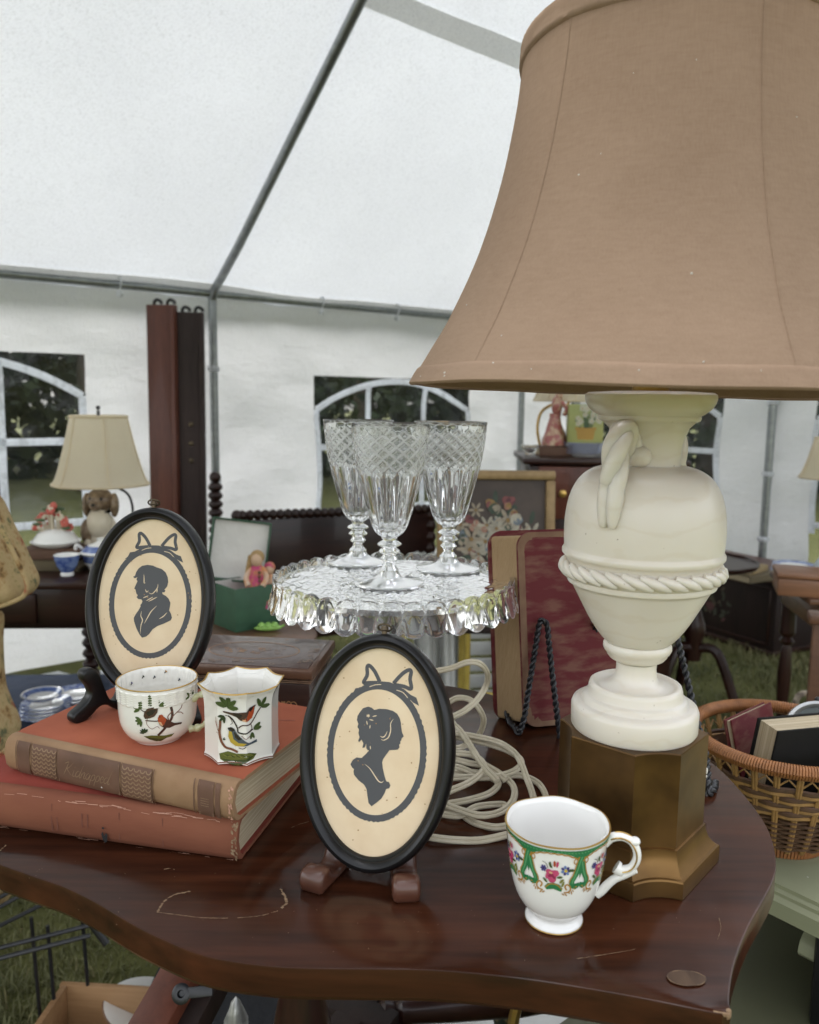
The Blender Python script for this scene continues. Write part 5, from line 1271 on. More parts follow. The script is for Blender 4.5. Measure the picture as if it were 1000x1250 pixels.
fl.build('flower', [MA['redflower'], MA['cream']], fd)['kind'] = 'stuff'; lf.build('leaf', MA['greenglaze'], fd)['kind'] = 'stuff'; st_.build('stem', MA['cream'], fd)['kind'] = 'stuff'
pc_ = onz(77, 705, zt)
bc = thing('blue_cup', 'small blue and white china cup on the left table edge', 'cup', (pc_.x, pc_.y+.03, zt))
m = MB(); m.lathe([(.0, .0), (.018, 0), (.019, .006), (.017, .011), (.021, .018), (.029, .030), (.033, .046), (.036, .060), (.035, .061), (.032, .046), (.02, .02), (0, .016)], 32, mfn=lambda a, j: 1 if 3 <= j <= 6 else 0); m.build('cup_body', [MA['porc'], MA['blue']], bc)
bw = thing('covered_bowl', 'blue and white lidded bowl with handle beside the small cup', 'bowl', (pc_.x+.075, pc_.y+.10, zt))
m = MB(); m.lathe([(0, 0), (.035, 0), (.036, .008), (.052, .03), (.058, .052), (.062, .056)], 32, mfn=lambda a, j: 1 if j == 3 else 0); m.build('bowl_body', [MA['porc'], MA['blue']], bw)
m = MB(); m.lathe([(.063, .057), (.058, .062), (.04, .078), (.018, .086), (.012, .09), (.013, .098), (0, .101)], 32, mfn=lambda a, j: 1 if j == 1 else 0); m.build('lid', [MA['porc'], MA['blue']], bw)
m = MB(); m.tube(smooth_path([(-.055, 0, .045), (-.072, -.01, .062), (-.07, -.01, .078), (-.058, 0, .066)], 5), .005, 8); m.build('handle', MA['porc'], bw)
# lamp with spaniel base
def bell(parent, r0, r1, z0, z1, mat, n_=8, sag=.18, name='lamp_shade'):
    m = MB(); pr = [(r0+(r1-r0)*(t**.75), z0+(z1-z0)*t) for t in [i/12 for i in range(13)]]
    f = lambda a, r, z, j: (r*(1-.035*(1-(2*((a*n_/(2*pi)) % 1)-1)**2)), z)
    m.lathe(pr, n_*10, fn=f); m.build(name, mat, parent, 50)
    for nm, z, r in (('trim', z0, r0), ('trim', z1, r1)):
        m = MB(); m.tube([(r*cos(a)*(1-.035*(1-(2*((a*n_/(2*pi)) % 1)-1)**2)), r*sin(a)*(1-.035*(1-(2*((a*n_/(2*pi)) % 1)-1)**2)), z) for a in [2*pi*k/(n_*8) for k in range(n_*8)]], .004, 6, True); m.build(nm, mat, parent)
    m = MB()
    for k in range(n_): a = 2*pi*k/n_; m.tube([(r*cos(a)*1.005, r*sin(a)*1.005, z) for r, z in pr], .003, 6)
    m.build('rib', mat, parent)
dl = ony(127, 690, 2.52)
dg = thing('spaniel_lamp', 'small cream shaded lamp with brown spaniel figure base', 'lamp', (dl.x, 2.52, zt))
m = MB()
m.ball((0, 0, .075), (.048, .05, .085), 20, 14); m.ball((0, -.025, .125), (.038, .04, .05), 16, 10); m.lathe([(0, 0), (.07, 0), (.072, .012), (.06, .02), (0, .022)], 24)
for s_ in (-1, 1): m.ball((s_*.03, -.045, .04), (.014, .016, .045), 10, 8)
m.build('dog_body', MA['cream'], dg)
hd = MB(); hd.ball((0, -.012, .195), (.040, .042, .038), 20, 14); hd.ball((0, -.05, .182), (.019, .02, .016), 14, 10); hd.build('dog_head', MA['dogbrown'], dg)
for s_ in (-1, 1): MB().ball((s_*.042, -.008, .180), (.013, .022, .038), 12, 10).build('ear', MA['dogbrown'], dg)
m = MB(); m.ball((-.034, -.035, .10), (.02, .022, .04), 12, 8); m.ball((.03, -.02, .06), (.025, .03, .03), 12, 8); m.build('brown_patch', MA['dogbrown'], dg)
m = MB(); m.ball((0, -.07, .187), (.006, .005, .005), 8, 6); m.ball((-.016, -.047, .203), (.005, .004, .005), 8, 6); m.ball((.016, -.047, .203), (.005, .004, .005), 8, 6); m.lathe([(.030, .156), (.034, .160), (.030, .164)], 20, (0, -.014, 0)); m.build('nose_and_eyes', MA['black'], dg)
m = MB(); m.tube([(0, .03, .20), (0, .02, .27), (0, 0, .28), (0, 0, .47)], .005, 8); m.tube(smooth_path([(.03, .04, .02), (.075, .05, .12), (.07, .05, .2), (.03, .03, .235), (0, .01, .25)], 5), .004, 6); m.ball((0, 0, .478), .007, 8, 6); m.build('rod', MA['iron'], dg)
bell(dg, .146, .086, .245, .452, MA['shadec'], 6)
# plates on a navy covered box
nb = thing('cloth_covered_box', 'low box under navy cloth holding blue plates, left', 'box', (-1.28, 2.62, GZ), radians(4))
m = MB(); m.grid(30, 20, lambda p, q: (-.45+.9*p, -.27+.54*q, .262+.004*mn.noise(Vector((p*9, q*6, 0)))))
for (a, b) in (((-.45, -.27), (.45, -.27)), ((.45, -.27), (.45, .27)), ((.45, .27), (-.45, .27)), ((-.45, .27), (-.45, -.27))):
    m.grid(30, 6, lambda p, q: (a[0]+(b[0]-a[0])*p+(.02*q*sin(p*23) if a[0] == b[0] else 0), a[1]+(b[1]-a[1])*p+(.02*q*sin(p*23) if a[1] == b[1] else 0), .262*(1-q)))
m.build('cloth', MA['navy'], nb)
zn = GZ+.266
def plate(label, loc, r=.076, group='blue and white plates on the navy cloth', deep=.4, name='plate'):
    o = thing(name, label, 'plate', loc, 0, group); k = r/.076
    m = MB(); m.lathe([(0, .003), (.040*k, .003), (.043*k, 0), (.046*k, 0), (.05*k, .005), (.074*k, .014), (.076*k, .0155), (.074*k, .0165), (.05*k, .0085), (.045*k, .0065), (0, .006)], 40, mfn=lambda a, j: 1 if j in (6, 7) else 0)
    m.build('plate_body', [MA['porc'], MA['bluerim']], o); return o
pp = onz(46, 884, zn); p0 = None
words = ['bottom', 'second', 'third', 'fourth']
p0 = plate('blue rimmed plate at the bottom of the left stack', (pp.x, pp.y+.05, zn+.002))
for k in range(1, 4): dup(p0, (pp.x+.002*k, pp.y+.05+.001*k, zn+.002+.0115*k), k, 'blue rimmed plate, %s from the bottom of the left stack' % words[k])
bwl = thing('blue_bowl', 'blue banded white bowl on top of the left plate stack', 'bowl', (pp.x-.004, pp.y+.05, zn+.0385+.0125))
m = MB(); m.lathe([(0, 0), (.028, 0), (.030, .008), (.048, .018), (.062, .030), (.063, .031), (.058, .030), (.045, .020), (.03, .012), (0, .010)], 40, mfn=lambda a, j: 1 if j in (3, 6) else 0); m.build('bowl_body', [MA['porc'], MA['blue']], bwl)
p2_ = onz(78, 868, zn)
dup(p0, (p2_.x, p2_.y+.09, zn+.002), 0, 'blue rimmed plate at the bottom of the right stack, behind', 1.1)
dup(p0, (p2_.x+.004, p2_.y+.09, zn+.0145), 1, 'blue rimmed plate at the top of the right stack, behind', 1.05)
# spool turned posts, bed rails, headboard
def spool_post(label, x, y, z1, r=.026):
    o = thing('spool_post', label, 'bed post', (x, y, GZ)); H = z1-GZ
    m = MB(); m.turned((0, 0, .14), (0, 0, H-.03), spool(H-.17, .038, r*.55, r), 14); m.build('spindle', MA['mahogz'], o)
    m = MB(); m.box((0, 0, .07), (.05, .05, .14), 0, .004); m.build('foot', MA['mahogz'], o)
    m = MB(); m.ball((0, 0, H-.005), .027, 14, 10); m.build('finial', MA['mahogz'], o); return o
q = ony(112, 820, 2.86); spool_post('dark spool turned post behind the left oval frame', q.x, 2.86, .52, .030)
q = ony(263, 600, 3.72); spool_post('dark spool turned post standing beside the tall bed rails', q.x, 3.72, .80, .034)
MA['railwood'] = wood('dull_brown_wood', (.022, .013, .011), (.050, .030, .026), 'Z', 10, .55, spec=.3)
def rail(label, px0, px1, ztop, wd, mat, Y, rz, studs):
    b = ony(px1, 900, Y); tpx = ony(px0, 376, Y)
    o = thing('bed_rail', label, 'bed rail', (b.x, Y, GZ), rz, 'bed rails stood on end')
    H = ztop-GZ; dx = (tpx.x-ony(px1, 620, Y).x)/((ztop)-(ony(px1, 620, Y).z))
    sh = Matrix(((1, 0, dx, 0), (0, 1, .05, 0), (0, 0, 1, 0), (0, 0, 0, 1)))
    m = MB(); m.M = sh; m.box((0, 0, H/2), (wd, .03, H), 0, .004); m.build('board', mat, o)
    m = MB(); m.M = sh; m.box((wd/2-.012, -.02, H/2), (.02, .014, H-.02), 0, .003); m.build('ledger_strip', mat, o)
    for k in (-.25, .2):
        m = MB(); m.M = sh; m.tube(smooth_path([(wd*k, 0, H-.005), (wd*k, 0, H+.012), (wd*k+.012, 0, H+.024), (wd*k+.03, 0, H+.016), (wd*k+.034, 0, H+.004)], 5), .008, 8); m.build('hook', MA['iron'], o)
    for z in studs:
        m = MB(); m.M = sh; m.turned((.0, -.0145, z), (.0, -.020, z), [(.012, 0), (.011, .6), (.006, 1)], 12); m.build('bolt_cover', MA['dullbrass'], o)
    return o
rail('red brown bed rail stood on end, lit face, left of pair', 199, 209, 1.575, .140, MA['redwood'], 3.78, radians(-6), [])
rail('dark bed rail with bolt holes stood on end, right of pair', 235, 240, 1.545, .130, MA['railwood'], 3.80, radians(8), [1.15, .98, 1.06, .55, .48])
hl, hr_ = ony(291, 626, 3.05), ony(534, 621, 3.45)
dh = Vector((hr_.x-hl.x, hr_.y-hl.y, 0)); LH = dh.length
hb = thing('spool_headboard', 'dark mahogany headboard with spool turned top rail behind goblets', 'headboard', (hl.x, hl.y, 0), math.atan2(dh.y, dh.x))
m = MB(); m.turned((0, 0, .715), (LH*.98, 0, .700), spool(LH, .030, .013, .021), 12); m.ball((-.006, 0, .715), .022, 12, 8); m.build('top_rail', MA['mahog'], hb)
m = MB(); m.box((LH/2, .005, .455), (LH*.97, .022, .48), 0, .003); m.build('panel', MA['mahog'], hb)
m = MB(); m.box((LH/2, -.01, .24), (LH*.97, .03, .06), 0, .004); m.build('bottom_rail', MA['mahog'], hb)
for x in (.02, LH-.03):
    m = MB(); m.turned((x, .005, GZ), (x, .005, .70), spool(.8, .045, .016, .026), 12); m.build('leg', MA['mahogz'], hb)
# round table, green box, doll, pea pod
rt = ony(312, 770, 2.02); zr = onz(294, 773, .56); zz = .56
rtb = thing('round_table', 'small round tripod table carrying the green box', 'table', (rt.x, 2.02, zz))
m = MB(); m.lathe([(0, -.018), (.150, -.018), (.155, -.012), (.155, -.004), (.150, 0), (0, 0)], 64); m.build('tabletop', MA['brownwood'], rtb)
m = MB(); m.lathe([(.138, -.07), (.138, -.018)], 64); m.build('apron', MA['mahog'], rtb)
m = MB(); m.lathe([(.03, -.07), (.022, -.15), (.03, -.3), (.045, -.38), (.03, -.42), (.035, -.5)], 24); m.build('column', MA['mahogz'], rtb)
for k in range(3):
    a = k*2.094+.4; MB().tube(smooth_path([(0, 0, -.46), (.1*cos(a), .1*sin(a), -.5), (.2*cos(a), .2*sin(a), GZ-zz+.02)], 5), .018, 8).build('leg', MA['mahogz'], rtb)
MA['greenbox'] = pbr('green_box_cloth', (.034, .098, .052), .6, (.026, .075, .04), 30, bscale=300, bstr=.2, bdist=.0003); MA['lining'] = pbr('white_lining', (.72, .70, .66), .8, (.62, .60, .57), 12, bscale=14, bstr=.6, bdist=.008)
gc = onz(294, 773, zz)
gb = thing('green_box', 'open green box with white lining, doll peeping out', 'box', (gc.x-.008, gc.y+.092, zz+.0005), radians(42))
S2 = .064; h = .112
m = MB()
for (cx_, cy_, sx, sy) in ((0, -S2, 2*S2, .004), (0, S2, 2*S2, .004), (-S2, 0, .004, 2*S2+.004), (S2, 0, .004, 2*S2+.004)): m.box((cx_, cy_, h/2), (sx, sy, h), 0, .001)
m.box((0, 0, .003), (2*S2, 2*S2, .005), 0, .001)
for z in (.02, .06): m.box((0, -S2-.001, z), (2*S2+.004, .004, .0012))
m.build('box_body', MA['greenbox'], gb)
m = MB()
for (cx_, cy_, sx, sy) in ((0, -S2+.0034, 2*S2-.005, .002), (0, S2-.0034, 2*S2-.005, .002), (-S2+.0034, 0, .002, 2*S2-.01), (S2-.0034, 0, .002, 2*S2-.01)): m.box((cx_, cy_, h/2+.002), (sx, sy, h-.008))
m.build('box_lining', MA['lining'], gb)
ldm = (Matrix.Translation(gb.location) @ Matrix.Rotation(radians(42), 4, 'Z')).inverted() @ Matrix.Translation(ony(292, 672, gc.y+.165)) @ Matrix.Rotation(radians(6), 4, 'Z') @ Matrix.Rotation(radians(7), 4, 'Y') @ Matrix.Rotation(radians(-9), 4, 'X')
m = MB(); m.M = ldm; m.box((0, .004, 0), (.155, .004, .165), 0, .001)
for sx in (-1, 1): m.box((sx*.0765, -.006, 0), (.004, .022, .166), 0, .001)
for sz in (-1, 1): m.box((0, -.006, sz*.0815), (.150, .022, .004), 0, .001)
lidg = m.build('lid', MA['greenbox'], gb); m = MB(); m.M = ldm; m.grid(16, 16, lambda p, q: (-.073+.146*p, .0005-.002*mn.noise(Vector((p*5, q*5, 1))), -.078+.156*q)); m.build('lid_lining', MA['lining'], gb)
MA['pinkcloth'] = pbr('pink_doll_dress', (.48, .06, .16), .8, (.5, .22, .08), 40, stops=(.4, .55)); MA['skin'] = pbr('doll_face', (.62, .42, .28), .6); MA['hair'] = pbr('doll_hair', (.42, .28, .12), .8, (.28, .17, .07), 60); MA['beadm'] = pbr('doll_beads', (.16, .07, .035), .4); MA['orange'] = pbr('orange_doll_cloth', (.6, .22, .06), .8, (.6, .5, .4), 50)
dl2 = ony(314, 700, 2.07)
DZ = ony(314, 683, gc.y+.085).z-.135
dol = thing('doll', 'small costume doll with fair hair sitting in the green box', 'doll', (ony(314, 690, gc.y+.085).x, gc.y+.085, DZ))
m = MB(); m.lathe([(0, .01), (.038, .01), (.036, .04), (.028, .075), (.02, .10), (.016, .115), (.009, .122)], 20, fn=lambda a, r, z, j: (r*(1+.06*sin(a*9)), z)); m.build('dress', MA['pinkcloth'], dol)
m = MB(); m.ball((0, -.004, .135), (.0155, .016, .019), 16, 12); m.build('head', MA['skin'], dol)
m = MB(); m.ball((0, .003, .141), (.019, .018, .019), 16, 12); m.tube(smooth_path([(-.016, .002, .145), (-.022, 0, .115), (-.026, -.004, .085), (-.024, -.006, .065)], 5), .0075, 8); m.build('hair', MA['hair'], dol)
for s_ in (-1, 1): MB().tube(smooth_path([(s_*.014, 0, .112), (s_*.026, -.012, .090), (s_*.018, -.028, .07)], 5), .0075, 8).build('sleeve', MA['orange'], dol)
m = MB()
for k in range(5): m.ball((.010, -.022-.001*k, .105-.011*k), .0048, 8, 6)
m.build('beads', MA['beadm'], dol)
d2 = thing('doll', 'second doll in bright orange cloth leaning at the box corner', 'doll', (ony(329, 690, gc.y+.10).x, gc.y+.10, DZ-.005))
m = MB(); m.lathe([(0, .0), (.018, .0), (.022, .05), (.018, .085), (.010, .10)], 16, fn=lambda a, r, z, j: (r*(1+.08*sin(a*7+z*40)), z)); m.build('dress', MA['orange'], d2)
m = MB(); m.ball((0, 0, .112), (.013, .013, .015), 12, 10); m.build('head', MA['skin'], d2)
m = MB(); m.ball((0, .003, .117), (.015, .014, .014), 12, 10); m.build('hair', MA['pinkcloth'], d2)
MA['pea'] = pbr('pea_green', (.30, .52, .12), .35, (.20, .40, .07), 60, coat=.3)
pe = onz(327, 771, zz)
pd = thing('pea_pod', 'bright green pea pod ornament in front of the green box', 'ornament', (pe.x, pe.y+.005, zz+.001), radians(12))
m = MB()
m.ball((0, 0, .008), (.036, .011, .008), 18, 10); m.tube([(.034, 0, .009), (.042, 0, .014)], .003, 6); m.build('pod', MA['pea'], pd)
for k in (-1, 0, 1): MB().ball((k*.0165, -.001, .0135), (.0098, .0095, .0095), 14, 10).build('pea', MA['pea'], pd)
# painting on a yellow metal chair, with white drapery
MA['giltframe'] = pbr('dull_gilt_frame', (.30, .20, .09), .45, (.19, .12, .05), 26, metal=.3); MA['canvas'] = pbr('brown_canvas', (.085, .062, .05), .6, (.045, .032, .028), 7)
pa = ony(609, 573, 2.5); zp = ony(609, 573, 2.5).z
PWd, PHt = .368, .46
pt = thing('painting', 'gilt framed oil painting of a flower bouquet on dark ground', 'painting', (pa.x, 2.5, zp-PHt-.004), radians(2))
TL = Matrix.Rotation(radians(-6), 4, 'X')
for c, s_ in (((0, 0, PHt-.015), (PWd, .03, .03)), ((0, 0, .015), (PWd, .03, .03)), ((-PWd/2+.015, 0, PHt/2), (.03, .03, PHt-.06)), ((PWd/2-.015, 0, PHt/2), (.03, .03, PHt-.06))):
    m = MB(); m.M = TL; m.box(c, s_, 0, .006); m.build('frame_side', MA['giltframe'], pt)
m = MB(); m.M = TL; m.add([(-PWd/2+.028, 0, .028), (PWd/2-.028, 0, .028), (PWd/2-.028, 0, PHt-.028), (-PWd/2+.028, 0, PHt-.028)], [(0, 1, 2, 3)]); m.build('canvas', MA['canvas'], pt)
FP = [pbr('paint_%d' % i, hx(c, .62), .55, hx(c, .4), 50) for i, c in enumerate(['#c9b9a0', '#a05a58', '#8a95a0', '#c98f78', '#7a4048', '#4a5a48', '#b08a50', '#d6cdb8'])]
d = Decal(lambda u, v, h: tuple(TL @ Vector((u, -.0006-h*.00001, v)))); rg = random.Random(21); d.w1 = .001
for _ in range(40): d.blob(rg.gauss(0, .07), .20+rg.gauss(0, .07), .022, .008, 5, rg.uniform(0, 3), 8)
for _ in range(130):
    x, y = rg.gauss(.0, .07), .22+rg.gauss(0, .075)
    if abs(x) > .14 or y < .06 or y > .37: continue
    r = rg.uniform(.012, .024); c_ = rg.randrange(8)
    if rg.random() < .35:
        for p in range(6): d.blob(x+cos(p*1.05)*r, y+sin(p*1.05)*r, r*.75, r*.28, 0 if c_ < 4 else 7, p*1.05, 8)
        d.blob(x, y, r*.3, r*.3, 6, 0, 7)
    else:
        for p in range(4): d.blob(x+rg.uniform(-.3, .3)*r, y+rg.uniform(-.3, .3)*r, r*(1-.2*p), r*(.85-.18*p), c_ if p % 2 == 0 else (c_+3) % 8, rg.uniform(0, 3), 9, .15)
d.blob(.02, .06, .05, .035, 6, 0, 14)
d.build('painted_flowers', FP, pt)['kind'] = 'stuff'
MA['yellow'] = pbr('yellow_metal', (.50, .38, .09), .35, (.40, .29, .06), 30, metal=.3)
ych = thing('metal_chair', 'yellow metal framed stand under the painting', 'chair', (pa.x, 2.55, 0))
zs2 = zp-PHt-.01
m = MB(); m.box((0, 0, zs2-.012), (.40, .30, .018), 0, .004); m.build('seat', MA['oldwood'], ych)
for x, y in ((-.09, -.13), (.17, -.13), (-.09, .13), (.17, .13)): MB().tube([(x, y, GZ), (x, y, zs2-.02)], .010, 8).build('leg', MA['yellow'], ych)
for z in (.26,): MB().tube([(-.09, -.13, z), (.17, -.13, z)], .008, 8).build('stretcher', MA['yellow'], ych)
MA['sheet'] = pbr('white_sheet', (.70, .70, .68), .85, (.60, .60, .58), 6, bscale=8, bstr=.6, bdist=.03)
wl = thing('white_sheet', 'white cloth hanging in folds behind the cake stand pedestal', 'sheet', (0, 0, 0))
a_, b_ = ony(505, 770, 2.9), ony(566, 770, 2.8)
m = MB(); m.grid(40, 14, lambda p, q: (a_.x+(b_.x-a_.x)*p*(1+.25*q), 2.85+.05*sin(p*17)*(.3+q)+.02*sin(p*41), .62-(.62-GZ-.02)*q)); m.build('cloth', MA['sheet'], wl)
wl2 = thing('plastic_crate', 'white slatted plastic crate on the grass beyond the yellow stand', 'crate', (ony(615, 780, 3.3).x, 3.3, GZ), radians(8))
for k in range(5): m = MB(); m.box((0, 0, .05+.07*k), (.5, .02, .055), 0, .006); m.build('slat', MA['sheet'], wl2)
for x in (-.24, .0, .24): m = MB(); m.box((x, .018, .18), (.03, .012, .36), 0, .003); m.build('post', MA['sheet'], wl2)
# dresser with things on it
zd = .945
ds = thing('dresser', 'tall dark dresser against the back wall beside the painting', 'dresser', (.745, 3.30, 0), radians(-3))
m = MB(); m.box((0, 0, zd-.012), (.62, .50, .024), 0, .006); m.build('top', MA['mahog'], ds)
m = MB(); m.box((0, 0, (zd-.03+GZ)/2), (.56, .46, zd-.03-GZ), 0, .004); m.build('carcass', MA['mahogz'], ds)
for k in range(3):
    f = MB().box((0, -.236, zd-.13-.24*k), (.50, .016, .20), 0, .005).build('drawer', MA['redwood'], ds)
    m = MB(); [m.turned((x, -.243, zd-.13-.24*k), (x, -.275, zd-.13-.24*k), [(.006, 0), (.015, .5), (.014, .9), (.005, 1)], 10) for x in (-.16, .16)]; m.build('knob', MA['gold'], f)
def on(px, Y): q = ony(px, 560, Y); return (q.x, Y, zd)
cl = thing('brass_lamp', 'brass rod lamp with cream shade half hidden by big shade', 'lamp', on(692, 3.38))
bell(cl, .145, .09, .215, .40, MA['shadec'], 8)
m = MB(); m.lathe([(0, 0), (.05, 0), (.05, .01), (.02, .02), (.008, .03)], 20, (-.11, 0, 0)); m.tube(smooth_path([(-.11, 0, .02), (-.125, 0, .10), (-.11, 0, .17), (-.05, 0, .205), (0, 0, .21), (0, 0, .41)], 6), .006, 8); m.build('rod', MA['gold'], cl)
MA['rose'] = pbr('rose_figurine', (.36, .10, .09), .4, (.55, .40, .26), 45, stops=(.38, .55), coat=.3)
fg = thing('figurine', 'rose pink pottery figurine standing on a brown book', 'figurine', tuple(Vector(on(676, 3.24))+Vector((0, 0, .040))))
m = MB(); m.lathe([(0, 0), (.045, 0), (.047, .02), (.038, .05), (.026, .085), (.020, .11), (.022, .125)], 20, fn=lambda a, r, z, j: (r*(1+.12*sin(a*5+z*60)), z)); m.build('skirt', MA['rose'], fg)
m = MB(); m.ball((.006, 0, .155), (.022, .02, .04), 14, 10); m.ball((.012, -.002, .195), (.014, .014, .018), 12, 10); m.tube([(.02, -.01, .17), (.042, -.02, .145), (.03, -.03, .12)], .009, 8); m.build('torso', MA['rose'], fg)
flat_book('brown leather book under the rose pink figurine', tuple(Vector(on(674, 3.24))+Vector((0, 0, .001))), .06, .13, .12, .036, MA['brownbook'])
MA['tin'] = pbr('yellow_green_enamel', (.42, .40, .14), .4, (.30, .34, .12), 9)
tn = thing('painted_tin', 'square yellow green tin painted with white daisies in pot', 'tin', tuple(Vector(on(712, 3.22))+Vector((0, 0, .052))), radians(-6))
m = MB(); m.box((0, 0, .075), (.135, .10, .15), 0, .006); m.build('tin_body', MA['tin'], tn)
d = Decal(lambda u, v, h: (u, -.0505-h*.00002, v)); d.w1 = .001; rg = random.Random(2)
d.poly([(-.03, .015), (.03, .015), (.036, .055), (-.036, .055)], 0); d.poly([(-.04, .052), (.04, .052), (.04, .062), (-.04, .062)], 0)
for k in range(14): x = rg.uniform(-.045, .045); d.stroke([(x*.5, .06), (x, .09+rg.uniform(0, .04))], .004, 1, 0)
for k in range(20):
    x, y = rg.uniform(-.055, .055), rg.uniform(.075, .14)
    for p in range(5): d.blob(x+cos(p*1.26)*.006, y+sin(p*1.26)*.006, .006, .0035, 2, p*1.26, 6)
    d.blob(x, y, .003, .003, 0, 0, 6)
d.build('painted_daisies', [pbr('ochre_paint', (.45, .26, .05), .4), MA['greenglaze'], pbr('daisy_white', (.65, .63, .5), .5)], tn)
pz = None
for k in range(5):
    loc = tuple(Vector(on(712, 3.22))+Vector((0, 0, .001+.0095*k)))
    lab = ['lowest plate', 'second plate up', 'middle plate', 'fourth plate up', 'topmost plate'][k]+' of the blue grey stack under the painted tin'
    if k == 0: pz = plate(lab, loc, .085, 'plates stacked on the dresser')
    else: dup(pz, loc, k, lab)
cr_ = thing('glass_dish', 'small cut glass dish at the dresser left corner', 'dish', on(647, 3.18))
m = MB(); m.lathe([(0, 0), (.02, 0), (.018, .01), (.03, .03), (.036, .045), (.033, .045), (.027, .03), (0, .012)], 36, fn=lambda a, r, z, j: (r*(1+.06*sin(a*12)), z)); m.build('dish', MA['press'], cr_)
# pie crust tripod table, painted chest, books and plates at right
tpy = 3.15; tp_ = ony(853, 684, tpy); tz = tp_.z
tt_ = thing('tripod_table', 'dark tripod table with scalloped pie crust top behind alabaster lamp', 'table', (tp_.x, tpy, 0))
m = MB(); m.lathe([(0, tz-.016), (.20, tz-.016), (.215, tz-.008), (.217, tz+.004), (.208, tz+.006), (.203, tz-.002), (0, tz-.002)], 96, fn=lambda a, r, z, j: (r*(1+.03*abs(sin(a*6)) if r > .1 else r), z)); m.build('tabletop', MA['mahog'], tt_)
m = MB(); m.lathe([(.024, tz-.016), (.022, tz-.12), (.030, tz-.17), (.020, tz-.19), (.038, tz-.25), (.044, tz-.29), (.030, tz-.33), (.034, tz-.37), (.03, tz-.40)], 24); m.build('column', MA['mahogz'], tt_)
for k in range(3):
    a = radians(-35)+k*2.094
    MB().tube(smooth_path([(0, 0, tz-.36), (.09*cos(a), .09*sin(a), tz-.355), (.17*cos(a), .17*sin(a), (tz-.42+GZ)/2), (.215*cos(a), .215*sin(a), GZ+.045), (.25*cos(a), .25*sin(a), GZ+.018)], 6), [.020]*13+[.016]*12, 8).build('leg', MA['mahog'], tt_)
e0, e1 = onz(867, 779, GZ), onz(943, 803, GZ)
ev = e1-e0; ev.z = 0; CL = .82; eu = ev.normalized(); en = Vector((-eu.y, eu.x, 0)); CHh = .40
cch = thing('blanket_chest', 'dark blanket chest with faded painted flower panel on the grass', 'chest', (e1.x-eu.x*CL/2+en.x*.22, e1.y-eu.y*CL/2+en.y*.22, GZ), math.atan2(eu.y, eu.x))
m = MB(); m.box((0, 0, CHh/2+.01), (CL, .44, CHh-.03), 0, .004); m.build('chest_body', MA['oldwood'], cch)
m = MB(); m.box((0, 0, CHh-.005), (CL+.03, .47, .022), 0, .005); m.build('lid', pbr('red_brown_lid', (.10, .035, .022), .4, (.06, .02, .014), 9), cch)
m = MB(); m.box((0, 0, .015), (CL+.02, .46, .03), 0, .004); m.build('base_moulding', MA['mahog'], cch)
m = MB()
for c, s_ in (((0, -.2215, CHh-.05), (CL-.06, .004, .012)), ((0, -.2215, .06), (CL-.06, .004, .012)), ((-CL/2+.035, -.2215, CHh/2), (.012, .004, CHh-.11)), ((CL/2-.035, -.2215, CHh/2), (.012, .004, CHh-.11))): m.box(c, s_, 0, .001)
m.build('panel_moulding', MA['mahog'], cch)
d = Decal(lambda u, v, h: (u, -.2208-h*.00002, v)); rg = random.Random(8)
for _ in range(34):
    x, y = rg.gauss(.0, .07), .21+rg.gauss(0, .05); r = rg.uniform(.01, .024)
    d.blob(x, y, r, r*.6, rg.choice((0, 0, 1, 2)), rg.uniform(0, 3), 9, .2)
d.blob(.005, .18, .03, .026, 1, 0, 12, .15)
d.build('painted_flowers', [pbr('dull_green_paint', (.045, .048, .03), .6), pbr('dull_rose_paint', (.09, .03, .03), .6), pbr('dull_ochre_paint', (.08, .06, .035), .6)], cch)['kind'] = 'stuff'
ztop = GZ+CHh+.0065
def onc(px, py): q = onz(px, py, ztop); return (q.x, q.y, ztop)
c_ = onc(918, 706)
flat_book('large tan book lying on the chest lid', c_, .5, .24, .17, .035, MA['olive'])
flat_book('smaller tan book on top of the large one on the chest', (c_[0]-.02, c_[1]+.01, c_[2]+.037), .8, .19, .13, .028, pbr('tan_book', (.30, .22, .11), .8))
c_ = onc(966, 706); pq = None
for k in range(5):
    loc = (c_[0], c_[1], ztop+.001+.011*k); lab = ['lowest plate', 'second plate up', 'middle plate', 'fourth plate up', 'topmost plate'][k]+' of the blue white stack on the chest'
    if k == 0: pq = plate(lab, loc, .105, 'plates stacked on the chest')
    else: dup(pq, (loc[0]+.012*k, loc[1]+.02*k, loc[2]), k, lab)
# side table at right with wooden box, jug and lamp
sx = onz(957, 738, .52); 
s2 = thing('side_table', 'brown side table with turned legs at right edge', 'table', (sx.x+.465, sx.y+.25, 0), radians(-8))
m = MB(); m.box((0, 0, .512), (.64, .46, .02), 0, .005); m.build('tabletop', MA['brownwood'], s2)
m = MB(); m.box((0, 0, .455), (.56, .40, .094), 0, .003); m.build('apron', MA['brownwood'], s2)
for x in (-.255, .255):
    for y in (-.175, .175): turned_leg(s2, x, y, GZ, .41, .027, MA['mahogz'])
MA['tanbox'] = wood('tan_box_wood', (.15, .065, .03), (.30, .14, .07), 'X', 10, .5, .2)
wbq = onz(985, 733, .522)
wbx = thing('wooden_box', 'tan wooden box lying on the brown side table', 'box', (wbq.x+.07, wbq.y+.10, .522), radians(-18))
m = MB(); m.box((0, 0, .030), (.24, .16, .058), 0, .004); m.build('box_body', MA['tanbox'], wbx); m = MB(); m.box((0, 0, .070), (.25, .17, .018), 0, .005); m.build('lid', MA['tanbox'], wbx)
MA['palejug'] = pbr('pale_blue_glaze', (.42, .50, .56), .25, (.62, .66, .68), 20, coat=.4)
jg = ony(998, 700, 3.3)
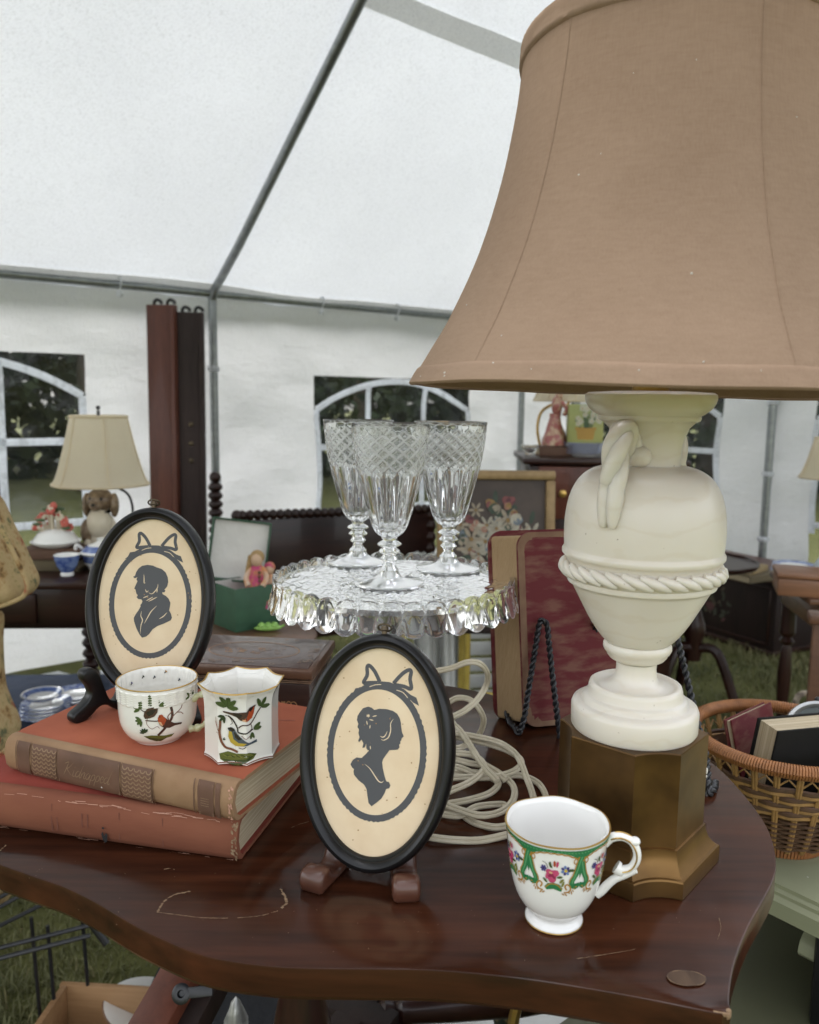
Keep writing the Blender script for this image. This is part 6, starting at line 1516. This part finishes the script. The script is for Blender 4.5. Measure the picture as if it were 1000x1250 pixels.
jug = thing('jug', 'pale blue white jug standing beyond the wooden box', 'jug', (jg.x+.02, 3.3, ztop+.003))
m = MB(); m.lathe([(0, 0), (.05, 0), (.062, .03), (.066, .07), (.055, .12), (.036, .165), (.032, .19), (.040, .205), (.036, .205), (.028, .19), (0, .19)], 32); m.build('jug_body', MA['palejug'], jug)
m = MB(); m.tube(smooth_path([(-.03, 0, .19), (-.07, 0, .17), (-.078, 0, .12), (-.06, 0, .08)], 6), .007, 8); m.build('handle', MA['palejug'], jug)
l3 = ony(1012, 650, 3.45)
rl = thing('cream_lamp', 'cream bell shaded lamp cut off by the right edge', 'lamp', (l3.x+.01, 3.50, GZ+CHh+.0065))
m = MB(); m.lathe([(0, 0), (.06, 0), (.062, .015), (.03, .03), (.045, .09), (.05, .13), (.03, .19), (.012, .22), (.012, .26)], 28); m.build('base', MA['palejug'], rl)
zl = ony(985, 583, 3.5).z-(GZ+CHh+.0065); bell(rl, .125, .07, zl, zl+.17, MA['shadec'], 8)
m = MB(); m.tube([(0, 0, .25), (0, 0, zl+.18)], .006, 8); m.build('rod', MA['gold'], rl)
# brown panelled piece and pale cloth at the right edge
pw = ony(985, 800, 1.75)
pn = thing('panelled_stand', 'upright brown wooden panelled piece at right edge', 'wooden stand', (pw.x+.135, 1.75, 0), radians(-20))
zt2 = ony(985, 762, 1.75).z
for k in range(4):
    m = MB(); m.box((-.09+.055*k, 0, (zt2+GZ)/2), (.048, .03, zt2-GZ), 0, .004); m.build('board', MA['brownwood'], pn)
m = MB(); m.box((0, 0, zt2+.006), (.25, .06, .022), 0, .006); m.build('top_rail', MA['brownwood'], pn)
m = MB(); m.box((0, -.022, .15), (.24, .014, .05), 0, .003); m.build('cross_rail', MA['brownwood'], pn)
MA['mottled'] = pbr('mottled_cloth', (.36, .30, .23), .85, (.10, .075, .06), 24, stops=(.4, .56))
ctq = ony(972, 820, 2.0)
ct = thing('patterned_bag', 'mottled beige cloth bag slumped beside the panelled piece', 'bag', (ctq.x+.03, 2.0, GZ))
m = MB(); m.ball((0, 0, .24), (.085, .06, .26), 20, 14, fn=lambda d: 1+.10*mn.noise(d*2.5)); m.build('bag_body', MA['mottled'], ct); m = MB(); m.tube(smooth_path([(-.03, 0, .47), (-.02, 0, .54), (.02, 0, .54), (.03, 0, .47)], 5), .008, 8); m.build('handle', MA['mottled'], ct)
q0 = ony(985, 880, 1.45)
da = thing('dark_board', 'dark sloping board behind the wicker basket', 'board', (q0.x+.05, 1.45, 0))
m = MB(); m.M = Matrix.Translation((0, 0, q0.z-.02)) @ Matrix.Rotation(radians(-33), 4, 'Y'); m.box((0, 0, 0), (.32, .04, .045), 0, .004); m.build('rail', MA['mahog'], da)
for x in (-.08, .1): m = MB(); m.box((x, .0, (q0.z-.03+GZ)/2), (.03, .03, q0.z-.06-GZ), 0, .003); m.build('leg', MA['mahogz'], da)
# ------------------------------------------------------------------ pale green desk with wicker basket
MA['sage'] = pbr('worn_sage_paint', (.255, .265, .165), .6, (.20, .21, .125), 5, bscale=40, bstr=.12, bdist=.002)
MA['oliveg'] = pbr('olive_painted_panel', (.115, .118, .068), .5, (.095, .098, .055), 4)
zS = .622
dk = thing('painted_desk', 'sage green painted desk with moulded upper shelf, right foreground', 'desk', (.4148, .8650, 0), math.atan2(.815-.8598, .4448-.4161)+0.12)
# local x runs along the front edge of the upper shelf, +y goes away from it
lev = [(.000, zS), (.006, zS-.0015), (.006, zS-.006), (.011, zS-.008), (.011, zS-.012), (.017, zS-.016), (.017, zS-.034), (.010, zS-.038)]
m = MB()
X0, X1, Y1 = -.22, .36, .42
vs = []
for o_, z in lev: vs += [(X0-o_, -o_, z), (X1+o_, -o_, z), (X1+o_, Y1, z), (X0-o_, Y1, z)]
fs = [(4*(j+1)+i, 4*(j+1)+(i+1) % 4, 4*j+(i+1) % 4, 4*j+i) for j in range(len(lev)-1) for i in range(4)]+[(0, 1, 2, 3), tuple(4*(len(lev)-1)+i for i in (3, 2, 1, 0))]
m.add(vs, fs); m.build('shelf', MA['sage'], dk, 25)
bz_ = zS-.038
br = [(a, b*.48) for a, b in [(0, 0), (.055, 0), (.055, -.018), (.046, -.028), (.030, -.040), (.022, -.058), (.030, -.074), (.034, -.086), (.034, -.115), (0, -.115)]]
for x in (.026, .30):
    m = MB(); m.M = Matrix.Translation((x, .060, bz_)) @ Matrix(((0, 0, 1, 0), (-1, 0, 0, 0), (0, 1, 0, 0), (0, 0, 0, 1)))
    m.prism([(q.x, q.y) for q in smooth_path([(*a, 0) for a in br], 3, True)], 0, .045); m.build('bracket', MA['sage'], dk)
m = MB(); m.box((.07, .36, bz_-.06), (.56, .10, .118), 0, .003); m.build('case', MA['sage'], dk)
zD = bz_-.122
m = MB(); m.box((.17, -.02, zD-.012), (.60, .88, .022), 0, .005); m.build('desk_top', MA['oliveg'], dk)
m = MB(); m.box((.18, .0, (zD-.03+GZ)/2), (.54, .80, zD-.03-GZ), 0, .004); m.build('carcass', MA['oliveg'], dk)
dq = Decal(lambda u, v, h: (u, v, zS+.0003)); rg = random.Random(6)
for _ in range(14): dq.blob(rg.uniform(-.02, .22), rg.uniform(.004, .06), rg.uniform(.0008, .003), rg.uniform(.0006, .0014), 0, rg.uniform(0, 3), 7, .3)
dq.build('paint_chip', MA['porc2'], dk)['kind'] = 'stuff'
bq = onz(1000, 1235, zD)
bk = thing('black_case', 'black glossy case standing on the green desk, bottom right', 'case', (bq.x+.047, bq.y+.03, zD), radians(-30))
m = MB(); m.box((.02, .0, .065), (.11, .16, .13), 0, .006); m.build('case_body', MA['black'], bk); m = MB(); m.box((.02, 0, .131), (.114, .164, .012), 0, .004); m.build('lid', MA['black'], bk)
# basket
wc = [pbr('wicker_%s' % n_, c, .55, tuple(x*.6 for x in c), 90, bscale=300, bstr=.3, bdist=.0004) for n_, c in (('honey', (.36, .20, .065)), ('brown', (.10, .048, .022)), ('orange', (.36, .145, .045)))]
RB, HB = .104, .118
rc = CAM+ray(957, 899)*1.0
bs = thing('wicker_basket', 'round two tone wicker basket holding old books on green desk', 'basket', (rc.x, rc.y, zS))
HB = rc.z-zS
def bR(z): t = z/HB; return .052+.006*min(1, t*6)+(RB-.060)*max(0, t)**.72
NSK = 26
def weave(mb, z, r, wid, mi, phase, amp=.0028, flat=1.0):
    pts = []; n_ = NSK*4
    for i in range(n_):
        a = 2*pi*i/n_; k = amp*sin(a*NSK/2+phase*pi+pi/4); pts.append(((bR(z)+k)*cos(a), (bR(z)+k)*sin(a), z+.0004*sin(a*7+z*900)))
    mb.tube(pts, r, 6, True, mi, flat=flat)
up_, lo_ = MB(), MB()
for k in range(13): z = .018+k*.0034; weave(lo_, z, .0017, 0, 0, k % 2, .0030)
lo_.build('lower_weave', wc[1], bs)['kind'] = 'stuff'
zz_ = .066; k = 0
while zz_ < HB-.026:
    mi = (0, 1, 0, 1)[k % 4]; r = .0019 if mi == 0 else .0021; weave(up_, zz_, r, 0, mi, (k//2) % 2, .0022, 1.6); zz_ += .0050; k += 1
up_.build('upper_weave', wc[:2], bs)['kind'] = 'stuff'
sk = MB()
for i in range(NSK):
    a = 2*pi*(i+.5)/NSK
    for da in (-.016, .016):
        sk.tube([(bR(z)*cos(a+da), bR(z)*sin(a+da), z) for z in [.012+(HB-.014)*j/12 for j in range(13)]], .0022, 6)
    b = a+pi/NSK
    sk.tube([(bR(HB-.024)*cos(a), bR(HB-.024)*sin(a), HB-.024), (bR(HB-.012)*cos(b), bR(HB-.012)*sin(b), HB-.012), (bR(HB-.024)*cos(a+2*pi/NSK), bR(HB-.024)*sin(a+2*pi/NSK), HB-.024)], .0012, 5)
sk.build('stake', wc[0], bs)['kind'] = 'stuff'
m = MB()
for k in range(220):   # wrapped cane of the rim
    a = 2*pi*k/220; c0 = Vector((RB*cos(a), RB*sin(a), HB)); u = Vector((cos(a), sin(a), 0))
    m.tube([c0+(u*cos(t)+Vector((0, 0, 1))*sin(t))*.0072+Vector((-sin(a), cos(a), 0))*(t-pi)*.0006 for t in [2*pi*j/9 for j in range(10)]], .00170, 5)
m.build('rim', wc[2], bs)['kind'] = 'stuff'
m = MB()
for k in range(90):
    a = 2*pi*k/90; m.tube([(.0545*cos(a), .0545*sin(a), .0008), (.0565*cos(a), .0565*sin(a), .008), (.0545*cos(a), .0545*sin(a), .0155)], .0021, 5)
m.build('foot_ring', wc[2], bs)['kind'] = 'stuff'
m = MB(); m.lathe([(0, .012), (.054, .012), (.054, .0155), (0, .0155)], 40); m.build('bottom', wc[1], bs)
m = MB(); m.lathe([(bR(z)-.0035, z) for z in [.014+(HB-.044)*i/12 for i in range(13)]], 60); m.build('inner_weave', wc[1], bs)
MA['blackbook'] = pbr('black_book_cloth', (.006, .0055, .005), .7, (.010, .009, .008), 40, spec=.2)
def tilted_book(label, c, rx, ry, rz, L, d, t, mat, pages='pages'):
    o = thing('book', label, 'book', c, 0, 'old books in the basket')
    R = (Matrix.Rotation(rz, 4, 'Z') @ Matrix.Rotation(ry, 4, 'Y') @ Matrix.Rotation(rx, 4, 'X')); o.rotation_euler = R.to_euler()
    m = MB(); m.box((0, 0, t/2-.0015), (L, d, .003), 0, .001); m.box((0, 0, -t/2+.0015), (L, d, .003), 0, .001); m.box((0, -d/2+.0015, 0), (L, .003, t), 0, .001); m.build('cover', mat, o)
    m = MB(); m.box((0, .002, 0), (L-.007, d-.008, t-.0062)); m.build('pages', MA[pages], o); return o
tc = ony(962, 905, .93)
tilted_book('black book with tan pages sticking up in the basket', (tc.x+.014, .925, tc.z-.022), radians(97), radians(3), radians(20), .125, .105, .034, MA['blackbook'])
tc2 = ony(917, 903, .97)
tilted_book('thin dark red book leaning behind the black book', (tc2.x+.012, .99, tc2.z-.012), radians(75), 0, radians(40), .10, .08, .012, MA['leather'])
cr = ony(992, 885, .99)
clk = thing('round_mirror', 'round pewter rimmed mirror lying in the basket back', 'mirror', (cr.x+.012, .985, cr.z-.014)); clk.rotation_euler = (radians(48), 0, radians(-10))
m = MB(); m.lathe([(.046, -.004), (.0475, 0), (.046, .005), (.042, .006), (.039, .003), (.0385, .001)], 64); m.build('rim', pbr('pewter', (.42, .43, .42), .35, (.3, .31, .31), 30, metal=.7), clk)
m = MB(); m.lathe([(0, .001), (.039, .001)], 64); m.build('face', pbr('dark_green_face', (.03, .045, .035), .12, coat=.5), clk)
m = MB(); m.lathe([(0, -.004), (.046, -.004)], 48); m.ball((0, .049, .002), .004, 10, 8); m.build('back', MA['iron'], clk)
# ------------------------------------------------------------------ tapestry chair, left edge
MA['tapestry'] = None
def tapestry():
    m, t, b = base_mat('tapestry_fabric'); b.inputs['Roughness'].default_value = .9; b.inputs['Specular IOR Level'].default_value = .15
    v = coords(t); n1_ = noise(t, v, 24, 6, .7); n2_ = noise(t, coords(t, (1.3, 1, .8)), 18, 3)
    c = ramp(t, n1_, [(.34, (.10, .055, .025)), (.41, (.34, .21, .09)), (.50, (.46, .34, .18)), (.57, (.42, .31, .15)), (.64, (.13, .13, .07))])
    r = ramp(t, n2_, [(.60, (0, 0, 0)), (.66, (1, 1, 1))]); mx = N(t, 'ShaderNodeMix', data_type='RGBA'); t.links.new(r, mx.inputs[0]); t.links.new(c, mx.inputs[6]); mx.inputs[7].default_value = (.30, .075, .04, 1)
    t.links.new(mx.outputs[2], b.inputs['Base Color']); bump(t, b, noise(t, v, 420, 2), .5, .0015); return m
MA['tapestry'] = tapestry()
def puffy(mb, pxs, Y, th):
    P = [(q.x, q.y) for q in smooth_path([(ony(x, y, Y).x, ony(x, y, Y).z, 0) for x, y in pxs], 4, True)]; n_ = len(P); vs = []; fs = []
    A = sum(P[i-1][0]*P[i][1]-P[i][0]*P[i-1][1] for i in range(n_)); sg = 1 if A > 0 else -1
    L = [(.03, -th*.46), (.016, -th*.43), (.005, -th*.36), (0, -th*.2), (0, th*.2), (.005, th*.36), (.016, th*.43), (.03, th*.46)]
    for d_, y in L: vs += [(x, Y+y+.006*mn.noise(Vector((x*14, z*14, y*5))), z) for x, z in inset(P, d_*sg)]
    for j in range(len(L)-1): fs += [(j*n_+i, j*n_+(i+1) % n_, (j+1)*n_+(i+1) % n_, (j+1)*n_+i) for i in range(n_)]
    tt = tessellate_polygon([[Vector((*p, 0)) for p in inset(P, .03*sg)]]); fs += [tuple(t) for t in tt]+[tuple(i+(len(L)-1)*n_ for i in t[::-1]) for t in tt]
    mb.add(vs, fs)
def piping(pxs, Y):
    MB().tube([ony(x-3, y, Y) for x, y in [(q.x, q.y) for q in smooth_path([(a, b, 0) for a, b in pxs], 4)]], .0045, 8).build('piping', MA['tapestry'], ac)
ac = thing('tapestry_armchair', 'armchair in yellow floral tapestry cut off by the left edge', 'armchair', (0, 0, 0))
m = MB(); puffy(m, [(-150, 540), (-60, 570), (-16, 606), (2, 640), (16, 668), (29, 695), (36, 712), (33, 726), (20, 734), (-6, 742), (-60, 750), (-150, 740)], 1.55, .16); m.build('wing', MA['tapestry'], ac, 80); piping([(-150, 540), (-60, 570), (-16, 606), (2, 640), (16, 668), (29, 695), (36, 712), (33, 726), (20, 734), (-6, 742), (-60, 750)], 1.55-.060)
m = MB(); puffy(m, [(-150, 742), (-60, 754), (-12, 752), (-9, 790), (-7, 840), (0, 860), (10, 882), (13, 900), (8, 910), (-6, 918), (-60, 930), (-150, 930)], 1.52, .15); m.build('arm', MA['tapestry'], ac, 80)
a0_ = ony(-70, 920, 1.5)
m = MB(); m.box((a0_.x-.05, 1.56, .25), (.26, .34, .30), 0, .04); m.build('seat', MA['tapestry'], ac)
for x, y in ((-.15, -.12), (.05, -.12), (-.15, .14), (.05, .14)): turned_leg(ac, a0_.x-.16+x, 1.56+y, GZ, .11, .022, MA['mahogz'])
# ------------------------------------------------------------------ under and below the main table
MA['wire'] = MA['iron']
wr = thing('wire_rack', 'black wire rack lying on the grass at lower left', 'wire rack', (0, 0, 0))
def W(px, py, z): q = onz(px, py, z); return (q.x, q.y, q.z)
for a, b in (((-60, 1185), (110, 1142)), ((-60, 1172), (108, 1130)), ((-60, 1160), (60, 1100)), ((-60, 1140), (40, 1085)), ((-60, 1128), (28, 1080))): MB().tube([W(*a, .16), W(*b, .16)], .0042, 8).build('rail', MA['iron'], wr)
for x, y in ((38, 1120), (100, 1115), (58, 1130), (-30, 1150)):
    q = W(x, y, .17); MB().tube([q, (q[0]+.01, q[1], GZ)], .0036, 8).build('leg', MA['iron'], wr)
MB().tube([W(112, 1128, .16), W(130, 1152, .12)], .007, 8).build('foot', MA['iron'], wr)
dwz = .03
A0, A1, A2 = onz(80, 1200, .02), onz(215, 1208, .02), onz(25, 1290, .02)
dwx = (A1-A0).normalized(); dwy = Vector((-dwx.y, dwx.x, 0))
dw = thing('open_drawer', 'loose pale wooden drawer lying on the grass', 'drawer', (A0.x, A0.y, GZ), math.atan2(dwx.y, dwx.x))
hh = .02-GZ
for nm, c, s_ in (('back_board', (.20, 0, hh/2), (.42, .012, hh)), ('side_board', (0, -.17, hh/2), (.012, .328, hh)), ('side_board', (.40, -.17, hh/2), (.012, .328, hh)), ('front_board', (.20, -.345, hh/2), (.43, .018, hh)), ('bottom_board', (.20, -.17, .012), (.388, .328, .006))):
    m = MB(); m.box(c, s_, 0, .002); m.build(nm, MA['pine'], dw)
pl = thing('broken_plate', 'white china piece with brown rim lying in the drawer', 'china', tuple(onz(180, 1240, -.05)), .3)
m = MB(); m.M = Matrix.Rotation(radians(16), 4, 'Y'); m.lathe([(0, 0), (.05, .001), (.075, .012), (.09, .016), (.088, .019), (.07, .015), (0, .005)], 40, mfn=lambda a, j: 1 if j in (3,) else 0); m.build('china_body', [MA['porc'], MA['leatheredge']], pl)
l0, l1 = ony(235, 1178, .86), ony(188, 1262, .80)
sl = thing('slanted_rail', 'reddish wooden rail with iron bracket leaning under the table', 'bed rail', (0, 0, 0))
dv = (l1-l0)
m = MB(); R = dv.to_track_quat('Z', 'Y').to_matrix(); m.box(tuple((l0+l1)/2+Vector((0, .02, 0))), (.046, .036, dv.length*2.6), 0, .003, R=R); m.build('rail', MA['redwood'], sl)
m = MB(); m.box(tuple((l0+l1)/2+Vector((.040, .035, 0))), (.030, .03, dv.length*2.6), 0, .003, R=R); m.build('edge_strip', MA['oldwood'], sl)
bc_ = ony(222, 1213, .80)
m = MB(); m.M = Matrix.Translation(bc_) @ Matrix.Rotation(radians(-8), 4, 'Y') @ Matrix.Rotation(radians(60), 4, 'X'); m.lathe([(0, 0), (.010, 0), (.0105, .002), (.008, .0035), (.004, .0035), (.003, .001)], 24); m.box((.020, 0, .0015), (.028, .011, .003), 0, .001); m.build('bracket', MA['iron'], sl)
MA['darkcloth'] = pbr('black_cloth', (.010, .011, .013), .9, (.006, .006, .008), 9, bscale=30, bstr=.5, bdist=.01)
bcl = thing('black_cloth', 'black cloth spread on the ground under the table', 'cloth', (0, 0, 0))
b0 = onz(320, 1230, .06)
m = MB(); m.grid(24, 20, lambda p, q: (b0.x-.22+.5*p, b0.y-.35+.62*q, .055+.012*mn.noise(Vector((p*4, q*4, 3))))); m.build('cloth', MA['darkcloth'], bcl)
m = MB(); m.box((b0.x+.03, b0.y-.04, (GZ+.035)/2), (.44, .56, .035-GZ), 0, .004); m.build('box_under', MA['oldwood'], bcl)
MA['silver'] = pbr('tarnished_silver', (.62, .62, .60), .36, (.3, .3, .29), 50, metal=.6, stops=(.4, .6))
fq = ony(288, 1216, 1.0)
sf = thing('silver_finial', 'fluted silver finial standing on the black cloth', 'finial', (fq.x, 1.0, .066))
HF = fq.z-.066
m = MB(); m.lathe([(0, 0), (.04, 0), (.03, HF*.2), (.016, HF*.4), (.022, HF*.55), (.020, HF*.68), (.013, HF*.74), (.017, HF*.8), (.015, HF*.88), (.006, HF*.97), (0, HF)], 40, fn=lambda a, r, z, j: (r*(1+.10*sin(a*9+z*110)), z)); m.build('finial_body', MA['silver'], sf)
gsh = thing('grey_sheet', 'pale grey ground sheet spread under the table', 'sheet', (0, 0, 0))
m = MB(); g0_ = onz(540, 1220, .0)
m.grid(30, 24, lambda p, q: (g0_.x-.16+.5*p, g0_.y-.3+.8*q, GZ+.055+.008*mn.noise(Vector((p*6, q*6, 9))))); m.build('cloth', MA['sheet'], gsh)
cp = ony(435, 1232, .98)
cx2 = thing('cross_base', 'dark wooden cross shaped base with turned bar below table', 'wooden base', (cp.x, .98, cp.z-.01), radians(-28))
for s_ in ((.11, .04, .03), (.04, .13, .029)):
    m = MB(); m.box((0, 0, 0), s_, 0, .003); m.build('arm', MA['oldwood'], cx2)
m = MB(); m.M = Matrix.Rotation(radians(42), 4, 'Z'); m.turned((.03, 0, 0), (.34, -.05, .02), [(.012, 0), (.022, .03), (.014, .07), (.022, .1), (.018, .14), (.021, .3), (.024, .6), (.018, .9), (.022, 1)], 16); m.build('turned_bar', MA['mahog'], cx2)
for x, y in ((-.05, 0), (.05, 0), (0, .06), (0, -.06)): m = MB(); m.tube([(x, y, 0), (x*1.2, y*1.2, GZ-cp.z+.03)], .012, 10); m.build('leg', MA['oldwood'], cx2)
MA['ornament'] = pbr('gilt_green_ornament', (.40, .27, .08), .4, (.04, .06, .045), 34, metal=.5, stops=(.42, .54))
of = onz(682, 1252, .22)
ofr = thing('ornate_frame', 'ornate gilt and green carved frame leaning below the table', 'frame', (of.x, of.y, .12), radians(10))
m = MB(); nn_ = 48
pts = [(.085*cos(2*pi*i/nn_), .02*sin(2*pi*i/nn_), .10+.10*sin(2*pi*i/nn_)) for i in range(nn_)]
m.tube(pts, [.014+.006*abs(sin(i*.9))+.004*sin(i*2.1) for i in range(nn_)], 10, True); m.build('frame', MA['ornament'], ofr)
for k in range(10):
    a = 2*pi*k/10; MB().ball((.085*cos(a), .02*sin(a)-.012, .10+.10*sin(a)), (.018, .009, .014), 10, 7).build('leaf', MA['ornament'], ofr)
yq = ony(633, 1240, .95)
yb = thing('gilt_scroll', 'curved gilt metal scroll beside the ornate frame', 'ornament', (yq.x, .95, yq.z))
m = MB(); m.tube(smooth_path([(.008, 0, .04), (0, 0, .02), (-.006, 0, -.01), (-.004, 0, -.05), (.004, 0, -.1), (0, 0, GZ+.06-yq.z)], 6), .0075, 8); m.build('scroll', MA['gold'], yb)
# deeper clutter seen between the legs of the table
